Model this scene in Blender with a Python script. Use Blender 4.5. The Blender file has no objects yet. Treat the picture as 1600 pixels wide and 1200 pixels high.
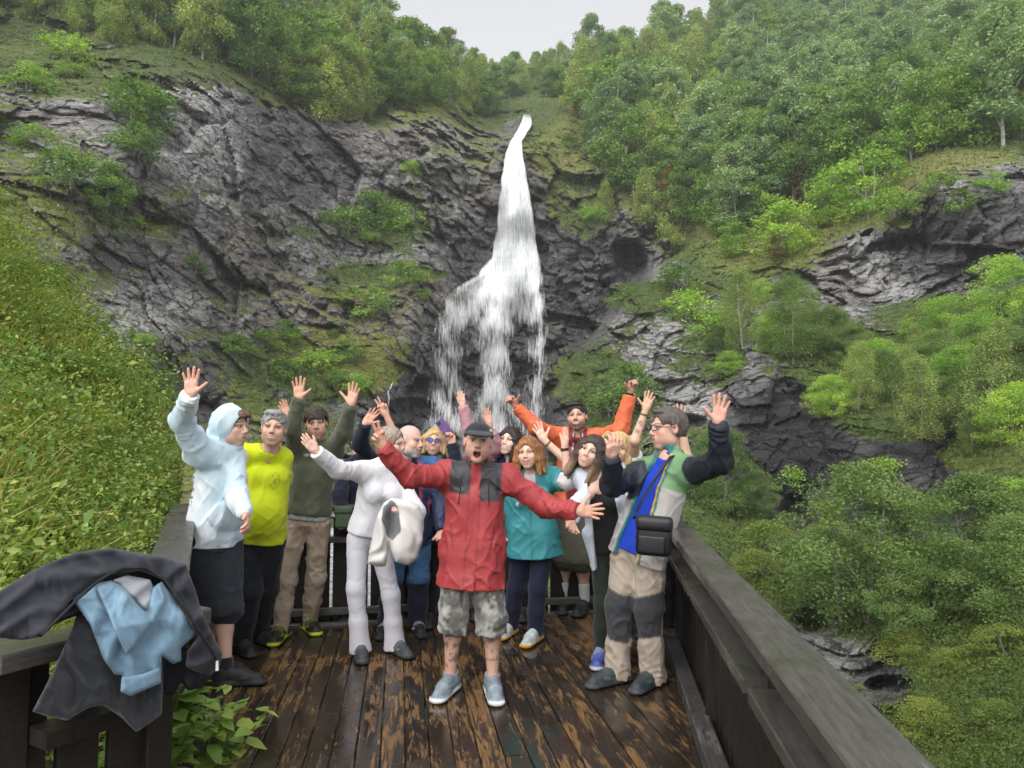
import bpy, bmesh, math, random
import numpy as np
from mathutils import Vector, Matrix

SC = bpy.context.scene
COL = SC.collection
random.seed(7)
RNG = np.random.default_rng(7)

# ------------------------------------------------------------------ camera
F_PX, CX, CY = 1150.0, 800.0, 600.0          # focal length and centre of the 1600x1200 photograph
CAM_H = 1.56
PITCH = math.atan(83.0 / F_PX)               # horizon at row 683
cam_d = bpy.data.cameras.new('camera')
cam = bpy.data.objects.new('camera', cam_d)
COL.objects.link(cam)
cam_d.sensor_fit = 'HORIZONTAL'
cam_d.sensor_width = 36.0
cam_d.lens = 36.0 * F_PX / 1600.0
cam_d.clip_start = 0.05
cam_d.clip_end = 3000
cam.location = (0, 0, CAM_H)
cam.rotation_euler = (math.pi / 2 + PITCH, 0, 0)
SC.camera = cam

# ------------------------------------------------------------------ sky, sun, exposure
world = bpy.data.worlds.new('World')
SC.world = world
world.use_nodes = True
wn, wl = world.node_tree.nodes, world.node_tree.links
wn.clear()
w_out = wn.new('ShaderNodeOutputWorld')
sky = wn.new('ShaderNodeTexSky')
sky.sky_type = 'NISHITA'
sky.sun_disc = False
SUN_EL, SUN_AZ = math.radians(46), math.radians(205)
sky.sun_elevation = SUN_EL
sky.sun_rotation = SUN_AZ
hsv = wn.new('ShaderNodeHueSaturation')
hsv.inputs['Saturation'].default_value = 0.12
bg1 = wn.new('ShaderNodeBackground')
bg1.inputs['Strength'].default_value = 0.05
bg2 = wn.new('ShaderNodeBackground')          # the even grey cloud sheet
bg2.inputs['Color'].default_value = (0.93, 0.94, 0.97, 1)
bg2.inputs['Strength'].default_value = 0.125
adds = wn.new('ShaderNodeAddShader')
wl.new(sky.outputs[0], hsv.inputs['Color'])
wl.new(hsv.outputs[0], bg1.inputs['Color'])
wl.new(bg1.outputs[0], adds.inputs[0])
wl.new(bg2.outputs[0], adds.inputs[1])
wl.new(adds.outputs[0], w_out.inputs['Surface'])

sun_d = bpy.data.lights.new('sun', 'SUN')
sun_d.energy = 1.5
sun_d.angle = math.radians(70)
sun_d.color = (1.0, 0.97, 0.93)
sun = bpy.data.objects.new('sun', sun_d)
COL.objects.link(sun)
# sun_rotation is measured clockwise from +Y
sdir = Vector((math.sin(SUN_AZ) * math.cos(SUN_EL), math.cos(SUN_AZ) * math.cos(SUN_EL), math.sin(SUN_EL)))
sun.rotation_euler = (-sdir).to_track_quat('-Z', 'Y').to_euler()
sun.location = (0, -10, 40)

SC.view_settings.view_transform = 'Standard'
SC.view_settings.look = 'None'
SC.view_settings.exposure = 1.65
SC.view_settings.gamma = 1
SC.view_settings.use_curve_mapping = False
SC.render.engine = 'CYCLES'
SC.cycles.use_denoising = True
SC.cycles.max_bounces = 6
SC.cycles.diffuse_bounces = 4
SC.cycles.glossy_bounces = 2
SC.cycles.transmission_bounces = 4
SC.cycles.transparent_max_bounces = 12
SC.cycles.sample_clamp_indirect = 4
SC.cycles.use_adaptive_sampling = True
SC.cycles.adaptive_threshold = 0.03

# ------------------------------------------------------------------ pixels to positions
_cp, _sp = math.cos(PITCH), math.sin(PITCH)


def ray(px, py):
    """direction of a photo pixel, scaled so that its forward (Y) part is 1"""
    x = (np.asarray(px, dtype=np.float64) - CX) / F_PX
    y = (CY - np.asarray(py, dtype=np.float64)) / F_PX
    dy = _cp - y * _sp
    dz = _sp + y * _cp
    return np.stack([x / dy, np.ones_like(dy), dz / dy], -1)


def at(px, py, Y):
    return np.array([0, 0, CAM_H]) + ray(px, py) * np.asarray(Y, dtype=np.float64)[..., None]


def ground(px, py, h=0.0):
    d = ray(px, py)
    return at(px, py, (h - CAM_H) / d[..., 2])


# ------------------------------------------------------------------ numpy noise
def _hash(ix, iy, iz, seed):
    h = (ix.astype(np.uint32) * np.uint32(374761393) + iy.astype(np.uint32) * np.uint32(668265263)
         + iz.astype(np.uint32) * np.uint32(2147483647) + np.uint32((seed * 974711 + 12345) & 0xffffffff))
    h = (h ^ (h >> np.uint32(13))) * np.uint32(1274126177)
    h = (h ^ (h >> np.uint32(15))) * np.uint32(2246822519)
    return ((h ^ (h >> np.uint32(16))) & np.uint32(0xffffff)).astype(np.float32) / np.float32(16777216.0)


def vnoise(p, seed=0):
    p = np.asarray(p, dtype=np.float32)
    i = np.floor(p).astype(np.int64)
    f = p - i
    f = f * f * (3 - 2 * f)
    x, y, z = i[..., 0], i[..., 1], i[..., 2]
    r = 0
    for dx in (0, 1):
        wx = f[..., 0] if dx else 1 - f[..., 0]
        for dy in (0, 1):
            wy = wx * (f[..., 1] if dy else 1 - f[..., 1])
            for dz in (0, 1):
                r = r + wy * (f[..., 2] if dz else 1 - f[..., 2]) * _hash(x + dx, y + dy, z + dz, seed)
    return r


def fbm(p, octv=4, gain=0.5, seed=0):
    p = np.asarray(p, dtype=np.float32)
    a, s, t = 1.0, 0.0, 0.0
    for o in range(octv):
        s = s + a * vnoise(p * (2.03 ** o) + 17.3 * o, seed + o)
        t += a
        a *= gain
    return s / t


def blocks(p, seed=0):
    """jointed rock: every Voronoi cell gets its own offset and tilt -> flat facets with steps between"""
    p = np.asarray(p, dtype=np.float32)
    i = np.floor(p).astype(np.int64)
    best = np.full(p.shape[:-1], 1e9, np.float32)
    sec = best.copy()
    val = np.zeros_like(best)
    for dx in (-1, 0, 1):
        for dy in (-1, 0, 1):
            for dz in (-1, 0, 1):
                cx, cy, cz = i[..., 0] + dx, i[..., 1] + dy, i[..., 2] + dz
                h1, h2, h3 = (_hash(cx, cy, cz, seed + 11), _hash(cx, cy, cz, seed + 23), _hash(cx, cy, cz, seed + 37))
                ex, ey, ez = p[..., 0] - cx - h1, p[..., 1] - cy - h2, p[..., 2] - cz - h3
                d = ex * ex + ey * ey + ez * ez
                k = _hash(cx, cy, cz, seed + 53)
                v = (k - 0.5) + 1.1 * ((h2 - .5) * ex + (h3 - .5) * ey + (h1 - .5) * ez)
                m = d < best
                sec = np.where(m, best, np.minimum(sec, d))
                val = np.where(m, v, val)
                best = np.where(m, d, best)
    edge = np.sqrt(sec) - np.sqrt(best)
    return val, edge


def sstep(a, b, x):
    t = np.clip((x - a) / (b - a), 0, 1)
    return t * t * (3 - 2 * t)


class TPS:
    """smooth surface through scattered (px, py, value) marks"""
    def __init__(s, pts, reg=0.02):
        P = np.array(pts, float)
        s.q = P[:, :2] / 100.0
        v = np.log(P[:, 2])
        n = len(P)
        K = s.k(np.linalg.norm(s.q[:, None] - s.q[None], axis=-1)) + reg * np.eye(n)
        A = np.zeros((n + 3, n + 3))
        A[:n, :n] = K
        A[:n, n] = 1
        A[:n, n + 1:] = s.q
        A[n:, :n] = A[:n, n:].T
        s.w = np.linalg.solve(A, np.concatenate([v, np.zeros(3)]))

    @staticmethod
    def k(r):
        return r * r * np.log(r + 1e-9)

    def __call__(s, px, py):
        q = np.stack([np.asarray(px, float), np.asarray(py, float)], -1) / 100.0
        sh = q.shape[:-1]
        q = q.reshape(-1, 2)
        out = np.empty(len(q))
        for c in range(0, len(q), 40000):
            qq = q[c:c + 40000]
            out[c:c + 40000] = s.k(np.linalg.norm(qq[:, None] - s.q[None], axis=-1)) @ s.w[:-3] + s.w[-3] + qq @ s.w[-2:]
        return np.exp(out).reshape(sh)


# ------------------------------------------------------------------ objects
def tag(o, label=None, cat=None, group=None, kind=None):
    if label: o['label'] = label
    if cat: o['category'] = cat
    if group: o['group'] = group
    if kind: o['kind'] = kind
    return o


def link(name, data, parent=None, loc=(0, 0, 0)):
    o = bpy.data.objects.new(name, data)
    COL.objects.link(o)
    o.location = loc
    if parent is not None:
        o.parent = parent
    return o


def empty(name, loc=(0, 0, 0), rz=0.0):
    o = link(name, None, None, loc)
    o.rotation_euler = (0, 0, rz)
    o.empty_display_size = 0.1
    return o


def mesh_np(name, V, Fq, mats, smooth=True, attrs=None, col=None, mat_idx=None):
    """mesh from numpy: V (n,3), Fq (m,3|4) int"""
    V = np.asarray(V, np.float32)
    Fq = np.asarray(Fq, np.int32)
    me = bpy.data.meshes.new(name)
    k = Fq.shape[1]
    me.vertices.add(len(V))
    me.vertices.foreach_set('co', V.ravel())
    me.loops.add(Fq.size)
    me.loops.foreach_set('vertex_index', Fq.ravel())
    me.polygons.add(len(Fq))
    me.polygons.foreach_set('loop_start', np.arange(0, Fq.size, k, dtype=np.int32))
    me.polygons.foreach_set('loop_total', np.full(len(Fq), k, np.int32))
    me.polygons.foreach_set('use_smooth', np.full(len(Fq), smooth, bool))
    if mat_idx is not None:
        me.polygons.foreach_set('material_index', np.asarray(mat_idx, np.int32))
    for m in (mats if isinstance(mats, (list, tuple)) else [mats]):
        me.materials.append(m)
    for n, a in (attrs or {}).items():
        at_ = me.attributes.new(n, 'FLOAT', 'POINT')
        at_.data.foreach_set('value', np.asarray(a, np.float32).ravel())
    if col is not None:
        c = np.ones((len(V), 4), np.float32)
        c[:, :3] = col
        ca = me.color_attributes.new('Col', 'FLOAT_COLOR', 'POINT')
        ca.data.foreach_set('color', c.ravel())
    me.update(calc_edges=True)
    return me


def grid_faces(nr, nc):
    a = (np.arange(nr - 1)[:, None] * nc + np.arange(nc - 1)[None]).ravel()
    return np.stack([a, a + 1, a + nc + 1, a + nc], -1)


# ------------------------------------------------------------------ materials
class NT:
    def __init__(s, name):
        s.m = bpy.data.materials.new(name)
        s.m.use_nodes = True
        s.n, s.l = s.m.node_tree.nodes, s.m.node_tree.links
        s.b = s.n['Principled BSDF']
        s.out = s.n['Material Output']

    def node(s, typ, ins=None, **kw):
        nd = s.n.new(typ)
        for k, v in kw.items():
            setattr(nd, k, v)
        for k, v in (ins or {}).items():
            s.set(nd.inputs[k], v)
        return nd

    def set(s, sock, v):
        if hasattr(v, 'is_output'):
            s.l.new(v, sock)
        elif isinstance(v, bpy.types.Node):
            s.l.new(v.outputs[0], sock)
        else:
            if isinstance(v, (tuple, list)) and len(v) == 3 and len(sock.default_value) == 4:
                v = (*v, 1)
            sock.default_value = v

    def coord(s, which='Object'):
        return s.node('ShaderNodeTexCoord').outputs[which]

    def mapping(s, vec, scale=(1, 1, 1), rot=(0, 0, 0)):
        return s.node('ShaderNodeMapping', {'Vector': vec, 'Scale': scale, 'Rotation': rot}).outputs[0]

    def noise(s, vec, scale, detail=4, rough=0.55, dist=0.0):
        return s.node('ShaderNodeTexNoise', {'Vector': vec, 'Scale': scale, 'Detail': detail, 'Roughness': rough, 'Distortion': dist}).outputs['Fac']

    def ramp(s, fac, stops, interp='LINEAR'):
        nd = s.node('ShaderNodeValToRGB')
        cr = nd.color_ramp
        cr.interpolation = interp
        while len(cr.elements) < len(stops):
            cr.elements.new(0.5)
        for e, (p, c) in zip(cr.elements, stops):
            e.position = p
            e.color = (*c, 1) if isinstance(c, (tuple, list)) else (c, c, c, 1)
        s.l.new(fac, nd.inputs[0])
        return nd.outputs[0]

    def mix(s, fac, a, b, blend='MIX'):
        nd = s.node('ShaderNodeMix', data_type='RGBA', blend_type=blend)
        s.set(nd.inputs[0], fac)
        s.set(nd.inputs[6], a)
        s.set(nd.inputs[7], b)
        return nd.outputs[2]

    def math(s, op, a, b=0.5, clamp=False):
        nd = s.node('ShaderNodeMath', operation=op, use_clamp=clamp)
        s.set(nd.inputs[0], a)
        s.set(nd.inputs[1], b)
        return nd.outputs[0]

    def attr(s, name, out='Fac'):
        return s.node('ShaderNodeAttribute', attribute_name=name).outputs[out]

    def bump(s, height, strength=0.5, dist=0.02, normal=None):
        nd = s.node('ShaderNodeBump', {'Height': height, 'Strength': strength, 'Distance': dist})
        if normal is not None:
            s.set(nd.inputs['Normal'], normal)
        return nd.outputs[0]

    def done(s, color=None, rough=None, normal=None, spec=None, metal=None):
        if color is not None: s.set(s.b.inputs['Base Color'], color)
        if rough is not None: s.set(s.b.inputs['Roughness'], rough)
        if normal is not None: s.set(s.b.inputs['Normal'], normal)
        if spec is not None: s.set(s.b.inputs['Specular IOR Level'], spec)
        if metal is not None: s.set(s.b.inputs['Metallic'], metal)
        return s.m


def rock_material():
    t = NT('cliff_rock')
    co = t.coord('Object')
    dip = t.mapping(co, (0.6, 0.6, 1.6), (0.35, 0.5, 0.2))
    n1 = t.noise(dip, 0.3, 5, 0.68, 0.5)
    n2 = t.noise(co, 1.9, 4, 0.7)
    base = t.ramp(n1, [(0.28, (0.11, 0.108, 0.112)), (0.42, (0.22, 0.216, 0.218)), (0.55, (0.335, 0.328, 0.322)), (0.72, (0.46, 0.45, 0.43))])
    base = t.mix(t.ramp(n2, [(0.36, 0.7), (0.6, 0.0)]), base, (0.062, 0.058, 0.062))
    base = t.mix(t.math('MULTIPLY', t.attr('warm'), 0.28), base, (0.25, 0.20, 0.165))
    # pale lichen and washed stone, in streaks that run down the face
    st = t.noise(t.mapping(co, (1.3, 1.3, 0.22)), 1.0, 4, 0.72, 0.5)
    pale = t.math('MULTIPLY', t.attr('pale'), t.ramp(st, [(0.36, 0.0), (0.54, 1.0)]), True)
    base = t.mix(pale, base, (0.50, 0.49, 0.485))
    base = t.mix(t.ramp(n2, [(0.63, 0.0), (0.70, 0.5)]), base, (0.42, 0.415, 0.39))
    wet = t.math('MULTIPLY', t.attr('wet'), t.ramp(n1, [(0.3, 1.0), (0.8, 0.5)]), True)
    base = t.mix(wet, base, (0.038, 0.036, 0.040))
    # moss and short grass
    mn = t.noise(co, 0.8, 5, 0.75)
    mo = t.math('ADD', t.attr('moss'), t.math('MULTIPLY', t.math('SUBTRACT', mn, 0.5), 1.7))
    mfac = t.ramp(mo, [(0.52, 0.0), (0.64, 0.95)])
    mcol = t.ramp(t.math('ADD', t.math('MULTIPLY', n2, 0.7), t.math('MULTIPLY', t.attr('warm'), 0.3)), [(0.25, (0.045, 0.072, 0.018)), (0.42, (0.11, 0.155, 0.032)), (0.58, (0.185, 0.225, 0.048)), (0.75, (0.25, 0.215, 0.065))])
    base = t.mix(mfac, base, mcol)
    rough = t.mix(wet, (0.85, 0.85, 0.85), (0.38, 0.38, 0.38))
    # joints too fine for the mesh: angular facets and thin cracks
    wv = t.node('ShaderNodeVectorMath', {0: dip, 1: t.node('ShaderNodeCombineXYZ', {0: n2, 1: n1, 2: n2})}, operation='ADD').outputs[0]
    v1 = t.node('ShaderNodeTexVoronoi', {'Vector': wv, 'Scale': 0.85, 'Randomness': 1.0}, feature='DISTANCE_TO_EDGE').outputs[0]
    v2 = t.node('ShaderNodeTexVoronoi', {'Vector': wv, 'Scale': 1.9, 'Randomness': 1.0}, feature='F1').outputs['Color']
    crack = t.ramp(v1, [(0.0, 0.0), (0.07, 1.0)])
    base = t.mix(t.math('MULTIPLY', t.math('SUBTRACT', 1.0, crack), t.math('SUBTRACT', 0.6, t.math('MULTIPLY', mfac, 0.6))), base, (0.030, 0.029, 0.031))
    t.set(t.b.inputs['Base Color'], base)
    h = t.math('ADD', t.noise(dip, 0.9, 6, 0.78), t.math('MULTIPLY', n2, 0.5))
    h = t.math('ADD', h, t.math('MULTIPLY', crack, 0.35))
    h = t.math('ADD', h, t.math('MULTIPLY', v2, 0.45))
    return t.done(base, rough, t.bump(h, 1.0, 0.7), 0.3)


def leaf_material(name, stops, trans=0.35, scale=0.35, rough=0.55, hue_var=0.5):
    """foliage: colour drifts over the crown and from plant to plant"""
    t = NT(name)
    co = t.coord('Object')
    rnd = t.node('ShaderNodeObjectInfo').outputs['Random']
    f = t.math('ADD', t.math('MULTIPLY', t.noise(co, scale, 4, 0.7), 1.0 - 0.4 * hue_var), t.math('MULTIPLY', t.math('SUBTRACT', rnd, 0.25), 0.4 * hue_var))
    f = t.math('ADD', f, t.math('MULTIPLY', t.math('SUBTRACT', t.attr('leafvar'), 0.5), 0.35))
    c = t.ramp(f, stops)
    t.done(c, rough, None, 0.35)
    tr = t.node('ShaderNodeBsdfTranslucent', {'Color': t.mix(1.0, c, (1.0, 1.15, 0.55), 'MULTIPLY')})
    mx = t.node('ShaderNodeMixShader', {0: trans})
    t.l.new(t.b.outputs[0], mx.inputs[1])
    t.l.new(tr.outputs[0], mx.inputs[2])
    t.l.new(mx.outputs[0], t.out.inputs['Surface'])
    return t.m


def simple_material(name, c1, c2, scale=8, rough=0.7, bump=0.3, bdist=0.01, stretch=(1, 1, 1), spec=0.4, detail=6):
    t = NT(name)
    co = t.mapping(t.coord('Object'), stretch)
    n = t.noise(co, scale, detail, 0.65)
    return t.done(t.ramp(n, [(0.3, c1), (0.7, c2)]), rough, t.bump(n, bump, bdist) if bump else None, spec)


M = {}
M['rock'] = rock_material()
M['bark'] = simple_material('bark', (0.10, 0.09, 0.08), (0.30, 0.28, 0.26), 3, 0.85, 0.5, 0.03, (3, 3, 0.6))
M['birch_bark'] = simple_material('birch_bark', (0.16, 0.15, 0.14), (0.55, 0.54, 0.52), 2.5, 0.8, 0.4, 0.02, (1, 1, 3))
M['leaf_green'] = leaf_material('leaf_green', [(0.2, (0.080, 0.160, 0.043)), (0.42, (0.167, 0.272, 0.063)), (0.62, (0.290, 0.421, 0.096)), (0.85, (0.490, 0.532, 0.132))])
M['leaf_aspen'] = leaf_material('leaf_aspen', [(0.2, (0.123, 0.199, 0.096)), (0.42, (0.218, 0.328, 0.152)), (0.62, (0.351, 0.461, 0.205)), (0.85, (0.522, 0.573, 0.249))])
M['leaf_bright'] = leaf_material('leaf_bright', [(0.2, (0.138, 0.265, 0.046)), (0.42, (0.259, 0.432, 0.065)), (0.62, (0.444, 0.598, 0.092)), (0.85, (0.702, 0.668, 0.132))])
M['leaf_birch'] = leaf_material('leaf_birch', [(0.2, (0.155, 0.217, 0.068)), (0.42, (0.280, 0.349, 0.106)), (0.62, (0.413, 0.469, 0.145)), (0.85, (0.610, 0.557, 0.186))])
M['leaf_autumn'] = leaf_material('leaf_autumn', [(0.2, (0.151, 0.091, 0.033)), (0.45, (0.288, 0.181, 0.050)), (0.65, (0.333, 0.258, 0.066)), (0.85, (0.212, 0.242, 0.066))])
M['leaf_bank'] = leaf_material('leaf_bank', [(0.15, (0.075, 0.150, 0.035)), (0.34, (0.145, 0.245, 0.055)), (0.52, (0.26, 0.345, 0.075)), (0.66, (0.40, 0.415, 0.10)), (0.78, (0.46, 0.36, 0.10)), (0.92, (0.36, 0.17, 0.08))], 0.35, 0.9)
M['grass_bank'] = leaf_material('grass_bank', [(0.2, (0.211, 0.270, 0.055)), (0.5, (0.442, 0.424, 0.109)), (0.8, (0.620, 0.523, 0.218))], 0.35, 1.2)
M['soil'] = simple_material('soil', (0.035, 0.035, 0.02), (0.08, 0.09, 0.03), 6, 0.95, 0.6, 0.05)
# ================================================================== cliffs around the fall
A_PTS = [(-200, -60, 70), (-200, 250, 42), (-200, 500, 34), (-200, 800, 28), (0, -40, 80), (0, 80, 66), (0, 250, 50), (0, 500, 40), (0, 700, 36),
         (200, -40, 98), (200, 70, 74), (200, 150, 63), (200, 400, 54), (200, 600, 46), (200, 760, 40),
         (400, -40, 122), (330, 100, 78), (400, 150, 80), (400, 300, 72), (400, 500, 64), (400, 680, 54), (400, 800, 38),
         (560, -30, 140), (600, 60, 132), (560, 160, 98), (600, 200, 94), (600, 350, 86), (600, 425, 82), (640, 432, 78), (600, 560, 70), (600, 700, 60),
         (690, 75, 150), (700, 170, 110), (720, 300, 97), (720, 440, 90), (700, 560, 79), (700, 700, 66), (740, 120, 160),
         (765, 135, 172), (800, 120, 185), (800, 165, 135), (815, 185, 120), (805, 230, 106), (805, 400, 98), (790, 440, 94), (770, 560, 84), (770, 700, 70),
         (870, 100, 195), (870, 170, 128), (880, 250, 110), (900, 400, 101), (870, 480, 96), (860, 560, 88), (850, 700, 74),
         (920, 70, 200), (960, 160, 140), (960, 300, 108), (1000, 420, 103), (950, 470, 98), (1000, 600, 84), (1000, 45, 200),
         (1090, 340, 100), (1090, 200, 132), (1090, 60, 180), (1090, -40, 230),
         (800, 780, 48), (800, 860, 26), (800, 930, 14.5), (800, 1000, 10.5), (800, 1200, 7), (800, 1300, 6.5), (400, 930, 16), (400, 1000, 10), (400, 1200, 7), (100, 1000, 10), (100, 1300, 7)]
B_PTS = [(1090, 340, 100), (1090, 200, 132), (1090, 60, 180), (1090, -40, 230), (1250, -80, 250), (1250, 60, 175), (1250, 200, 124), (1250, 300, 92),
         (1450, -80, 230), (1450, 60, 160), (1450, 170, 108), (1440, 235, 78), (1600, -80, 210), (1600, 60, 150), (1600, 215, 74), (1800, 200, 66), (1800, -60, 190),
         (1500, 250, 70), (1500, 400, 64), (1600, 400, 59), (1350, 330, 78), (1350, 370, 73), (1350, 450, 71), (1250, 420, 76), (1800, 400, 52),
         (1075, 392, 92), (1060, 412, 80), (1010, 445, 74), (960, 500, 69), (900, 570, 64), (870, 630, 60), (850, 700, 55), (1050, 520, 67), (1100, 450, 74), (1000, 620, 60),
         (1090, 620, 57), (1050, 700, 51), (950, 700, 55), (1180, 470, 70), (1180, 540, 58), (1160, 620, 55),
         (1300, 490, 64), (1450, 530, 56), (1600, 520, 50), (1300, 600, 52), (1300, 680, 46), (1420, 690, 43), (1500, 640, 46), (1600, 700, 38), (1540, 720, 40),
         (1200, 700, 50), (1250, 780, 46), (1400, 760, 42), (1480, 780, 39), (1150, 780, 45), (1100, 790, 42), (1130, 880, 33),
         (1200, 900, 33), (1250, 960, 29), (1330, 980, 27), (1450, 900, 28), (1450, 1000, 23), (1420, 1080, 21), (1550, 900, 25), (1550, 1050, 20), (1600, 1150, 17.5), (1450, 1180, 18.5), (1330, 1080, 24),
         (1200, 1000, 26), (1100, 960, 25), (1000, 850, 30), (1000, 930, 15), (1000, 1000, 11), (1000, 1200, 8.5), (1200, 1200, 14), (1300, 1300, 14), (1000, 1300, 8), (1600, 1300, 15), (1800, 700, 33), (1800, 1000, 19), (1800, 1300, 14), (880, 800, 44), (850, 870, 24)]
sky_x = [-260, 300, 560, 620, 690, 740, 765, 800, 870, 920, 1000, 1100, 1200, 1350, 1860]
sky_y = [-60, -50, -25, 64, 86, 112, 120, 110, 96, 84, 66, 34, -10, -50, -70]
edge_y = [-100, 370, 395, 430, 480, 545, 590, 640, 700, 760, 800, 1300]
edge_x = [1090, 1090, 1070, 1012, 962, 915, 880, 858, 848, 840, 830, 800]

tA, tB = TPS(A_PTS), TPS(B_PTS)
NCOL, NROW, NBACK = 880, 560, 8
gx = np.linspace(-260, 1860, NCOL)
gv = np.linspace(0, 1, NROW)
SKY = np.interp(gx, sky_x, sky_y)
PX = np.repeat(gx[None], NROW, 0)
PY = SKY[None] + (1290 - SKY[None]) * gv[:, None] ** 0.95


def base_depth(px, py):
    e = np.interp(py, edge_y, edge_x)
    wob = 8 * (fbm(np.stack([px / 30, py / 30, px * 0], -1), 3, seed=5) - 0.5) * 2
    m = sstep(-9, 9, px - e + wob)
    return tA(px, py) * (1 - m) + tB(px, py) * m


D0 = base_depth(PX, PY)
P0 = at(PX, PY, D0)


def normals(P):
    du = np.gradient(P, axis=1)
    dv = np.gradient(P, axis=0)
    n = np.cross(dv, du)
    n /= np.linalg.norm(n, axis=-1, keepdims=True) + 1e-9
    return n


N0 = normals(P0)
# moss, pale and wet areas (where growth and stone differ in the place), as ellipses: x, y, rx, ry, weight
MOSS = [(40, 60, 150, 75, .75), (140, 110, 130, 40, .7), (60, 330, 90, 60, .45), (170, 345, 120, 45, .55), (290, 300, 42, 12, .8), (130, 240, 110, 30, .4),
        (520, 352, 60, 30, .55), (605, 345, 80, 42, .75), (600, 428, 95, 15, 1.1), (560, 455, 70, 24, .5), (500, 575, 140, 55, .72), (420, 620, 80, 50, .55), (590, 550, 60, 25, .6),
        (880, 175, 60, 42, 1.0), (880, 235, 60, 45, .75), (905, 310, 60, 60, .6), (930, 350, 45, 40, .5), (1000, 468, 58, 26, .95), (925, 590, 62, 42, .9), (880, 600, 40, 35, .7), (1110, 560, 60, 40, .75),
        (960, 150, 90, 110, .9), (1080, 180, 150, 190, 1.0), (1300, 130, 300, 190, 1.1), (1180, 370, 120, 60, .9), (1500, 120, 200, 100, 1.1), (1360, 345, 90, 14, .9), (1500, 232, 110, 14, .95), (1300, 330, 70, 45, .7),
        (1300, 560, 120, 60, .8), (1400, 590, 120, 80, .8), (1480, 505, 110, 40, .95), (1590, 560, 90, 90, .9), (1540, 722, 80, 40, .95), (1420, 640, 140, 50, .8), (1590, 800, 80, 90, .6),
        (1150, 850, 90, 70, .9), (1120, 800, 60, 60, .7), (1320, 900, 120, 110, .6), (1480, 950, 130, 100, .9), (1540, 1080, 120, 150, 1.0), (1460, 1130, 90, 50, .8), (1250, 880, 60, 60, .6),
        (400, 60, 260, 80, .9), (560, 110, 120, 70, .9), (680, 130, 110, 55, .9), (740, 160, 60, 40, .7), (800, 140, 60, 40, .9), (440, 120, 90, 50, .7), (1130, 440, 50, 20, .5), (950, 640, 50, 40, .6),
        (800, 940, 700, 60, .8), (640, 640, 60, 18, .2), (330, 560, 60, 20, .3), (300, 470, 70, 12, .35), (150, 440, 80, 25, .3)]
PALE = [(300, 165, 75, 90, 1.0), (330, 240, 50, 60, .8), (130, 140, 60, 30, .5), (240, 235, 60, 30, .5), (230, 480, 75, 40, 1.0), (110, 230, 50, 25, .5), (500, 300, 40, 60, .3), (690, 240, 40, 50, .3), (150, 265, 45, 22, .7),
        (1060, 420, 45, 30, .5), (1030, 545, 75, 65, .55), (1085, 610, 40, 55, .45), (1380, 410, 60, 45, 1.05), (1400, 450, 40, 25, .7), (1540, 300, 60, 60, .5), (1500, 420, 60, 40, .35), (1270, 690, 45, 70, .45), (1300, 1010, 50, 40, .5), (1190, 850, 26, 24, .9), (700, 200, 50, 30, .5), (1180, 640, 20, 90, .4)]
WET = [(430, 190, 70, 80, .55), (470, 260, 80, 70, .7), (400, 420, 60, 30, .4), (840, 450, 110, 190, .75), (760, 620, 150, 120, .95), (620, 620, 90, 60, .9), (740, 400, 40, 60, .6), (960, 420, 60, 70, .65), (300, 620, 140, 60, .5),
       (1230, 730, 120, 140, 1.3), (1420, 760, 140, 80, 1.2), (1480, 380, 90, 70, .8), (1340, 380, 40, 60, .0), (1260, 1010, 60, 60, .5), (1390, 1060, 60, 40, .6), (1560, 330, 70, 60, .75), (200, 440, 120, 60, .3), (820, 240, 40, 80, .5)]


def paint(L, px, py):
    r = np.zeros_like(px)
    for x, y, rx, ry, w in L:
        e = ((px - x) / rx) ** 2 + ((py - y) / ry) ** 2
        r = np.maximum(r, w * np.clip(1.6 - e, 0, 1)) if w > 0 else r
    return r


BARE = [(1240, 720, 75, 110, 1.3), (1190, 640, 45, 110, 1.0), (1430, 770, 110, 55, 1.3), (1340, 770, 70, 60, 1.1), (1390, 415, 95, 62, .9), (1540, 330, 110, 80, .7), (1500, 420, 90, 45, .6), (1310, 450, 60, 40, .6), (1350, 500, 50, 30, .5),
        (1050, 555, 60, 50, .45), (1085, 620, 40, 45, .4), (330, 220, 90, 100, .6), (110, 220, 100, 70, .35), (150, 300, 90, 40, .3), (1180, 720, 50, 100, .6), (480, 260, 110, 80, .7), (700, 350, 70, 60, .4), (230, 480, 80, 45, .6), (760, 600, 110, 110, .6), (960, 420, 60, 80, .5), (1280, 1010, 70, 50, .7), (1400, 1075, 50, 25, .6)]
moss = paint(MOSS, PX, PY)
bare = paint(BARE, PX, PY)
pale = paint(PALE, PX, PY)
wet = paint(WET, PX, PY)

# jointed rock relief in world space, slabs lying along the dip of the strata
R_dip = np.array(Matrix.Rotation(math.radians(20), 3, 'Y') @ Matrix.Rotation(math.radians(14), 3, 'X'))
Q = (P0 @ R_dip.T).astype(np.float32)
warp = np.stack([fbm(P0 * 0.12 + s, 3, seed=40 + s) for s in (0, 9, 21)], -1) - 0.5
Q = Q + warp * 1.6
dist_scale = np.clip(D0 / 70.0, 0.28, 1.5)
b1, e1 = blocks(Q * np.array([1 / 7.5, 1 / 8, 1 / 9.5]), 1)
b2, e2 = blocks(Q * np.array([1 / 3.2, 1 / 3.2, 1 / 3.0]), 2)
b3, e3 = blocks(Q * np.array([1 / 1.4, 1 / 1.4, 1 / 1.15]), 3)
low = fbm(P0 * 0.045, 4, seed=61) - 0.5
fine = fbm(Q * np.array([0.9, 0.9, 1.8]), 4, 0.6, seed=71) - 0.5
slab = 0.5 + 0.85 * sstep(.38, .62, fbm(P0 * 0.10, 3, seed=66))
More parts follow.
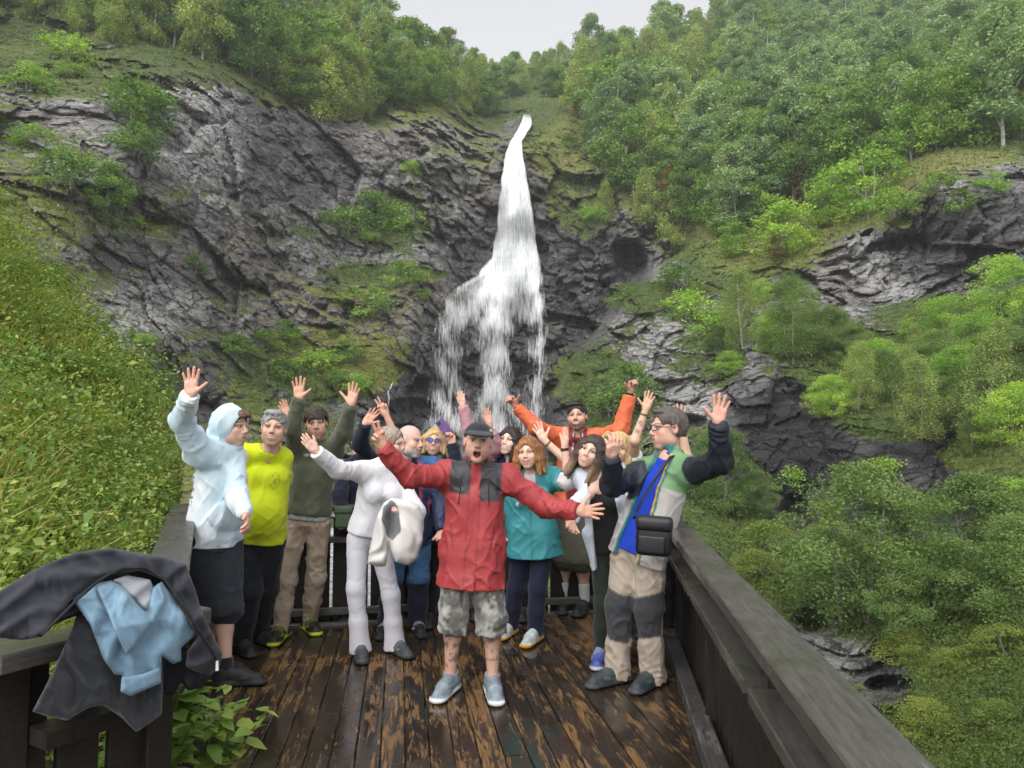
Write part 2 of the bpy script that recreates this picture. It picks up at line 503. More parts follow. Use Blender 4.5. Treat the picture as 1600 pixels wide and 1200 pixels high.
soft = 1 - 0.72 * sstep(0.55, 0.95, moss)
disp = 3.6 * low * np.clip(dist_scale, .3, 1) + soft * dist_scale * (3.2 * b1 + slab * (1.9 * b2 + 1.05 * b3) + 0.45 * fine
       - 0.5 * sstep(0.16, 0.0, e1) - 0.28 * sstep(0.14, 0.0, e2) - 0.12 * sstep(.14, 0, e3))
# deep clefts that read in the photograph: gully right of the fall, cave under the overhang, cleft low right
for x, y, rx, ry, w in [(985, 415, 26, 42, 6), (955, 470, 20, 40, 4), (1240, 800, 24, 30, 3), (1270, 970, 34, 22, 3.5), (1390, 1070, 40, 16, 2.5), (640, 655, 60, 34, 3), (240, 345, 30, 8, 2), (1065, 660, 42, 14, 4)]:
    disp -= w * np.clip(1 - ((PX - x) / rx) ** 2 - ((PY - y) / ry) ** 2, 0, 1) ** 0.7
fade = sstep(10, 24, D0)
disp_sharp = disp.copy()
for ax in (0, 1):     # worn edges: no step narrower than a few hand spans
    p_ = np.pad(disp, [(2, 2) if a == ax else (0, 0) for a in (0, 1)], mode='edge')
    sl = lambda k: tuple(slice(k, k + disp.shape[a]) if a == ax else slice(None) for a in (0, 1))
    disp = (p_[sl(1)] + 2 * p_[sl(2)] + p_[sl(3)]) / 4
disp = .65 * disp_sharp + .35 * disp
# the relief moves the surface towards or away from the deck it faces
D1 = D0 - disp * fade
P1 = at(PX, PY, D1)
N1 = normals(P1)
N1 *= np.where((N1 * ray(PX, PY)).sum(-1) > 0, -1, 1)[..., None]
up = N1[..., 2]
moss = np.clip(moss * 0.72 + 0.55 * sstep(0.35, 0.8, up) - 0.15 + 0.25 * (fbm(P1 * 0.22, 4, seed=80) - 0.45) * 2 + 0.25 - 0.55 * bare, 0, 1.2) * (1 - 0.55 * np.clip(wet, 0, 1) * (moss < .5))
# skirt behind the skyline
back = [P1]
for k in range(1, NBACK + 1):
    b = P1[0].copy()
    b[:, 1] += 6.0 * k
    b[:, 2] -= 0.3 * k * k * 2
    back.insert(0, b[None])
PT = np.concatenate(back, 0)
ext = lambda a: np.concatenate([np.repeat(a[:1], NBACK, 0), a], 0)
me = mesh_np('cliff', PT.reshape(-1, 3), grid_faces(NROW + NBACK, NCOL), M['rock'], False,
             {'moss': ext(moss), 'pale': ext(pale), 'wet': ext(wet), 'warm': ext(sstep(.42, .68, fbm(P1 * 0.07, 4, seed=90)))})
tag(link('cliff_terrain', me), 'grey jointed rock cliffs and mossy slopes around the waterfall', 'terrain', kind='structure')


def terr(px, py):
    """displaced cliff surface seen at a photo pixel"""
    c = np.clip(np.round((np.asarray(px) - gx[0]) / (gx[1] - gx[0])).astype(int), 0, NCOL - 1)
    s = SKY[c]
    r = np.clip(np.round(np.clip((np.asarray(py) - s) / (1290 - s), 0, 1) ** (1 / 0.95) * (NROW - 1)).astype(int), 0, NROW - 1)
    return P1[r, c], N1[r, c], (r, c)


# far ground under everything, and the ground the viewer stands on
def sheet(name, pts, mat, label, cat, kind='structure', n=60, amp=0.2):
    (x0, y0), (x1, y1), z = pts
    X, Y = np.meshgrid(np.linspace(x0, x1, n), np.linspace(y0, y1, n))
    Z = z(X, Y) if callable(z) else np.full_like(X, z)
    Z = Z + amp * (fbm(np.stack([X, Y, X * 0], -1) * 0.6, 3, seed=3) - .5)
    o = link(name, mesh_np(name, np.stack([X, Y, Z], -1).reshape(-1, 3), grid_faces(n, n), mat))
    return tag(o, label, cat, kind=kind)


sheet('valley_ground', ((-400, -400), (400, 400), -18.0), M['soil'], 'dark valley ground far below the deck', 'ground')
sheet('hillside_ground', ((-14, -25), (1.5, 6.2), lambda X, Y: -0.75 - 0.25 * np.clip(Y, -3, 7) / 7 - 1.6 * sstep(-0.2, 1.5, X) + 0 * X), M['soil'], 'soil of the hillside under the deck', 'ground', amp=.25)

# ================================================================== waterfall
W_Y = [178, 190, 200, 208, 222, 240, 280, 320, 360, 400, 430, 450, 470, 500, 540, 580, 620, 660, 720]
W_L = [819, 815, 809, 805, 796, 790, 783, 778, 775, 768, 742, 712, 690, 680, 674, 670, 666, 661, 656]
W_R = [831, 832, 828, 823, 815, 818, 824, 830, 836, 842, 848, 850, 853, 856, 859, 861, 861, 852, 846]


def water_material():
    t = NT('falling_water')
    uv = t.node('ShaderNodeCombineXYZ', {0: t.attr('wu'), 1: t.attr('wv'), 2: 0.0}).outputs[0]
    s1 = t.noise(t.mapping(uv, (1.6, 0.30, 1)), 1.0, 4, 0.65, 0.3)
    s2 = t.noise(t.mapping(uv, (6.0, 0.50, 1)), 1.0, 4, 0.75, 0.25)
    dens = t.attr('dens')
    f = t.math('ADD', t.math('MULTIPLY', s1, 0.46), t.math('MULTIPLY', s2, 0.66))
    f = t.math('ADD', f, t.math('MULTIPLY', t.math('SUBTRACT', dens, 0.5), 0.50))
    a = t.ramp(f, [(0.43, 0.0), (0.56, 0.45), (0.74, 0.95)])
    t.done(t.mix(t.ramp(s2, [(0.3, 0.0), (0.5, 1.0)]), (0.80, 0.83, 0.87), (0.94, 0.95, 0.96)), 0.7, None, 0.2)
    tl = t.node('ShaderNodeBsdfTranslucent', {'Color': (0.9, 0.92, 0.95, 1)})
    tp_ = t.node('ShaderNodeBsdfTransparent')
    m1 = t.node('ShaderNodeMixShader', {0: 0.35})
    t.l.new(t.b.outputs[0], m1.inputs[1]); t.l.new(tl.outputs[0], m1.inputs[2])
    m2 = t.node('ShaderNodeMixShader', {0: a})
    t.l.new(tp_.outputs[0], m2.inputs[1]); t.l.new(m1.outputs[0], m2.inputs[2])
    t.l.new(m2.outputs[0], t.out.inputs['Surface'])
    return t.m


M['water'] = water_material()
nw, nh = 70, 240
wy = np.linspace(178, 716, nh)
L_, R_ = np.interp(wy, W_Y, W_L), np.interp(wy, W_Y, W_R)
jag = 5 * (fbm(np.stack([wy / 14, wy * 0, wy * 0], -1), 3, seed=8) - .5)
U = np.linspace(0, 1, nw)
WX = (L_ + jag)[:, None] + (R_ - L_)[:, None] * U[None]
WYY = np.repeat(wy[:, None], nw, 1)
tp, tn, (tr_, tc_) = terr(WX, WYY)
dist = D1[tr_, tc_]
# the sheet rides over the ledges: keep the nearest of the surrounding rock, then lift it off
pad = lambda a: np.pad(a, 1, mode='edge')
for it in range(3):
    q = pad(dist)
    dist = np.minimum.reduce([q[1:-1, 1:-1], q[:-2, 1:-1], q[2:, 1:-1], q[1:-1, :-2], q[1:-1, 2:]])
for it in range(60):
    q = pad(dist)
    dist = (q[1:-1, 1:-1] + q[:-2, 1:-1] + q[2:, 1:-1] + q[1:-1, :-2] + q[1:-1, 2:]) / 5
rd = ray(WX, WYY)
bul = 0.25 * (fbm(np.stack([U[None] * 10 + wy[:, None] * 0, wy[:, None] / 60 + U[None] * 0, 0 * WX], -1), 4, seed=9) - .5)
WP = np.array([0, 0, CAM_H]) + rd * (dist - 0.95 - bul)[..., None]
edge_f = np.clip(np.minimum(U, 1 - U) * 13, 0, 1)[None]
dens = np.where(wy < 405, 0.92, 0)[:, None] + np.where(wy >= 405, 1, 0)[:, None] * np.clip(0.86 - (wy[:, None] - 405) / 110 * 0.50, 0.34, 1)
cen = np.exp(-((WX - np.interp(wy, [400, 520, 700], [806, 775, 775])[:, None]) / 28) ** 2) * 0.34
lob = np.exp(-((WX - np.interp(wy, [430, 520, 700], [770, 705, 690])[:, None]) / 30) ** 2) * 0.20
rgt = np.exp(-((WX - np.interp(wy, [430, 520, 640, 700], [835, 846, 838, 822])[:, None]) / 9) ** 2) * 0.22
dens = dens + np.where(wy[:, None] > 405, cen + lob + rgt - .08, 0)
gap = np.exp(-((WX - 808) / 13) ** 2 - ((WYY - 560) / 55) ** 2) * .35 + np.exp(-((WX - 735) / 14) ** 2 - ((WYY - 580) / 60) ** 2) * .3
dens = dens - gap * 1.15
dens = dens * (0.35 + 0.65 * edge_f) + .10 * np.sin(WYY / 9 + 3 * np.sin(WX / 17)) * (WYY > 440)
dens = dens - np.clip((192 - WYY) / 14, 0, 1) * .5
def veil(off, du, dmul, dadd):
    P_ = np.array([0, 0, CAM_H]) + rd * (dist - off - bul)[..., None]
    return mesh_np('veil', P_.reshape(-1, 3), grid_faces(nh, nw), M['water'], True,
                   {'wu': (WX / 1150 * 95 + du).ravel(), 'wv': (WYY / 1150 * 95 + du * 3).ravel(), 'dens': (dens * dmul + dadd).ravel()})
water = link('waterfall', None)
tag(water, 'white waterfall fanning out over dark ledges', 'waterfall', kind='structure')
link('veil', veil(.95, 0, .86, .02), water)
link('veil', veil(1.6, 37.3, .78, -.12), water)


def foam_material():
    t = NT('water_strand')
    n = t.noise(t.mapping(t.coord('Object'), (3, 3, 0.5)), 1.0, 6, 0.7)
    t.done((0.88, 0.89, 0.92), 0.5, None, 0.3)
    t.set(t.b.inputs['Alpha'], t.ramp(n, [(0.40, 0.0), (0.62, 0.6)]))
    return t.m


M['foam'] = foam_material()
# the little side trickle left of the fall and the stream at the foot, seen between the rail pickets
V, Fc = [], []
for j, (x, y) in enumerate([(612, 598), (610, 606), (606, 612), (608, 622), (607, 636), (608, 650), (606, 662)]):
    p = terr(x, y)[0]
    p = p + (np.array([0, 0, CAM_H]) - p) / np.linalg.norm(p) * 0.9
    V += [p + np.array([-.05, 0, 0]), p + np.array([0, -.03, 0]), p + np.array([.05, 0, 0])]
    if j:
        b = 3 * j
        Fc += [(b - 3, b - 2, b + 1, b), (b - 2, b - 1, b + 2, b + 1)]
tr = link('trickle', mesh_np('trickle', V, Fc, M['foam']))
tag(tr, 'thin trickle of water on dark rock left of the waterfall', 'water', kind='structure')


def rapids_material():
    t = NT('white_water')
    co = t.coord('Object')
    n = t.noise(t.mapping(co, (1, 2.5, 1)), 1.6, 8, 0.7, 1.0)
    return t.done(t.ramp(n, [(0.35, (0.10, 0.11, 0.11)), (0.5, (0.45, 0.47, 0.48)), (0.62, (0.85, 0.86, 0.88))]), 0.4, t.bump(n, 0.8, 0.3), 0.4)


M['rapids'] = rapids_material()
xs = np.linspace(260, 800, 90)
V = []
for y0 in np.linspace(835, 985, 40):
    q = at(xs, np.full(90, y0) + 8 * np.sin(xs / 60), base_depth(xs, np.full(90, y0) + 8 * np.sin(xs / 60)))
    q[:, 2] += 0.25 + 0.25 * fbm(q * 0.9, 3, seed=4)
    V.append(q)
rp = link('stream', mesh_np('stream', np.concatenate(V), grid_faces(40, 90), M['rapids']))
tag(rp, 'white water of the stream below the far railing', 'water', kind='structure')
# ================================================================== viewing deck
def wet_wood(name, dark, mid, worn, amount, axis_scale, rough=(0.12, 0.5), gloss=0.5):
    """stained boards: dark brown stain, worn through to orange wood in long flakes, wet film on top"""
    t = NT(name)
    co = t.coord('Object')
    rnd = t.node('ShaderNodeObjectInfo').outputs['Random']
    off = t.node('ShaderNodeVectorMath', {0: co, 1: t.node('ShaderNodeCombineXYZ', {0: t.math('MULTIPLY', rnd, 37.0), 1: t.math('MULTIPLY', rnd, 91.0), 2: 0.0})}, operation='ADD').outputs[0]
    grain = t.noise(t.mapping(off, axis_scale), 9.0, 8, 0.7, 0.2)
    flake = t.noise(t.mapping(off, tuple(0.5 + 0.5 * a for a in axis_scale)), 2.6, 9, 0.72, 0.6)
    area = t.noise(co, 0.75, 3, 0.6)
    f = t.math('ADD', t.math('MULTIPLY', flake, 0.75), t.math('MULTIPLY', grain, 0.35))
    f = t.math('ADD', f, t.math('MULTIPLY', t.math('SUBTRACT', area, 0.5), 0.55))
    f = t.math('ADD', f, t.math('MULTIPLY', t.math('SUBTRACT', rnd, 0.5), 0.06))
    base = t.ramp(grain, [(0.3, dark), (0.7, mid)])
    wornc = t.ramp(grain, [(0.35, tuple(c * 0.5 for c in worn)), (0.65, worn)])
    m = t.ramp(f, [(amount, 0.0), (amount + 0.06, 0.85)])
    base = t.mix(m, base, wornc)
    pud = t.noise(co, 1.4, 5, 0.6, 0.3)
    r = t.ramp(pud, [(0.40, rough[0]), (0.62, rough[1])])
    h = t.math('SUBTRACT', t.math('MULTIPLY', grain, 0.4), t.math('MULTIPLY', m, 0.5))
    hs = t.math('MULTIPLY', h, t.ramp(pud, [(0.4, 0.25), (0.6, 1.0)]))
    return t.done(base, r, t.bump(hs, 0.35, 0.006), gloss)


M['plank'] = wet_wood('deck_plank', (0.015, 0.012, 0.010), (0.044, 0.032, 0.023), (0.25, 0.142, 0.058), 0.552, (9, 0.7, 9), (0.07, 0.38))
M['rail_wood'] = wet_wood('rail_top_wood', (0.035, 0.033, 0.030), (0.10, 0.094, 0.086), (0.21, 0.18, 0.13), 0.66, (8, 0.8, 8), (0.22, 0.55))
M['dark_wood'] = wet_wood('dark_stained_wood', (0.010, 0.009, 0.008), (0.032, 0.026, 0.021), (0.10, 0.085, 0.06), 0.74, (8, 8, 0.8), (0.35, 0.65), 0.3)
M['kerb_wood'] = wet_wood('kerb_wood', (0.03, 0.03, 0.03), (0.09, 0.088, 0.085), (0.17, 0.16, 0.15), 0.6, (6, 0.8, 6), (0.2, 0.5))


def board_mesh(name, L, W, T, mat, bevel=0.004, seg=1, warp=0.0):
    """board along +Y from 0 to L, centred in X, top at z=0"""
    bm = bmesh.new()
    n = max(1, seg)
    rings = []
    b = bevel
    prof = [(-W / 2 + b, 0), (W / 2 - b, 0), (W / 2, -b), (W / 2, -T), (-W / 2, -T), (-W / 2, -b)]
    for i in range(n + 1):
        y = L * i / n
        dz = random.uniform(-warp, warp)
        dx = random.uniform(-warp, warp)
        rings.append([bm.verts.new((x + dx, y, z + dz)) for x, z in prof])
    for i in range(n):
        for k in range(len(prof)):
            a, c = rings[i], rings[i + 1]
            bm.faces.new((a[k], a[(k + 1) % 6], c[(k + 1) % 6], c[k])[::-1])
    bm.faces.new(rings[0])
    bm.faces.new(rings[-1][::-1])
    bm.normal_update()
    me = bpy.data.meshes.new(name)
    bm.to_mesh(me)
    bm.free()
    me.materials.append(mat)
    return me


def place_board(name, parent, a, b, W, T, mat, roll=0.0, shared={}, bevel=0.004, seg=1, warp=0):
    """board whose top centre line runs a -> b (world); alike boards share a mesh"""
    a, b = Vector(a), Vector(b)
    d = b - a
    L = d.length
    key = (round(L, 2), W, T, mat.name)
    if key not in shared:
        shared[key] = board_mesh(name, L, W, T, mat, bevel, seg, warp)
    o = link(name, shared[key], parent)
    y = d.normalized()
    ref = Vector((0, 0, 1)) if abs(y.z) < 0.9 else Vector((math.cos(roll), math.sin(roll), 0))
    x = y.cross(ref).normalized()
    z = x.cross(y)
    o.matrix_world = Matrix(((x.x, y.x, z.x, a.x), (x.y, y.y, z.y, a.y), (x.z, y.z, z.z, a.z), (0, 0, 0, 1)))
    return o


# plan of the deck
def right_x(y): return 0.48 + 0.117 * y
def left_x(y): return -1.05 - 0.42 * (y - 2.3)
FAR_L, FAR_R = (left_x(6.02), 6.02), (right_x(6.80), 6.80)
deck = empty('deck')
tag(deck, 'wet dark plank floor of the viewing deck, worn to orange wood', 'deck', kind='structure')
bw = 0.121
dirv = np.array([-0.151, 1.0]) / math.hypot(0.151, 1)
nrm = np.array([dirv[1], -dirv[0]])


def clip_line(c):
    """part of the line (nrm . p = c, along dirv) that lies on the deck"""
    ts = np.linspace(-1.0, 9.0, 2001)
    p = nrm[None] * c + dirv[None] * ts[:, None]
    far = FAR_L[1] + (p[:, 0] - FAR_L[0]) / (FAR_R[0] - FAR_L[0]) * (FAR_R[1] - FAR_L[1])
    ok = (p[:, 0] < right_x(p[:, 1]) + 0.06) & (p[:, 1] < far) & (p[:, 1] > 0.25)
    lx = np.where(p[:, 1] > 3.15, left_x(p[:, 1]) - 0.03, -0.82)
    ok &= p[:, 0] > lx
    if ok.sum() < 20: return None
    i = np.where(ok)[0]
    return p[i[0]], p[i[-1]]


c = -2.2
while c < 2.3:
    r = clip_line(c)
    c += bw
    if r is None: continue
    a, b = r
    z = random.uniform(-0.0025, 0.0015)
    L = np.linalg.norm(b - a)
    # some lines are made of two planks butted end to end
    cuts = [0, 1] if random.random() < 0.55 or L < 2.5 else [0, random.uniform(0.35, 0.65), 1]
    for u, v in zip(cuts[:-1], cuts[1:]):
        p, q = a + (b - a) * (u + (0.0008 if u else 0)), a + (b - a) * (v - (0.0008 if v < 1 else 0))
        me = board_mesh('plank', float(np.linalg.norm(q - p)), bw - 0.0045, 0.034, M['plank'], 0.004, 6, 0.0012)
        o = link('plank', me, deck, (p[0], p[1], z))
        o.rotation_euler = (random.uniform(-.0006, .0006), random.uniform(-0.006, 0.006), math.atan2(-(q - p)[0], (q - p)[1]))
for k in range(9):   # joists under the planks close the gaps between them
    y = 0.6 + k * 0.72
    y1 = FAR_L[1] + 0.05 if y > 5.9 else y
    o = place_board('joist', deck, (left_x(y) if y > 3.2 else -0.8, y, -0.04), (right_x(y), y, -0.04), 0.06, 0.15, M['dark_wood'])


def railing(name, A, B, posts, inner, label, top_h, cap_w, low='kerb', picket_top=None, mid=0.75, pick_w=0.118, gap=0.022, cap_over=0.0, pickets=True, pick_bot=-0.12, post_mat=None, low_h=0.10, cap_ext=(0, 0), mid_mat=None):
    """posts with cap board, flat middle rail, kerb and a row of upright boards on the outer side
    A, B: ends of the inner line at deck height; inner: unit vector pointing to the deck"""
    A, B = np.array(A, float), np.array(B, float)
    d = B - A
    L = np.linalg.norm(d)
    d = d / L
    inn = np.array(inner, float)
    rt = empty(name, (A[0], A[1], 0))
    tag(rt, label, 'railing')
    def W(t, off, z): q = A + d * t + inn * off; return (q[0] - A[0], q[1] - A[1], z)
    pick_top = picket_top if picket_top else top_h - 0.10
    place_board('cap_board', rt, W(-cap_ext[0], -cap_w / 2 + 0.045 + cap_over, top_h), W(L + cap_ext[1], -cap_w / 2 + 0.045 + cap_over, top_h), cap_w, 0.045, M['rail_wood'], bevel=.006, seg=8, warp=.0012)
    pw = 0.085
    roll = math.atan2(inn[1], inn[0])
    for t in posts:
        place_board('post', rt, W(t, -pw, -0.25), W(t, -pw, top_h - 0.047), pw, pw, M['dark_wood'], roll=roll)
    ends = sorted(posts)
    for t0, t1 in zip(ends[:-1], ends[1:]):
        s0, s1 = t0 + pw / 2 + .002, t1 - pw / 2 - .002
        place_board('middle_rail', rt, W(s0, -0.052, mid), W(s1, -0.052, mid), 0.10, 0.045, M[mid_mat or 'rail_wood'], bevel=.005)
        if low == 'kerb':
            place_board('kerb', rt, W(s0, -0.045, low_h), W(s1, -0.045, low_h), 0.095, 0.09, M['kerb_wood'], bevel=.008)
        else:
            place_board('lower_rail', rt, W(s0, -0.045, low_h + .08), W(s1, -0.045, low_h + .08), 0.05, 0.055, M[mid_mat or 'rail_wood'], bevel=.005)
    t = 0.02
    while pickets and t < L - pick_w * .5:
        w = pick_w
        h = pick_top + random.uniform(-0.008, 0.008)
        place_board('picket', rt, W(t + w / 2, -pw - 0.032 + random.uniform(-.002, .002), pick_bot), W(t + w / 2, -pw - 0.032, h), w, 0.022, M['dark_wood'], roll=roll)
        t += w + gap
    return rt


ry0, ry1 = 0.35, 6.80
Rr0, Rr1 = (right_x(ry0), ry0), (right_x(ry1), ry1)
lr = math.hypot(Rr1[0] - Rr0[0], Rr1[1] - Rr0[1])
k = lr / (ry1 - ry0)
railing('right_railing', Rr0, Rr1, [(y - ry0) * k for y in (1.0, 2.52, 4.04, 5.5, 6.72)], (-0.9932, 0.1162), 'grey capped wooden railing running along the right edge above the gorge', 0.985, 0.155, 'kerb', 0.86, 0.74)
o = bpy.data.objects['right_railing']
fl = math.hypot(FAR_R[0] - FAR_L[0], FAR_R[1] - FAR_L[1])
fd = ((FAR_R[0] - FAR_L[0]) / fl, (FAR_R[1] - FAR_L[1]) / fl)
railing('far_railing', FAR_L, FAR_R, [0.05, fl * .33, fl * .66, fl - 0.2], (fd[1], -fd[0]), 'dark picket railing behind the group at the far edge of the deck', 0.985, 0.16, 'lower', 0.87, 0.72, 0.135, 0.024, low_h=0.055)
# edge board of the deck under the far railing
place_board('edge_board', deck, (FAR_L[0], FAR_L[1] + .005, 0.022), (FAR_R[0] - .05, FAR_R[1] - .01 + .005, 0.022), 0.07, 0.12, M['kerb_wood'])
Ll0, Ll1 = (left_x(2.42), 2.42), (left_x(5.95), 5.95)
ll = math.hypot(Ll1[0] - Ll0[0], Ll1[1] - Ll0[1])
ld = ((Ll1[0] - Ll0[0]) / ll, (Ll1[1] - Ll0[1]) / ll)
railing('left_railing', Ll0, Ll1, [0.06, ll * .48, ll - .1], (ld[1], -ld[0]), 'wooden railing along the mossy bank on the left edge of the deck', 1.03, 0.17, 'kerb', 0.93, 0.76)
# short return with the jackets on it
Rt0, Rt1 = (-1.235, 1.89), (-0.985, 2.30)
rl = math.hypot(Rt1[0] - Rt0[0], Rt1[1] - Rt0[1])
rd2 = ((Rt1[0] - Rt0[0]) / rl, (Rt1[1] - Rt0[1]) / rl)
railing('return_railing', Rt0, Rt1, [0.03, rl - .03], (rd2[1], -rd2[0]), 'short dark railing end piled with jackets at the lower left', 1.035, 0.15, 'lower', 0.96, 0.80, 0.115, 0.03, low_h=.10, pick_bot=-.4, cap_ext=(.06, .04), mid_mat='dark_wood')
# rail that turns away from its corner post
ex = (-1.75, 2.06)
el = math.hypot(ex[0] - Rt0[0], ex[1] - Rt0[1])
ed = ((Rt0[0] - ex[0]) / el, (Rt0[1] - ex[1]) / el)
railing('side_railing', ex, (Rt0[0] - .09, Rt0[1] + .03), [0.03], (ed[1], -ed[0]), 'wooden rail leaving the corner post at the left picture edge', 1.035, 0.15, 'lower', 0.96, 0.80, 0.115, 0.03, cap_ext=(.3, 0), pick_bot=-.4)
# ================================================================== trees and bushes
def leaf_quads(C, size, up_bias=0.5, aspect=0.62, rng=RNG, fold=0.25, droop=None):
    """pointed folded leaves at centres C -> verts, quads"""
    n = len(C)
    nrm_ = rng.normal(size=(n, 3))
    nrm_[:, 2] = np.abs(nrm_[:, 2]) + up_bias
    nrm_ /= np.linalg.norm(nrm_, axis=1, keepdims=True)
    d = rng.normal(size=(n, 3)) if droop is None else droop + 0.35 * rng.normal(size=(n, 3))
    d -= nrm_ * (d * nrm_).sum(1, keepdims=True)
    d /= np.linalg.norm(d, axis=1, keepdims=True) + 1e-9
    w = np.cross(nrm_, d)
    s = (np.asarray(size) * rng.uniform(0.65, 1.35, n))[:, None]
    V = np.stack([C - d * s * .5, C + w * s * aspect * .5 + nrm_ * s * fold * .5, C + d * s * .5, C - w * s * aspect * .5 + nrm_ * s * fold * .5], 1)
    Fq = np.arange(n * 4).reshape(n, 4)
    return V.reshape(-1, 3), Fq


def tube(path, rad, sides=6):
    path = np.array(path, float)
    V, Fc = [], []
    for i, p in enumerate(path):
        d = path[min(i + 1, len(path) - 1)] - path[max(i - 1, 0)]
        d /= np.linalg.norm(d) + 1e-9
        a = np.cross(d, [0.3, 1, 0.2]); a /= np.linalg.norm(a)
        b = np.cross(d, a)
        for k in range(sides):
            t = 2 * math.pi * k / sides
            V.append(p + rad[i] * (math.cos(t) * a + math.sin(t) * b))
    for i in range(len(path) - 1):
        for k in range(sides):
            k2 = (k + 1) % sides
            Fc.append((i * sides + k, i * sides + k2, (i + 1) * sides + k2, (i + 1) * sides + k))
    return V, Fc


def make_tree(kind, seed, H, W, base, n_cl, n_leaf, leaf, leafmat, barkmat, stems=1):
    """trunk mesh and crown mesh, root at the origin"""
    rng = np.random.default_rng(seed)
    V, Fc = [], []
    def add(path, rad, sides=6):
        b = len(V)
        v, f = tube(path, rad, sides)
        V.extend(v)
        Fc.extend([tuple(i + b for i in q) for q in f])
    cl = []
    while len(cl) < n_cl:
        z = rng.uniform(0, 1)
        if kind == 'aspen': r = math.sin(math.pi * min(1, (z * .94 + .06)) ** 0.8) ** 0.6 * (1.0 - .25 * z)
        elif kind == 'birch': r = (1 - z) ** 0.55 * (0.55 + .45 * min(1, z * 4))
        elif kind == 'bush': r = math.sqrt(max(0, 1 - z * z))
        else: r = math.sin(math.pi * (0.12 + .86 * z)) ** 0.7
        a = rng.uniform(0, 2 * math.pi)
        q = rng.uniform(0, 1) ** 0.42
        lump = 1 + 0.28 * math.sin(3 * a + seed) * math.sin(5 * z + seed * 2)
        cl.append((math.cos(a) * q * r * W / 2 * lump, math.sin(a) * q * r * W / 2 * lump, H * (base + (1 - base) * z)))
    cl = np.array(cl)
    for s in range(stems):
        off = rng.normal(size=2) * (0.05 * W if stems > 1 else 0)
        lean = rng.normal(size=2) * 0.04 * H
        top = H * 0.93
        path = [(off[0] * (1 + 2 * t) + lean[0] * t + .02 * H * math.sin(5 * t + s + seed), off[1] * (1 + 2 * t) + lean[1] * t, top * t - .3 * (t == 0)) for t in np.linspace(0, 1, 8)]
        r0 = H * 0.013 + 0.02
        add(path, [r0 * (1 - .85 * t) for t in np.linspace(0, 1, 8)])
        P_ = np.array(path)
        for k in rng.choice(len(cl), min(len(cl), 9 if stems == 1 else 4), replace=False):
            c = cl[k]
            zt = max(H * base * .7, c[2] - 0.25 * math.hypot(c[0], c[1]) - .1 * H)
            i = int(np.clip(zt / top * 7, 0, 7))
            m = (P_[i] + c) / 2 + np.array([0, 0, .04 * H])
            add([P_[i], m, c], [r0 * .4, r0 * .25, r0 * .08], 4)
    tm = mesh_np('trunk', V, Fc, barkmat)
    rad = 0.5 * (W * .5) * (n_cl / 12.0) ** (-1 / 3) * 1.25
    per = n_leaf // n_cl
    C, cv = [], []
    for c in cl:
        q = rng.normal(size=(per, 3))
        q /= np.linalg.norm(q, axis=1, keepdims=True)
        q *= (rng.uniform(0, 1, (per, 1)) ** 0.45) * rad * rng.uniform(.65, 1.2)
        q[:, 2] *= 0.62 if kind != 'birch' else 1.25
        C.append(c + q)
        cv.append(np.full(per, rng.uniform(-.25, .25)))
    C = np.concatenate(C)
    droop = None
    if kind == 'birch':
        C[:, 2] -= rng.uniform(0, .07 * H, len(C)) * (np.hypot(C[:, 0], C[:, 1]) / (W * .5))
        droop = np.array([[0, 0, -1.0]])
    v, f = leaf_quads(C, leaf, 0.35, .66, rng, .22, droop)
    var = np.repeat(np.concatenate(cv) + rng.uniform(.2, .8, len(C)), 4)
    cm = mesh_np('crown', v, f, leafmat, False, {'leafvar': var})
    return tm, cm, H


TREES = {}
M['leaf_slope'] = leaf_material('leaf_slope', [(0.2, (0.12, 0.18, 0.04)), (0.42, (0.20, 0.27, 0.055)), (0.62, (0.30, 0.34, 0.07)), (0.85, (0.38, 0.36, 0.09))], .4, 1.2)
M['leaf_gorge'] = leaf_material('leaf_gorge', [(0.2, (0.085, 0.145, 0.045)), (0.42, (0.15, 0.23, 0.068)), (0.62, (0.225, 0.31, 0.09)), (0.85, (0.30, 0.36, 0.10))], .4)
def variants(key, n, *a, **k):
    TREES[key] = [make_tree(a[0], 100 + i * 7 + hash(len(TREES)) % 50, *a[1:], **k) for i in range(n)]


variants('aspen', 4, 'aspen', 11.0, 6.4, 0.20, 70, 8400, 0.31, M['leaf_aspen'], M['birch_bark'])
variants('green', 4, 'round', 8.5, 6.8, 0.08, 64, 8000, 0.30, M['leaf_green'], M['bark'])
variants('birch', 3, 'birch', 9.0, 5.2, 0.08, 64, 8000, 0.26, M['leaf_birch'], M['birch_bark'])
variants('bright', 3, 'round', 6.0, 5.2, 0.10, 44, 3600, 0.26, M['leaf_bright'], M['bark'], stems=2)
variants('autumn', 1, 'round', 7.0, 4.0, 0.2, 30, 1600, 0.30, M['leaf_autumn'], M['bark'])
variants('bush', 4, 'bush', 2.0, 2.8, 0.05, 26, 1500, 0.17, M['leaf_green'], M['bark'], stems=3)
variants('bush_bright', 3, 'bush', 2.0, 3.0, 0.05, 26, 1500, 0.17, M['leaf_bright'], M['bark'], stems=3)
variants('bush_near', 3, 'bush', 2.0, 3.0, 0.03, 60, 8000, 0.085, M['leaf_slope'], M['bark'], stems=3)
variants('near_birch', 2, 'birch', 8.0, 5.0, 0.12, 100, 17000, 0.12, M['leaf_birch'], M['birch_bark'])
variants('near_green', 3, 'round', 8.0, 7.0, 0.10, 130, 26000, 0.145, M['leaf_gorge'], M['bark'], stems=2)
variants('near_bright', 2, 'round', 6.0, 6.4, 0.08, 110, 19000, 0.13, M['leaf_bright'], M['bark'], stems=3)
tcount = {}
skyf = lambda x: float(np.interp(x, sky_x, sky_y))


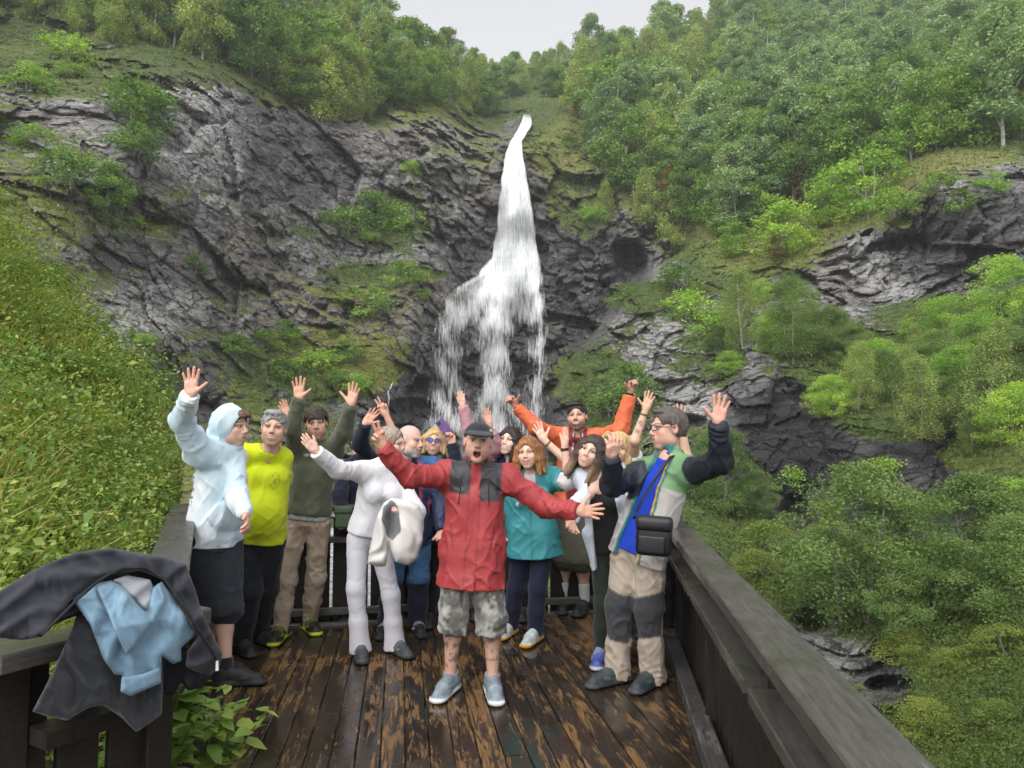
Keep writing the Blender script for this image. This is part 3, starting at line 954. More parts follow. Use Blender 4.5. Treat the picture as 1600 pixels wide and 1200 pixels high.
def put_tree(key, px, py, H, label, group=None, name='tree', cat='tree', wide=1.0, sink=0.3, pos=None, lean=0.06):
    vs = TREES[key]
    H *= 1.22 if group and 'bush' not in key and 'near' not in key else 1.0
    tcount[key] = tcount.get(key, 0) + 1
    if pos is None and 600 < px < 1110 and group and py - skyf(px) < 34: H *= .72
    tm, cm, H0 = vs[tcount[key] % len(vs)]
    p = terr(px, py)[0] if pos is None else np.array(pos)
    root = empty(name, (p[0], p[1], p[2] - sink), random.uniform(0, 6.28))
    s = H / H0
    root.scale = (s * wide, s * wide, s)
    root.rotation_euler = (random.gauss(0, lean), random.gauss(0, lean), random.uniform(0, 6.28))
    tag(root, label, cat, group)
    link('trunk', tm, root)
    link('crown', cm, root)
    return root


def scatter(poly_top, poly_bot, x0, x1, dx, dy, rng):
    """jittered rows of points between two curves (photo pixels)"""
    out = []
    y = -80.0
    row = 0
    while y < 420:
        x = x0 + (row % 2) * dx / 2
        while x < x1:
            jx, jy = x + rng.uniform(-.38, .38) * dx, y + rng.uniform(-.38, .38) * dy
            if poly_top(jx) < jy < poly_bot(jx): out.append((jx, jy))
            x += dx
        y += dy
        row += 1
    return out


rng = random.Random(11)
# the wood on the right hillside
bot_r = lambda x: float(np.interp(x, [890, 930, 985, 1080, 1150, 1250, 1330, 1400, 1470, 1620], [150, 260, 330, 372, 375, 352, 312, 264, 240, 226]))
for (x, y) in scatter(lambda x: max(skyf(x) + 4, -25), bot_r, 885, 1630, 33, 24, rng):
    near_edge = bot_r(x) - y
    k = rng.random()
    if near_edge < 70 and x > 1060 and k < .45: key, H = 'bright', rng.uniform(5, 8)
    elif x < 1150 and k < .5: key, H = 'birch', rng.uniform(8, 11)
    elif k < .62: key, H = 'aspen', rng.uniform(9, 13.5)
    elif k < .97: key, H = 'green', rng.uniform(7, 11)
    else: key, H = 'autumn', rng.uniform(5, 7)
    put_tree(key, x, y, H, {'bright': 'small bright green tree at the lower edge of the right hillside wood', 'birch': 'slender pale birch in the wood right of the waterfall',
             'aspen': 'tall grey green aspen in the dense wood on the right hillside', 'green': 'round dark green tree in the wood on the right hillside',
             'autumn': 'small yellowing tree among the green right hillside wood'}[key], key + ' trees of the right hillside wood', key.replace('bright', 'bright_green').replace('green', 'broadleaf').replace('broadleaf_broadleaf', 'broadleaf').replace('bright_broadleaf', 'rowan') + '_tree')
# the wood along the top of the left cliff
bot_l = lambda x: float(np.interp(x, [-60, 60, 150, 250, 330, 400, 470, 540, 600, 700, 760, 800, 900], [20, 40, 60, 85, 95, 140, 168, 195, 175, 182, 190, 160, 120]))
for (x, y) in scatter(lambda x: max(skyf(x) + 4, -30), bot_l, -60, 884, 31, 22, rng):
    k = rng.random()
    key, H = ('birch', rng.uniform(6, 9)) if k < .4 else ('green', rng.uniform(6, 9)) if k < .85 else ('aspen', rng.uniform(7, 10))
    if x < 200: H *= .62
    if x > 720: H *= .85
    put_tree(key, x, y, H, {'birch': 'pale drooping birch in the wood above the left cliff', 'aspen': 'tall aspen in the wood above the left cliff', 'green': 'round green tree in the wood above the left cliff'}[key],
             key + ' trees above the left cliff', {'birch': 'birch_tree', 'aspen': 'aspen_tree', 'green': 'broadleaf_tree'}[key])

for k in range(34):      # the wood closes over the saddle behind the fall
    x = rng.uniform(715, 900)
    y = skyf(x) + rng.uniform(4, 58)
    if abs(x - 822) < 22 and y > 140: continue
    put_tree(rng.choice(['green', 'green', 'birch', 'aspen']), x, y, rng.uniform(5.0, 7.5), 'leafy tree on the saddle behind the top of the waterfall', 'trees on the saddle behind the fall', 'broadleaf_tree')

# trees and bushes that stand out singly
SINGLE = [
    ('near_birch', 1160, 545, 7.0, 'soft grey green birch on the ledge right of the fall', 1.0), ('near_green', 1240, 560, 6.5, 'rounded green tree beside the ledge birch', .9),
    ('near_green', 1300, 560, 4.4, 'low green tree at the cliff foot right of the ledge birch', 1.0), ('near_birch', 1345, 640, 4.6, 'loose pale tree with bare twigs above the dark lower cliff', 1.1),
    ('near_birch', 1440, 680, 5.0, 'yellowish birch at the right middle of the ledge', 1.1), ('near_birch', 1540, 690, 6.5, 'airy birch on the ledge near the right picture edge', 1.1), ('near_green', 1390, 625, 3.6, 'dark green tree between the two pale ledge birches', 1.0),
    ('near_bright', 1300, 645, 2.8, 'bright yellow green shrubby tree on the lip of the dark cliff', 1.1), ('near_bright', 1580, 520, 5.5, 'fresh green tree by the upper right cliff', .9), ('near_bright', 1480, 525, 3.4, 'low bright green thicket below the upper right cliff', 1.4),
    ('near_green', 1590, 650, 5.0, 'green tree cut by the right picture edge', 1.0),
    ('near_green', 1350, 968, 5.9, 'large layered green tree in the gorge beyond the railing', 1.05), ('near_green', 1265, 955, 3.4, 'green tree leaning at the left of the large gorge tree', 1.0),
    ('near_green', 1525, 945, 4.3, 'broad dark green tree in the gorge at the right', 1.15), ('near_green', 1435, 990, 2.7, 'bushy green tree between the two large gorge trees', 1.2), ('near_green', 1600, 965, 3.2, 'green tree low at the right picture edge', 1.2),
    ('near_green', 1125, 800, 5.0, 'dark fine leaved tree behind the man in the green and grey jacket', 1.0), ('near_green', 1180, 800, 2.8, 'low dark tree at the foot of the grey cliff', 1.1),
    ('bright', 1360, 335, 7.5, 'bright green spreading tree on top of the pale right cliff', 1.2), ('bright', 1290, 350, 5.0, 'bright green low tree left of the pale right cliff', 1.2), ('bright', 1230, 400, 6.0, 'fresh green tree in the hollow below the wood', 1.2),
    ('bright', 1150, 400, 4.5, 'bright leafy tree above the grey spur', 1.2), ('birch', 1060, 385, 8.5, 'pale birch at the top of the grey spur', 1.1), ('birch', 1010, 350, 8.0, 'grey green birch hanging over the gully', 1.1), ('autumn', 1215, 415, 4.0, 'small reddish tree above the spur', 1.0),
    ('birch', 945, 345, 6, 'pale birch on the right bank of the upper fall', 1.0), ('green', 960, 250, 7.5, 'dark tree right of the mossy knoll', 1.0), ('green', 935, 200, 7.0, 'dark rounded tree behind the mossy knoll', 1.0),
    ('birch', 510, 185, 9.5, 'tall pale birch on the brink of the left cliff', 1.2), ('birch', 440, 150, 8.5, 'pale feathery birch on the left brink with its trunk showing', 1.2), ('green', 585, 170, 7.5, 'green tree at the right end of the left brink', 1.1), ('green', 640, 165, 7.0, 'rounded green tree above the cliff left of the fall', 1.2), ('birch', 545, 180, 6.5, 'slim birch right of the tall one on the left brink', 1.1),
    ('bush', 205, 188, 3.4, 'rounded dark bush on the upper left cliff', 1.3), ('bush_bright', 110, 100, 2.6, 'bright bush at the upper left corner', 1.4), ('bush', 235, 185, 3.0, 'bush beside the rounded dark bush on the left cliff', 1.3), ('green', 165, 350, 5.0, 'dark tree on the left cliff ledge', .8), ('bush', 105, 290, 2.6, 'small bush on the left cliff face', 1.2),
    ('bush', 210, 235, 2.2, 'low bush in the middle of the left cliff', 1.4), ('bush_bright', 50, 140, 2.0, 'bright bush high at the left picture edge', 1.4), ('bush', 590, 350, 3.8, 'bush with thin pale stems left of the fall', 1.3), ('bush_bright', 625, 360, 3.0, 'yellowish bush on the ledge left of the fall', 1.3), ('bush', 545, 365, 3.4, 'bush at the left end of the ledge by the fall', 1.2),
    ('bush', 632, 445, 2.6, 'dark bush on the moss shelf left of the fall', 1.2), ('bush', 585, 495, 3.0, 'dark rounded bush under the moss shelf', 1.0), ('bush', 555, 480, 2.2, 'small bush below the moss shelf', 1.2), ('bush', 180, 300, 2.4, 'dark bush above the left cliff ledge', 1.2),
    ('bush', 1060, 455, 2.6, 'bush on the top of the grey spur', 1.3), ('bush_bright', 1075, 500, 2.8, 'bright bush on the right of the grey spur', 1.2), ('bush', 975, 470, 1.8, 'small dark bush on the nose of the spur', 1.2), ('bush', 990, 620, 2.8, 'dark leafy bush low on the spur above the orange jacket', 1.0), ('bush', 960, 640, 2.2, 'bush below the spur beside the bearded man', 1.2),
    ('bush_bright', 1120, 520, 2.4, 'yellow green bush left of the ledge birch', 1.3), ('bush_bright', 900, 290, 2.4, 'bright bush on the slope right of the fall', 1.3), ('bush_bright', 925, 345, 2.2, 'bright bush lower on the slope right of the fall', 1.3), ('bush', 890, 230, 2.2, 'bush on the mossy knoll right of the upper fall', 1.2),
    ('bush_bright', 1400, 330, 2.2, 'yellow bush at the brink of the pale right cliff', 1.3), ('bush', 1500, 330, 2.0, 'small bush on the dark right cliff', 1.2), ('bush_bright', 1545, 300, 1.8, 'little bright bush on the right cliff face', 1.2), ('bush', 1470, 300, 2.0, 'bush above the white stained rock', 1.2), ('bush_bright', 1560, 440, 2.2, 'bright bush at the foot of the upper right cliff', 1.3),
    ('bush_bright', 1240, 760, 1.4, 'tuft of bright leaves on the dark lower cliff', 1.2), ('bush_bright', 1390, 745, 1.5, 'small bright bush overhanging the dark lower cliff', 1.2), ('bush_near', 1200, 870, 1.8, 'bush on the green slope behind the railing', 1.3), ('bush_near', 1180, 905, 1.4, 'bright low bush beside the slope boulder', 1.3),
    ('bush_near', 1420, 1015, .8, 'bright low bush below the gorge trees', 1.5), ('bush_near', 1490, 1045, .7, 'fresh green bush on the lower right slope', 1.5), ('bush_near', 1575, 1020, .9, 'darker bush on the lower right slope', 1.5), ('bush_near', 1560, 1120, .6, 'bright bush near the lower right corner', 1.5), ('bush_near', 1455, 1135, .55, 'yellow green bush on the low mossy boulder', 1.4),
    ('bush', 300, 420, 1.6, 'tiny bush on the middle of the left wall', 1.2), ('bush', 260, 345, 2.0, 'dark bush beside the ledge tree on the left wall', 1.2), ('bush_bright', 500, 585, 2.2, 'bright bush on the green slope above the raised hands', 1.5), ('bush', 540, 560, 1.8, 'dark bush on the green slope left of the fall', 1.4), ('bush', 440, 590, 1.8, 'bush on the slope behind the olive sweatshirt', 1.4),
]
rb = random.Random(5)
for k in range(60):      # small bushes rooted all over the left wall's ledges
    x, y = rb.uniform(-10, 700), rb.uniform(80, 640)
    if y < float(np.interp(x, [0, 200, 330, 480, 600, 700], [60, 100, 130, 190, 190, 200])): continue
    r_, c_ = terr(x, y)[2]
    if moss[r_, c_] < .38 or (660 < x) : continue
    put_tree(rb.choice(['bush', 'bush', 'bush_bright']), x, y, rb.uniform(.8, 1.9), 'small bush rooted on a ledge of the left cliff', 'small bushes on the left cliff ledges', 'bush', 'bush', 1.4, .15)
for k in range(30):
    x, y = rb.uniform(1100, 1600), rb.uniform(420, 1150)
    r_, c_ = terr(x, y)[2]
    if moss[r_, c_] < .5 or D1[r_, c_] < 16: continue
    put_tree('bush_near' if y > 820 else rb.choice(['bush', 'bush_bright', 'bush_bright']), x, y, rb.uniform(.8, 1.5) * (.5 if y > 820 else 1), 'small bush on the green slopes at the right', 'small bushes on the right slopes', 'bush', 'bush', 1.4, .15)
LEDGE = [(1215, 545, 4.2), (1270, 525, 4.0), (1330, 575, 4.4), (1370, 600, 4.2), (1420, 625, 4.6), (1470, 600, 4.8), (1500, 640, 5.0), (1560, 600, 5.2), (1600, 590, 5.0), (1530, 560, 4.2), (1430, 560, 3.4), (1480, 665, 4.0), (1580, 690, 4.2), (1520, 705, 3.2),
         (1120, 545, 2.6), (1140, 580, 2.4), (1080, 470, 3.0), (1235, 465, 3.4), (1190, 470, 3.0)]
for k, (x, y, H) in enumerate(LEDGE):
    H *= .8
    put_tree(['near_bright', 'near_birch', 'near_green'][k % 3], x, y, H, 'light green tree in the thicket on the right ledge above the dark cliff', 'trees of the right ledge thicket', 'broadleaf_tree', 'tree', 1.15, .3)
for key, x, y, H, lab, wd in SINGLE:
    bush = 'bush' in key
    put_tree(key, x, y, H, lab, None, 'bush' if bush else ('birch_tree' if 'birch' in key else 'broadleaf_tree'), 'bush' if bush else 'tree', wd, 0.25 if bush else 0.4)

# fallen bare branches low right
V, Fc = [], []
def bare_branch(px, py, tips, label):
    p = terr(px, py)[0]
    V, Fc = [], []
    for (tx, ty, dz) in tips:
        q = at(tx, ty, p[1] - dz)
        m = (p + q) / 2 + np.array([0.05, 0, .12])
        v, f = tube([p, m, q], [.07, .05, .015], 5)
        b = len(V); V += v; Fc += [tuple(i + b for i in k) for k in f]
    tag(link('bare_branch', mesh_np('bare_branch', V, Fc, M['birch_bark'])), label, 'branch')
bare_branch(1250, 957, [(1272, 928, .5), (1262, 925, .8)], 'pale bare branch sticking out of the cleft beyond the railing')
bare_branch(1258, 958, [(1280, 926, .3), (1275, 940, .8)], 'pale forked bare branch right of the other in the cleft')

# ------------------------------------------------------------------ grass, ferns and herbs clinging to the ledges: nobody could count it
ok = np.where((moss > 0.50) & (D1 > 12) & (PX > -100) & (PX < 1700) & (PY > -40) & (PY < 1260))
w = (moss[ok] - 0.3) * np.where(PX[ok] > 1050, 1.2, .9) * np.where(D1[ok] < 60, 1.6, 1.0) * np.where((D1[ok] < 34) & (PX[ok] > 1050), 2.6, 1.0)
forest = ((PX[ok] > 900) & (PY[ok] < np.interp(PX[ok], [890, 930, 985, 1080, 1150, 1250, 1330, 1400, 1470, 1620], [150, 260, 330, 372, 375, 352, 305, 250, 222, 205]) - 25))
w = np.where(forest, w * .25, w)
w /= w.sum()
NT_ = 130000
sel = RNG.choice(len(ok[0]), NT_, p=w)
cp = P1[ok][sel] + RNG.normal(size=(NT_, 3)) * 0.18
dsel = D1[ok][sel]
cp[:, 2] += RNG.uniform(0, .4, NT_) * dsel / 60
cp[:, 1] -= RNG.uniform(0, .5, NT_) * dsel / 60
v, f = leaf_quads(cp, np.clip(dsel * 0.0042, 0.06, .42), .2, .5)
hv = np.repeat(RNG.uniform(0.1, .9, NT_), 4)
M['leaf_ledge'] = leaf_material('leaf_ledge', [(0.2, (0.075, 0.115, 0.028)), (0.42, (0.14, 0.195, 0.042)), (0.6, (0.21, 0.25, 0.055)), (0.85, (0.28, 0.25, 0.08))], .4, .22)
tag(link('ledge_plants', mesh_np('ledge_plants', v, f, M['leaf_ledge'], False, {'leafvar': hv})), 'grass ferns and herbs growing over the cliff ledges', 'ground cover', kind='stuff')
# ================================================================== overgrown bank left of the deck
def rail_out(y): return left_x(y) - 0.24


def bank_z(y, dx):
    A = np.interp(y, [1, 3, 6, 8, 10], [0.0, 0.05, .35, .70, 1.12])
    B = np.interp(y, [1, 3, 6, 8, 10], [0.25, 0.36, .62, .88, 1.12])
    z = np.interp(y, [1, 2.6, 4, 6], [.1, .38, .62, .66]) + A * (1 - np.exp(-np.maximum(dx, 0) / .22)) + B * dx
    z = z + 0.62 * (fbm(np.stack([y * .75, dx * .9, y * 0], -1), 3, seed=31) - .5) * np.clip(dx * 2.5, 0, 1) * 2
    z = z - 1.2 * np.clip(y - 9.6, 0, 9) ** 1.5 - 2.5 * np.clip(-dx, 0, 1)
    return z


ny, nx = 120, 110
yy = np.linspace(0.4, 14.0, ny)
dd = np.concatenate([np.linspace(-0.5, 0, 8)[:-1], np.linspace(0, 1, nx - 7) ** 1.5 * 9.0])
YY, DD = np.meshgrid(yy, dd, indexing='ij')
ZZ = bank_z(YY, DD)
XX = rail_out(YY) - DD
tag(link('bank_ground', mesh_np('bank_ground', np.stack([XX, YY, ZZ], -1).reshape(-1, 3), grid_faces(ny, nx), M['soil'])), 'steep earth bank under the plants at the left', 'ground', kind='structure')


def bank_points(n, y0=2.55, y1=11.2, rng=RNG, dmax=5.5):
    y = rng.uniform(y0, y1, n)
    dx = rng.uniform(0, 1, n) ** 1.25 * np.interp(y, [2, 5, 11], [2.0, 3.6, dmax])
    return np.stack([rail_out(y) - dx, y, bank_z(y, dx)], -1), dx


def in_view(p, m=70):
    """keep what the photograph could show, with a margin"""
    d = p - np.array([0, 0, CAM_H])
    x = CX + F_PX * d[:, 0] / (d[:, 1] * _cp + d[:, 2] * _sp)
    return x > -160


# clumped leafy herbs
cen, _ = bank_points(2600)
cen = cen[in_view(cen)]
kinds = RNG.uniform(0, 1, len(cen))
C, S, VAR = [], [], []
patch = fbm(cen * np.array([.9, .9, .9]), 3, seed=77)
for c, k, pt_ in zip(cen, kinds, patch):
    big = k < .22
    n = int(RNG.integers(20, 36)) if big else int(RNG.integers(40, 95))
    r = RNG.uniform(.08, .30)
    q = RNG.normal(size=(n, 3)) * np.array([r, r, r * .75]) + np.array([0.15 * r, -0.25 * r, r * RNG.uniform(.4, 1.3) + .03])
    C.append(c + q)
    S.append(np.full(n, (RNG.uniform(.045, .078) if big else RNG.uniform(.018, .044)) * np.interp(c[1], [2, 10], [.8, 1.25])))
    VAR.append(np.clip(RNG.normal(.22 + 1.5 * (pt_ - .42) + .5 * (k > .88) - .15 * big, .20, n), -.2, 1.4))
C, S, VAR = np.concatenate(C), np.concatenate(S), np.concatenate(VAR)
ok_ = C[:, 0] < rail_out(C[:, 1]) + .10
C, S, VAR = C[ok_], S[ok_], VAR[ok_]
v, f = leaf_quads(C, S, .55, .62, RNG, .18)
tag(link('undergrowth', mesh_np('undergrowth', v, f, M['leaf_bank'], False, {'leafvar': np.repeat(VAR, 4)})), 'dense leafy undergrowth covering the left bank', 'undergrowth', kind='stuff')

# grass blades
base, _ = bank_points(17000)
base = base[in_view(base) & (base[:, 0] < rail_out(base[:, 1]) - .15)]
n = len(base)
h = RNG.uniform(.22, .60, n)[:, None]
dirn = RNG.normal(size=(n, 3)) * np.array([.5, .5, .1]) + np.array([.20, -.2, .9])
dirn /= np.linalg.norm(dirn, axis=1, keepdims=True)
side = np.cross(dirn, RNG.normal(size=(n, 3)))
side /= np.linalg.norm(side, axis=1, keepdims=True)
bend = np.stack([RNG.normal(size=n) * .3 + .1, RNG.normal(size=n) * .3 - .1, -RNG.uniform(.2, .6, n)], -1)
m1 = base + dirn * h * .55
m2 = base + dirn * h * .9 + bend * h * .35
ww = .0045
v = np.stack([base - side * ww, base + side * ww, m1 - side * ww, m1 + side * ww, m2], 1).reshape(-1, 3)
i = np.arange(n)[:, None] * 5
fq = np.concatenate([i + np.array([[0, 1, 3]]), i + np.array([[0, 3, 2]]), i + np.array([[2, 3, 4]])])
tag(link('bank_grass', mesh_np('bank_grass', v, fq, M['grass_bank'], False, {'leafvar': np.repeat(RNG.uniform(0, 1, n), 5)})), 'long yellowing grass blades hanging on the left bank', 'grass', kind='stuff')


# fern plants: arching fronds with paired leaflets
def fern_mesh(seed, fronds=9, L=.55):
    rng = np.random.default_rng(seed)
    V, Fq = [], []
    for k in range(fronds):
        a = 2 * math.pi * k / fronds + rng.normal() * .25
        l = L * rng.uniform(.75, 1.15)
        o = np.array([math.cos(a), math.sin(a), 0])
        sd = np.array([-math.sin(a), math.cos(a), 0])
        rp = [o * l * (t * .9) + np.array([0, 0, l * (.95 * t - .85 * t * t)]) for t in np.linspace(0, 1, 7)]
        for a_, b_ in zip(rp[:-1], rp[1:]):
            b = len(V)
            V += [a_ - sd * .003, a_ + sd * .003, b_ + sd * .003, b_ - sd * .003]
            Fq.append((b, b + 1, b + 2, b + 3))
        for j in range(15):
            t = (j + 1) / 15
            p = o * l * (t * .9) + np.array([0, 0, l * (.95 * t - .85 * t * t)])
            q = o * l * ((t + .05) * .9) + np.array([0, 0, l * (.95 * (t + .05) - .85 * (t + .05) ** 2)])
            w = l * .26 * math.sin(math.pi * min(1, .12 + t * .88)) ** .8 * (1 - .35 * t) + .004
            for s in (-1, 1):
                tip = p + sd * s * w + o * w * .25 - np.array([0, 0, w * .22])
                hw = (q - p) * .48
                b = len(V)
                V += [p - hw * .5, (p + tip) / 2 + hw * .75, tip, (p + tip) / 2 - hw * .55]
                Fq.append((b, b + 1, b + 2, b + 3))
    return mesh_np('fern', V, Fq, M['leaf_fern'], False, {'leafvar': np.repeat(rng.uniform(.1, .7, len(Fq)), 4)})


M['leaf_fern'] = leaf_material('leaf_fern', [(0.2, (0.06, 0.11, 0.02)), (0.45, (0.12, 0.185, 0.03)), (0.65, (0.20, 0.245, 0.045)), (0.88, (0.30, 0.20, 0.06))], .4, .8)
ferns = [fern_mesh(s) for s in (1, 2, 3, 4)]
FPOS = [(9.3, .25, 1.25), (9.0, .6, 1.2), (8.6, .15, 1.1), (8.9, 1.1, 1.2), (7.8, .3, 1.1), (7.4, .8, 1.2), (6.9, .2, 1.0), (6.6, 1.3, 1.1), (6.0, .6, 1.0), (5.6, .25, .9), (5.3, 1.0, 1.0), (4.8, .5, .9), (9.4, 1.7, 1.3), (8.2, 1.9, 1.2), (7.0, 2.0, 1.2), (9.2, 2.6, 1.3), (4.3, .9, .8), (3.8, .45, .7)]
for k, (y, dx, s) in enumerate(FPOS):
    z = float(bank_z(np.array([y]), np.array([dx]))[0])
    o = link('fern', ferns[k % 4], None, (rail_out(y) - dx - .1, y, z + .24))
    o.scale = (s * 1.25, s * 1.25, s * 1.25)
    o.rotation_euler = (random.uniform(-.1, .3), random.uniform(.1, .6), random.uniform(0, 6))
    tag(o, 'yellow green fern with arching fronds on the left bank', 'fern', 'ferns on the left bank')


# leafy plants with leaves large enough to tell apart
def big_leaf_mesh(name, mat, jag=5):
    """toothed oval leaf along +Y, folded on its midrib, 1 long"""
    V, Fq = [(0, 0, 0)], []
    n = 6
    mid = [(0, t, -0.10 * t * t) for t in np.linspace(0, 1, n + 1)]
    V = list(mid)
    for s in (-1, 1):
        st = len(V)
        for j, t in enumerate(np.linspace(0, 1, n + 1)):
            w = .36 * math.sin(math.pi * t ** .75) ** .85 * (1.0 if j % 2 else .86)
            V.append((s * w, t - (.05 if j % 2 else 0), -0.10 * t * t + w * .25))
        for j in range(n):
            q = (mid.index(mid[j]), j + 1, st + j + 1, st + j)
            Fq.append(q if s > 0 else q[::-1])
    return mesh_np(name, V, Fq, mat, True, {'leafvar': np.full(len(V), .5)})


M['leaf_near'] = leaf_material('leaf_near', [(0.15, (0.15, 0.26, 0.055)), (0.40, (0.25, 0.38, 0.08)), (0.62, (0.38, 0.46, 0.10)), (0.85, (0.52, 0.45, 0.10))], .35, 2.0, .5, 1.1)
M['stem'] = simple_material('stem', (0.10, 0.10, 0.03), (0.20, 0.16, 0.06), 20, .7, 0)
big_leaf = big_leaf_mesh('leaf', M['leaf_near'])


def leafy_plant(pos, stems, h, leaf, label, spread=.3, lean=(0, 0), seed=0, group=None):
    rng = random.Random(seed)
    root = empty('leafy_plant', pos)
    tag(root, label, 'plant', group)
    for s in range(stems):
        a = rng.uniform(0, 6.28)
        tx, ty = math.cos(a) * spread * rng.uniform(.4, 1) + lean[0], math.sin(a) * spread * rng.uniform(.4, 1) + lean[1]
        hh = h * rng.uniform(.7, 1.05)
        pts = [Vector((tx * t ** 1.4, ty * t ** 1.4, hh * (t - .12 * t * t) / .88)) for t in np.linspace(0, 1, 6)]
        v, f = tube([tuple(p) for p in pts], [.006 * (1 - .7 * t) for t in np.linspace(0, 1, 6)], 5)
        st = link('stem', mesh_np('stem', v, f, M['stem']), root)
        for j in range(8):
            t = .35 + .65 * j / 7
            p = pts[0].lerp(pts[-1], 0) if False else None
            i = min(int(t * 5), 4)
            q = pts[i].lerp(pts[i + 1], t * 5 - i)
            for b in (-1, 1, 0)[:3 if j == 7 else 2]:
                o = link('leaf', big_leaf, st, q)
                l = leaf * rng.uniform(.7, 1.2) * (1 if j < 6 else .75)
                o.scale = (l, l, l)
                o.rotation_euler = (rng.uniform(-.5, .35), rng.uniform(-.4, .4), a + b * 1.4 + j * .9 + rng.uniform(-.4, .4))
    return root


leafy_plant((-1.28, 2.75, 0.16), 7, .50, .10, 'bright green leafy plant overhanging the near deck edge under the jackets', .15, (.05, .06), 3)
leafy_plant((-1.18, 2.95, 0.06), 6, .50, .085, 'yellow green leafy plant at the deck edge right of the jackets', .14, (.08, .10), 5)
leafy_plant((-1.38, 2.55, -0.05), 3, .66, .08, 'leafy plant seen through the gaps of the jacket railing', .2, (0, .02), 8)
for k, (y, dx, s, lab) in enumerate([(3.4, .35, .45, 'leafy plant behind the pile of jackets'), (3.9, .25, .42, 'broad leaved plant on the bank left of the cap board'), (4.4, .7, .5, 'pale leafed plant on the low bank'), (5.0, .3, .45, 'leafy plant by the middle of the left railing'),
                                  (5.2, 1.2, .5, 'yellowish plant at the left picture edge'), (5.9, .9, .5, 'leafy plant halfway up the bank'), (6.6, .5, .5, 'leafy plant below the ferns'), (7.4, 1.4, .55, 'broad leaved plant high on the bank'), (8.3, .7, .55, 'plant near the edge of the bank')]):
    z = float(bank_z(np.array([y]), np.array([dx]))[0])
    leafy_plant((rail_out(y) - dx - .25, y, z + .08), 3, s, .07 + .008 * (k % 3), lab, .22, (.12, -.05), 20 + k)
# ================================================================== people: smooth bodies and clothes grown from joints
def surface_nets(A, org, h):
    ins = A < 0
    nx, ny, nz = A.shape
    cs = (ny - 1) * (nz - 1)
    ids, pos, quads, flip = [], [], [], []
    for ax in range(3):
        sl0 = [slice(None)] * 3; sl1 = [slice(None)] * 3
        sl0[ax] = slice(0, -1); sl1[ax] = slice(1, None)
        m = ins[tuple(sl0)] != ins[tuple(sl1)]
        o1, o2 = [a for a in range(3) if a != ax]
        # keep away from the border
        ix = np.nonzero(m)
        if len(ix[0]) == 0: continue
        I = np.stack(ix, -1)
        good = (I[:, o1] > 0) & (I[:, o1] < A.shape[o1] - 1) & (I[:, o2] > 0) & (I[:, o2] < A.shape[o2] - 1)
        I = I[good]
        J = I.copy(); J[:, ax] += 1
        a = A[I[:, 0], I[:, 1], I[:, 2]]; b = A[J[:, 0], J[:, 1], J[:, 2]]
        p = I.astype(np.float32)
        p[:, ax] += a / (a - b)
        cells = []
        for d1, d2 in ((-1, -1), (0, -1), (0, 0), (-1, 0)):
            K = I.copy(); K[:, o1] += d1; K[:, o2] += d2
            cid = (K[:, 0] * (ny - 1) + K[:, 1]) * (nz - 1) + K[:, 2]
            cells.append(cid); ids.append(cid); pos.append(p)
        q = np.stack(cells, -1)
        f = (a < 0)
        if ax == 1: f = ~f
        q[~f] = q[~f][:, ::-1]
        quads.append(q)
    ids = np.concatenate(ids); pos = np.concatenate(pos)
    u, inv = np.unique(ids, return_inverse=True)
    cnt = np.bincount(inv)
    V = np.stack([np.bincount(inv, weights=pos[:, k]) / cnt for k in range(3)], -1)
    Q = np.searchsorted(u, np.concatenate(quads))
    return V * h + org, Q


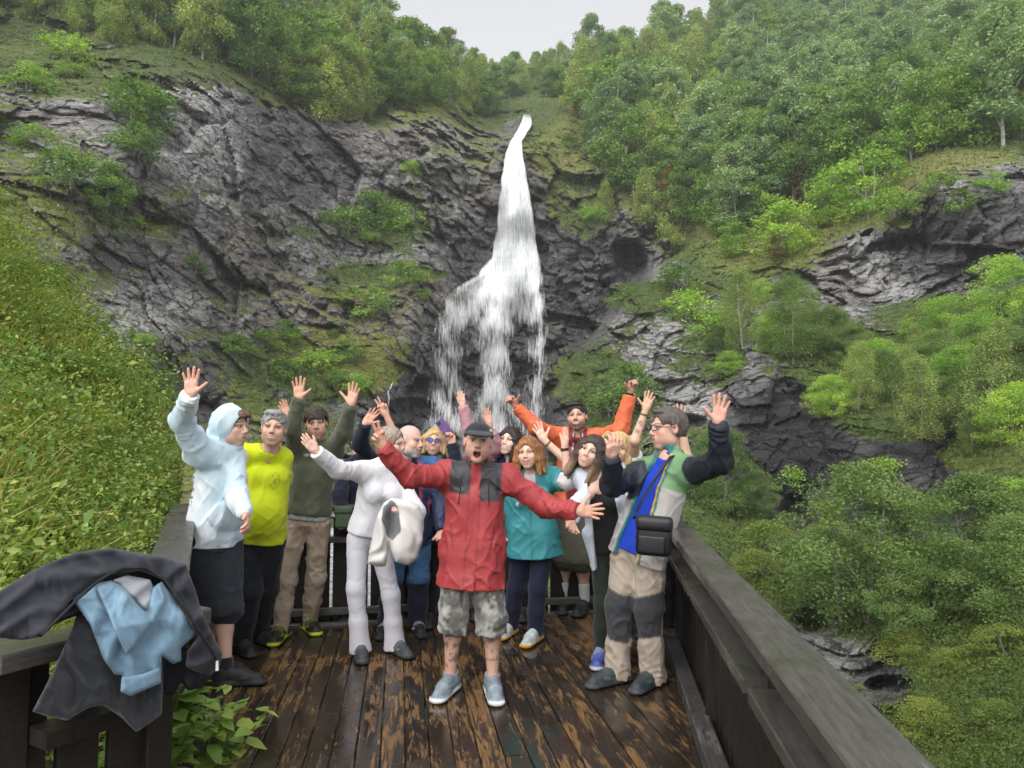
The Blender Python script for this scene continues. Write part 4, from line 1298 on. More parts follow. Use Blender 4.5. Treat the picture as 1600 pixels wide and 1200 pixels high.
class Field:
    def __init__(s, lo, hi, h):
        s.h = h
        s.org = np.asarray(lo, float) - 3 * h
        n = np.ceil((np.asarray(hi, float) - s.org) / h).astype(int) + 4
        s.A = np.full(tuple(n), 0.09, np.float32)
        s.ax = [(s.org[i] + np.arange(n[i]) * h).astype(np.float32) for i in range(3)]

    def box(s, lo, hi):
        sl = []
        for i in range(3):
            a = int(np.clip((lo[i] - s.org[i]) / s.h, 0, s.A.shape[i]))
            b = int(np.clip((hi[i] - s.org[i]) / s.h + 2, 0, s.A.shape[i]))
            sl.append(slice(a, max(b, a)))
        return tuple(sl)

    def pts(s, sl):
        return s.ax[0][sl[0]][:, None, None], s.ax[1][sl[1]][None, :, None], s.ax[2][sl[2]][None, None, :]

    def merge(s, sl, d, k, op):
        a = s.A[sl]
        if op == 'add':
            h = np.maximum(k - np.abs(a - d), 0) / k
            s.A[sl] = np.minimum(a, d) - h * h * k * .25
        else:
            d = -d
            h = np.maximum(k - np.abs(a - d), 0) / k
            s.A[sl] = np.maximum(a, d) + h * h * k * .25

    def cone(s, a, b, ra, rb, k=.02, flat=None, op='add', cap=None, rings=None, caps=None):
        a, b = np.asarray(a, float), np.asarray(b, float)
        R = max(ra, rb) + k + .02
        sl = s.box(np.minimum(a, b) - R, np.maximum(a, b) + R)
        if min(s.A[sl].shape) == 0: return
        X, Y, Z = s.pts(sl)
        qx, qy, qz = X - a[0], Y - a[1], Z - a[2]
        ba = b - a
        if flat is not None:
            n, f = np.asarray(flat[0], float), flat[1]
            dn = (qx * n[0] + qy * n[1] + qz * n[2]) * (f - 1)
            qx, qy, qz = qx + n[0] * dn, qy + n[1] * dn, qz + n[2] * dn
            ba = ba + n * (ba @ n) * (f - 1)
        L2 = ba @ ba + 1e-9
        t = (qx * ba[0] + qy * ba[1] + qz * ba[2]) / L2
        tc = np.clip(t, 0, 1)
        d = np.sqrt((qx - ba[0] * tc) ** 2 + (qy - ba[1] * tc) ** 2 + (qz - ba[2] * tc) ** 2) - (ra + (rb - ra) * tc)
        if flat is not None: d = d / math.sqrt(flat[1])
        if rings is not None:
            amp, fr, lo, hi, sd = rings
            P = np.stack(np.broadcast_arrays(X, Y, Z), -1)
            ph = vnoise(P * np.float32(11), sd) * 9
            am = vnoise(P * np.float32(6), sd + 3)
            wv = 1 - np.abs(np.sin(tc * fr * .8 + ph))
            d = d - amp * (wv ** 2 - .3) * 1.5 * am * sstep(lo, hi, tc)
        if cap: d = np.maximum(d, (t - cap) * math.sqrt(L2))
        if caps is not None: d = np.maximum(d, -(t - caps) * math.sqrt(L2))
        s.merge(sl, d.astype(np.float32), k, op)

    def ell(s, c, r, R=None, k=.02, op='add'):
        c, r = np.asarray(c, float), np.asarray(r, float)
        R = np.eye(3) if R is None else R
        m = r.max() + k + .015
        sl = s.box(c - m, c + m)
        if min(s.A[sl].shape) == 0: return
        X, Y, Z = s.pts(sl)
        q = [((X - c[0]) * R[0, i] + (Y - c[1]) * R[1, i] + (Z - c[2]) * R[2, i]) / r[i] for i in range(3)]
        k0 = np.sqrt(q[0] ** 2 + q[1] ** 2 + q[2] ** 2)
        k1 = np.sqrt((q[0] / r[0]) ** 2 + (q[1] / r[1]) ** 2 + (q[2] / r[2]) ** 2) + 1e-6
        s.merge(sl, (k0 * (k0 - 1) / k1).astype(np.float32), k, op)

    def cut(s, p, n, k=.004):
        """remove the side that n points to"""
        X, Y, Z = s.pts((slice(None),) * 3)
        d = (X - p[0]) * n[0] + (Y - p[1]) * n[1] + (Z - p[2]) * n[2]
        s.A = np.maximum(s.A, d.astype(np.float32))

    def fold(s, amp, sc, seed=0, stretch=(1, 1, .55), amp2=None, hair=False):
        i = np.nonzero(np.abs(s.A) < .03)
        P = np.stack([s.ax[k][i[k]] for k in range(3)], -1)
        w = np.stack([vnoise(P * 6, seed + 5 + j) for j in range(3)], -1) - .5
        W = P * np.array(stretch, np.float32) + w * .10
        # long hanging folds, diagonal pull lines both ways, and small sharp creases
        D = np.stack([P[:, 0] + .75 * P[:, 2], P[:, 1], .35 * P[:, 2] - .25 * P[:, 0]], -1) + w * .07
        E = np.stack([P[:, 0] - .75 * P[:, 2], P[:, 1], .35 * P[:, 2] + .25 * P[:, 0]], -1) + w * .07
        r = 1 - np.abs(2 * vnoise(W * sc * (1 if hair else .85), seed) - 1)
        r2 = 1 - np.abs(2 * vnoise(D * sc * 1.2, seed + 1) - 1)
        r4 = 1 - np.abs(2 * vnoise(E * sc * 1.3, seed + 4) - 1)
        r3 = 1 - np.abs(2 * vnoise((W + w * .05) * sc * 4.0, seed + 2) - 1)
        if hair:
            s.A[i] -= amp * (r ** 2 - .3) + amp * .5 * (r3 ** 2 - .3)
            return
        amp = amp * .82
        a2 = amp2 if amp2 is not None else amp * .75
        s.A[i] -= amp * (r ** 4 - .2) + a2 * (r2 ** 5 - .17) + a2 * .8 * (r4 ** 5 - .17) + amp * .18 * (r3 ** 3 - .25)

    def mesh(s):
        s.A[0] = s.A[-1] = .09; s.A[:, 0] = s.A[:, -1] = .09; s.A[:, :, 0] = s.A[:, :, -1] = .09
        return surface_nets(s.A, s.org, s.h)


def attr_fabric(name, rough, bump_s, scale, spec=.3, sheen=0.0, var=.25, sss=0.0):
    t = NT(name)
    c = t.attr('Col', 'Color')
    co = t.coord('Object')
    n = t.noise(co, scale, 3, .6)
    n2 = t.noise(co, 7, 4, .6)
    c2 = t.mix(t.math('MULTIPLY', t.ramp(n2, [(.3, 1.0), (.7, 0.0)]), var), c, t.mix(1.0, c, (.72, .72, .72), 'MULTIPLY'))
    t.done(c2, rough, t.bump(n, bump_s, .004), spec)
    if sheen: t.set(t.b.inputs['Sheen Weight'], sheen)
    if sss:
        t.set(t.b.inputs['Subsurface Weight'], sss)
        t.set(t.b.inputs['Subsurface Radius'], (.012, .005, .003))
        t.set(t.b.inputs['Subsurface Scale'], 1.0)
    return t.m


M['skin'] = attr_fabric('skin', .5, .08, 180, .4, 0, .10)
M['fabric'] = attr_fabric('fabric', .85, .35, 260, .2, .15, .30)
M['shell'] = attr_fabric('shell_fabric', .55, .25, 200, .35, 0, .22)
M['knit'] = attr_fabric('knit', .9, .5, 150, .15, .3, .25)
M['shoe'] = attr_fabric('shoe_upper', .6, .4, 120, .4, 0, .3)
def hair_material():
    t = NT('hair')
    c = t.attr('Col', 'Color')
    n = t.noise(t.mapping(t.coord('Object'), (1, 1, .18)), 140, 4, .7)
    c2 = t.mix(t.ramp(n, [(.35, .75), (.65, 0.0)]), c, t.mix(1.0, c, (.35, .33, .32), 'MULTIPLY'))
    return t.done(c2, .5, t.bump(n, .7, .006), .4)
M['hair'] = hair_material()
M['glass_frame'] = simple_material('glasses_frame', (.01, .01, .012), (.03, .03, .03), 40, .35, 0)
M['lens_blue'] = simple_material('blue_lens', (.06, .06, .30), (.10, .09, .42), 20, .15, 0)
t_ = NT('clear_lens'); t_.done((.9, .92, .94), .05); t_.set(t_.b.inputs['Alpha'], .18); M['lens_clear'] = t_.m
M['watch'] = simple_material('watch_strap', (.008, .008, .009), (.02, .02, .022), 60, .4, 0)
M['bangle'] = simple_material('bangle', (.10, .07, .03), (.22, .17, .08), 60, .4, 0)


def unit(v):
    v = np.asarray(v, float)
    return v / (np.linalg.norm(v) + 1e-12)


def on_ray(start, px, py, L, near=True):
    """point on the ray of a photo pixel that lies one bone length from the joint before it"""
    o = np.array([0, 0, CAM_H])
    d = unit(ray(px, py))
    m = start - o
    b = m @ d
    disc = b * b - (m @ m - L * L)
    if disc < 0:
        p = o + d * b
        return p
    return o + d * (b - math.sqrt(disc) if near else b + math.sqrt(disc))


def rot_head(yaw, pitch, roll):
    y, p, r = map(math.radians, (yaw, pitch, roll))
    f = np.array([math.sin(y) * math.cos(p), -math.cos(y) * math.cos(p), math.sin(p)])
    u = np.array([-math.sin(y) * math.sin(p), math.cos(y) * math.sin(p), math.cos(p)])
    x = np.cross(f, u)
    u2 = u * math.cos(r) - x * math.sin(r)
    x2 = np.cross(f, u2)
    return np.stack([x2, f, u2], -1)


HANDS = {  # curl of index, middle, ring, little; spread; thumb angle; thumb curl
    'open': ([.04, .02, .04, .08], 1.0, 52, .1), 'wave': ([.10, .06, .10, .16], .75, 42, .15), 'flat': ([.06, .05, .06, .08], .35, 25, .1),
    'peace': ([.03, .03, .85, .85], 1.0, 15, .9), 'fist': ([.92, .95, .95, .92], .2, 52, .0), 'relax': ([.30, .34, .38, .42], .4, 30, .3), 'hold': ([.55, .6, .62, .62], .5, 40, .5), 'droop': ([.35, .40, .42, .45], .7, 25, .3)}


def hand_prims(F, w, tip, n_hint, thumb, pose, sc):
    curl, spread, th, tc = HANDS[pose]
    d = unit(np.asarray(tip) - w)
    n = np.asarray(n_hint, float)
    n = unit(n - d * (n @ d))
    s = np.cross(n, d)
    if s @ np.asarray(thumb, float) < 0: s = -s
    k = .008
    bases = [(.029, .082), (.010, .086), (-.010, .082), (-.028, .074)]
    lens = [.078, .086, .080, .062]
    for i in range(4):
        b = w + (d * bases[i][1] + s * bases[i][0]) * sc
        F.cone(w + (d * .008 + s * bases[i][0] * .55) * sc, b, .0165 * sc, .0120 * sc, .014)
        ang = math.radians([13, 3.5, -6, -17][i] * spread)
        dd = unit(d * math.cos(ang) + s * math.sin(ang))
        p = b
        for j, fr in enumerate((.46, .30, .24)):
            a = curl[i] * math.radians([62, 150, 215][j])
            q = p + (dd * math.cos(a) + n * math.sin(a)) * lens[i] * fr * sc
            F.cone(p, q, (.0104 - .0007 * j) * sc * (.9 if i == 3 else 1), (.0100 - .0009 * j) * sc * (.9 if i == 3 else 1), .004)
            p = q
    a = math.radians(th)
    td = unit(d * math.cos(a) + s * math.sin(a) + n * .12)
    b0 = w + (d * .018 + s * .016) * sc
    b1 = b0 + unit(td + s * .3 + d * .2) * .042 * sc
    F.cone(b0, b1, .019 * sc, .0125 * sc, .014)
    b2 = b1 + td * .034 * sc
    F.cone(b1, b2, .0120 * sc, .0108 * sc, .006)
    b3 = b2 + unit(td * (1 - tc) + n * tc * .8 - s * tc * .5) * .028 * sc
    F.cone(b2, b3, .0108 * sc, .0090 * sc, .005)
    F.cone(w + (d * .03 - s * .02) * sc, w + (d * .07 - s * .022) * sc, .015 * sc, .013 * sc, .014)
    return d, n, s


def bounds(pts, m):
    P = np.array(pts)
    return P.min(0) - m, P.max(0) + m


def head_field(F, c, R, S, o):
    L = lambda x, y, z: c + R @ (np.array([x, y, z]) * S)
    fem = o.get('fem', False)
    wj = .92 if fem else 1.0
    F.ell(L(0, -.015, .034), np.array([.077, .098, .086]) * S, R, .02)
    F.ell(L(0, .026, -.032), np.array([.061 * wj, .067, .084]) * S, R, .03)
    F.cone(L(-.010, .066, -.098), L(.010, .066, -.098), .020 * S, .020 * S, .03)
    for x in (-1, 1):
        F.ell(L(x * .047 * wj, .008, -.066), np.array([.022, .032, .030]) * S * wj, R, .03)
        F.ell(L(x * .041, .062, -.018), np.array([.022, .020, .018]) * S, R, .022)
        F.ell(L(x * .033, .046, -.050), np.array([.030, .034, .036]) * S * wj, R, .03)
        F.ell(L(x * .078, -.004, .0), np.array([.009, .021, .031]) * S, R, .008)
        F.ell(L(x * .082, .000, .002), np.array([.006, .010, .016]) * S, R, .004, 'sub')
        F.cone(L(x * .014, .088, .026), L(x * .046, .076, .026), .011 * S, .009 * S, .014)
        F.ell(L(x * .031, .101, .009), np.array([.017, .015, .011]) * S, R, .010, 'sub')
        F.ell(L(x * .031, .0775, .009), np.array([.014, .0135, .0125]) * S, R, .004)
        F.ell(L(x * .0125, .100, -.029), np.array([.0085, .010, .0075]) * S, R, .008)
    F.cone(L(0, .088, .020), L(0, .109 - .004 * fem, -.022), .0085 * S, .0125 * S * (.92 if fem else 1), .012)
    F.ell(L(0, .080, -.058), np.array([.030, .022, .026]) * S, R, .02)
    m = o.get('mouth', 'closed')
    if m == 'open':
        F.ell(L(0, .088, -.105), np.array([.026, .022, .020]) * S, R, .02)
        F.ell(L(0, .105, -.070), np.array([.021, .034, .021]) * S, R, .008, 'sub')
        F.cone(L(-.018, .092, -.047), L(.018, .092, -.047), .0055 * S, .0055 * S, .008)
        F.cone(L(-.017, .090, -.092), L(.017, .090, -.092), .0065 * S, .0065 * S, .008)
    elif m == 'smile':
        F.cone(L(-.033, .080, -.047), L(0, .095, -.0535), .005 * S, .006 * S, .008)
        F.cone(L(.033, .080, -.047), L(0, .095, -.0535), .005 * S, .006 * S, .008)
        F.cone(L(-.030, .080, -.054), L(0, .093, -.071), .005 * S, .007 * S, .008)
        F.cone(L(.030, .080, -.054), L(0, .093, -.071), .005 * S, .007 * S, .008)
        for x in (-1, 1): F.ell(L(x * .040, .068, -.030), np.array([.018, .018, .015]) * S, R, .018)
    else:
        F.cone(L(-.020, .090, -.054), L(.020, .090, -.054), .005 * S, .005 * S, .008)
        F.cone(L(-.017, .090, -.063), L(.017, .090, -.063), .006 * S, .006 * S, .008)


def head_color(Vw, c, R, S, o, skin):
    q = ((Vw - c) @ R) / S
    x, y, z = np.abs(q[:, 0]), q[:, 1], q[:, 2]
    C = np.repeat(np.array(skin, float)[None], len(q), 0)
    mot = fbm(q * 38, 3, seed=5)[:, None]
    C *= .93 + .14 * mot
    def put(mask, col):
        m = np.clip(mask, 0, 1)[:, None]
        C[:] = C * (1 - m) + np.array(col) * m
    el = lambda cx, cz, rx, rz: np.clip((1 - np.sqrt(((x - cx) / rx) ** 2 + ((z - cz) / rz) ** 2)) * 4, 0, 1) * (y > .045)
    red = np.array(skin) * np.array([1.05, .72, .70])
    put(.38 * el(.042, -.024, .024, .020), red)
    put(.4 * el(0, -.024, .018, .014), red)
    put(.35 * el(.080, 0, .03, .035) * (y < .05), red)
    hc = np.array(o.get('hair_c', (.05, .035, .025)))
    bd = o.get('beard', 0)
    if bd:
        bc = np.array(o.get('beard_c', (.05, .04, .035)))
        n = sstep(.3, .6, fbm(q * 120, 2, seed=8))
        reg = sstep(-.040, -.058, z + .25 * np.maximum(0, .06 - y) * -1) * (y > -.015)
        mou = el(0, -.042, .030, .010)
        reg = np.maximum(reg * (1 - el(0, -.058, .021, .013) * 1.0), mou * (1 - el(0, -.030, .016, .008)))
        put(bd * reg * (.6 + .4 * n), bc)
    # lips, mouth, teeth
    m = o.get('mouth', 'closed')
    lip = np.array(o.get('lip', np.array(skin) * np.array([.84, .50, .50])))
    if m == 'open':
        put(el(0, -.070, .030, .032) * (y > .06), lip)
        put(np.clip(el(0, -.070, .023, .024) * 1.5, 0, 1), (.06, .012, .012))
        put(el(0, -.0535, .015, .006) * 1.5, (.62, .58, .52))
        put(el(0, -.086, .015, .009) * (y < .088), (.30, .08, .08))
    elif m == 'smile':
        curve = -.0625 + 11.0 * x * x
        dz = np.abs(z - curve)
        inm = (x < .037) * (y > .055)
        put(.8 * np.clip((.0115 - dz) / .004, 0, 1) * inm * np.clip((.037 - x) / .008, 0, 1), lip)
        put(.9 * np.clip((.0078 - dz) / .002, 0, 1) * np.clip((.0335 - x) / .004, 0, 1) * (y > .05), lip * np.array((.42, .30, .30)))
        put(np.clip((.0048 - dz) / .0018, 0, 1) * np.clip((.0285 - x) / .005, 0, 1) * (y > .055), (.64, .60, .55) if o.get('teeth', True) else lip * .75)
        nl_ = np.clip((.0035 - np.abs(x - .034 - .25 * np.maximum(0, -.03 - z))) / .002, 0, 1) * (z < -.022) * (z > -.062) * (y > .05)
        put(.35 * nl_, np.array(skin) * .5)
    else:
        put(np.clip((.0105 - np.abs(z + .0585)) / .004, 0, 1) * np.clip((.024 - x) / .005, 0, 1) * (y > .07), lip)
        put(np.clip((.0016 - np.abs(z + .0588)) / .001, 0, 1) * (x < .022) * (y > .07), lip * .35)
    # nostrils, eyes, brows
    put(.8 * el(.008, -.035, .0045, .0035) * (y > .09), np.array(skin) * .3)
    op = o.get('eye', .52)
    ey = el(.031, .009, .0165, .0085 * op + .002)
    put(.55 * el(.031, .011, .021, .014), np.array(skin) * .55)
    put(np.clip(ey * 1.6, 0, 1), (.40, .385, .37) if op > .5 else np.array(skin) * .35)
    put(np.clip(el(.031, .009, .0075, .0075 * op + .001) * 2, 0, 1), o.get('iris', (.035, .022, .014)))
    put(.85 * np.clip((.0028 - np.abs(z - .0165 - .0 * x + 30 * (x - .031) ** 2 * .35)) / .0015, 0, 1) * (np.abs(x - .031) < .018) * (y > .05), (.02, .015, .012))
    br = np.clip((.0048 - np.abs(z - (.0345 - 9 * (x - .033) ** 2))) / .002, 0, 1) * (np.abs(x - .033) < .021) * (y > .05)
    put(o.get('brow', .8) * br, np.array(o.get('brow_c', hc)) * .8)
    bz = o.get('buzz', 0)
    if bz:
        hl = .058 + .012 * np.sin(x * 60) - .5 * np.clip(.05 - y, 0, 1) * 1.5
        put(bz * sstep(0, .012, z - hl) * (y < .098) * (1 - .55 * sstep(.055, .105, z) * (y > -.02)), o.get('buzz_c', hc))
    return C


def hair_mesh(c, R, S, o, h=.0040):
    st, col = o['hair'], np.array(o['hair_c'], float)
    if st in (None, 'none'): return None
    L = lambda x, y, z: c + R @ (np.array([x, y, z]) * S)
    long_ = st in ('long', 'wavy', 'bob', 'curly', 'tied')
    F = Field(c - (.20 + .12 * long_) * S, c + .2 * S, h)
    th = {'short': .006, 'crop': .005, 'fringe': .016, 'grey': .010, 'long': .009, 'wavy': .011, 'bob': .011, 'curly': .028, 'side': .006, 'tied': .008}.get(st, .012)
    F.ell(L(0, -.018, .036), np.array([.078 + th, .099 + th, .087 + th]) * S, R, .01)
    if st in ('short', 'crop', 'grey', 'side'):
        F.ell(L(0, -.045, -.01), np.array([.072 + th * .6, .066 + th * .6, .072]) * S, R, .02)
    if st == 'grey':
        F.ell(L(.01, .040, .104), np.array([.06, .05, .022]) * S, R, .02)
    if st == 'tuft':
        F.ell(L(0, .085, .082), np.array([.050, .036, .030]) * S, R, .015)
        F.ell(L(0, .108, .070), np.array([.036, .022, .018]) * S, R, .012)
    if st == 'short':
        F.ell(L(0, .036, .102), np.array([.058, .050, .017]) * S, R, .02)
    if st == 'side':
        F.ell(L(.01, .030, .103), np.array([.058, .055, .018]) * S, R, .02)
    if st == 'fringe':
        F.ell(L(0, -.045, -.005), np.array([.085, .075, .075]) * S, R, .02)
        for k in range(9):
            a = (k - 4) / 4
            F.cone(L(a * .055, .065 - .035 * abs(a), .10), L(a * .074, .098 - .045 * a * a, .040 - .006 * math.sin(k * 2.1) - .014 * abs(a)), .020 * S, .009 * S, .01)
    if long_:
        F.ell(L(0, -.050, -.03), np.array([.082, .070, .09]) * S, R, .03)
        rr = random.Random(o.get('seed', 3))
        n = {'long': 15, 'wavy': 19, 'bob': 17, 'curly': 20, 'tied': 0}[st]
        ln = o.get('hair_len', {'long': .18, 'wavy': .17, 'bob': .10, 'curly': .14, 'tied': .1}[st])
        for k in range(n):
            a = -2.25 + 4.5 * k / max(1, n - 1)         # round the back, open at the face
            xx, yy = math.sin(a) * (.082 + th * .5), -math.cos(a) * (.095 + th * .4) - .012
            if yy > .045: yy = .045
            p0 = L(xx * .98, yy, .035)
            bul = .012 if st in ('wavy', 'bob') else .0
            p1 = L(xx * 1.10 + rr.uniform(-.008, .008), yy * 1.0 + rr.uniform(-.008, .008), -.05)
            p2 = L(xx * (1.12 + bul * 9) + rr.uniform(-.02, .02), yy * .9 + .01 + rr.uniform(-.02, .02), -.05 - (ln - .05) * rr.uniform(.8, 1.1))
            F.cone(p0, p1, .024 * S, .024 * S, .022)
            F.cone(p1, p2, .024 * S, .012 * S, .022)
            if st == 'curly':
                for j in range(3): F.ell(L(xx * 1.2 + rr.uniform(-.02, .02), yy * 1.1 + rr.uniform(-.02, .02), .09 - .09 * j + rr.uniform(-.02, .02)), np.full(3, rr.uniform(.022, .034)) * S, R, .01)
        if st in ('wavy', 'bob', 'long', 'curly'):
            for sx in (-1, 1):
                F.cone(L(sx * .012, .050, .118), L(sx * .074, .050, .040), .014 * S, .015 * S, .012)
                F.cone(L(sx * .074, .050, .040), L(sx * .084, .035, -.055), .015 * S, .015 * S, .010)
    # face opening
    fz = {'fringe': -.042, 'curly': -.028, 'grey': -.014, 'side': -.006}.get(st, -.012)
    F.ell(L(0, .118, fz), np.array([.062 if long_ else .070, .088, .086]) * S, R, .012, 'sub')
    if not long_:
        for sx in (-1, 1):
            F.ell(L(sx * .088, .062, -.030), np.array([.040, .056, .090]) * S, R, .012, 'sub')
            F.ell(L(sx * .088, .0, -.030), np.array([.030, .028, .050]) * S, R, .008, 'sub')
        F.cut(L(0, -.05, -.045 if st == 'side' else -.068), -R[:, 2])
    F.fold(.0065 if st in ('curly', 'grey') else .0050, 55 if st != 'curly' else 34, o.get('seed', 3), (1, 1, .22 if st not in ('curly', 'grey') else .8), hair=True)
    V, Q = F.mesh()
    q = ((V - c) @ R) / S
    n = vnoise(q * np.array([70, 70, 14]), 3)
    C = col[None] * (.65 + .75 * n[:, None])
    if 'tips' in o:
        f = sstep(-.02, -.16, q[:, 2])[:, None] * (.4 + .6 * n[:, None])
        C = C * (1 - f) + np.array(o['tips']) * f
    return V, Q, C


def shoe_mesh(G, t, S, upper, sole, accent, h=.0055):
    t = unit([t[0], t[1], 0]); z = np.array([0, 0, 1.]); G = np.array([G[0], G[1], 0.0])
    lo, hi = bounds([G - t * .1, G + t * .25, G + z * .16], .07)
    F = Field(lo, hi, h)
    F.cone(G - t * .045 * S + z * .058, G + t * .10 * S + z * .048, .040 * S, .042 * S, .02)
    F.cone(G + t * .10 * S + z * .044, G + t * .178 * S + z * .036, .042 * S, .032 * S, .02)
    F.cone(G - t * .028 * S + z * .06, G - t * .015 * S + z * .112, .044 * S, .043 * S, .02, cap=1.0)
    F.cone(G + t * .03 * S + z * .085, G + t * .09 * S + z * .066, .028 * S, .026 * S, .02)
    F.cone(G - t * .052 * S + z * .020, G + t * .185 * S + z * .020, .049 * S, .046 * S, .012, flat=(z, 2.1))
    F.cut(G + z * .003, -z)
    F.fold(.0022, 38, 4, (1, 1, 1))
    V, Q = F.mesh()
    zz = V[:, 2]
    al = (V - G) @ t
    n = vnoise(V * 60, 2)
    C = np.repeat(np.array(upper, float)[None], len(V), 0) * (.75 + .5 * n[:, None])
    lace = (al > .02 * S) & (al < .115 * S) & (zz > .075 - .25 * (al - .05)) & (np.sin(al * 420) > .35)
    C[lace] = np.array(accent) * .9
    side = np.abs((V - G) @ np.array([-t[1], t[0], 0]))
    sw = (np.abs(zz - (.040 + .22 * (al - .04))) < .006) & (al > .0) & (al < .13 * S) & (side > .022)
    C[sw] = np.array(accent)
    C[zz < .030 + .006 * np.sin(al * 30)] = np.array(sole, float)
    C[zz < .010] = np.array(sole) * .35
    return V, Q, C


def obj_from(name, V, Q, C, mat, parent, base):
    C = np.array(C, float)
    for it in range(1):
        fc = C[Q].mean(1)
        acc = np.zeros_like(C)
        cnt = np.zeros(len(C))
        for k in range(4):
            for ch in range(3): acc[:, ch] += np.bincount(Q[:, k], weights=fc[:, ch], minlength=len(C))
            cnt += np.bincount(Q[:, k], minlength=len(C))
        C = .25 * C + .75 * acc / np.maximum(cnt, 1)[:, None]
    me = mesh_np(name, np.asarray(V) - base, Q, mat, True, None, C)
    return link(name, me, parent)


def join(parts):
    V, Q, C, b = [], [], [], 0
    for v, q, c in parts:
        V.append(v); Q.append(q + b); C.append(c); b += len(v)
    return np.concatenate(V), np.concatenate(Q), np.concatenate(C)


def ring_band(name, c, axis, r, w, mat, parent, base, thick=.004):
    axis = unit(axis)
    a = unit(np.cross(axis, [.3, .2, 1])); b = np.cross(axis, a)
    V, Fq = [], []
    n = 20
    for i in range(n):
        t = 2 * math.pi * i / n
        o = math.cos(t) * a + math.sin(t) * b
        for (rr, hh) in ((r, -w / 2), (r + thick, -w / 2), (r + thick, w / 2), (r, w / 2)):
            V.append(c + o * rr + axis * hh - base)
    for i in range(n):
        j = (i + 1) % n
        for k in range(4):
            Fq.append((4 * i + k, 4 * j + k, 4 * j + (k + 1) % 4, 4 * i + (k + 1) % 4))
    return link(name, mesh_np(name, V, Fq, mat), parent)


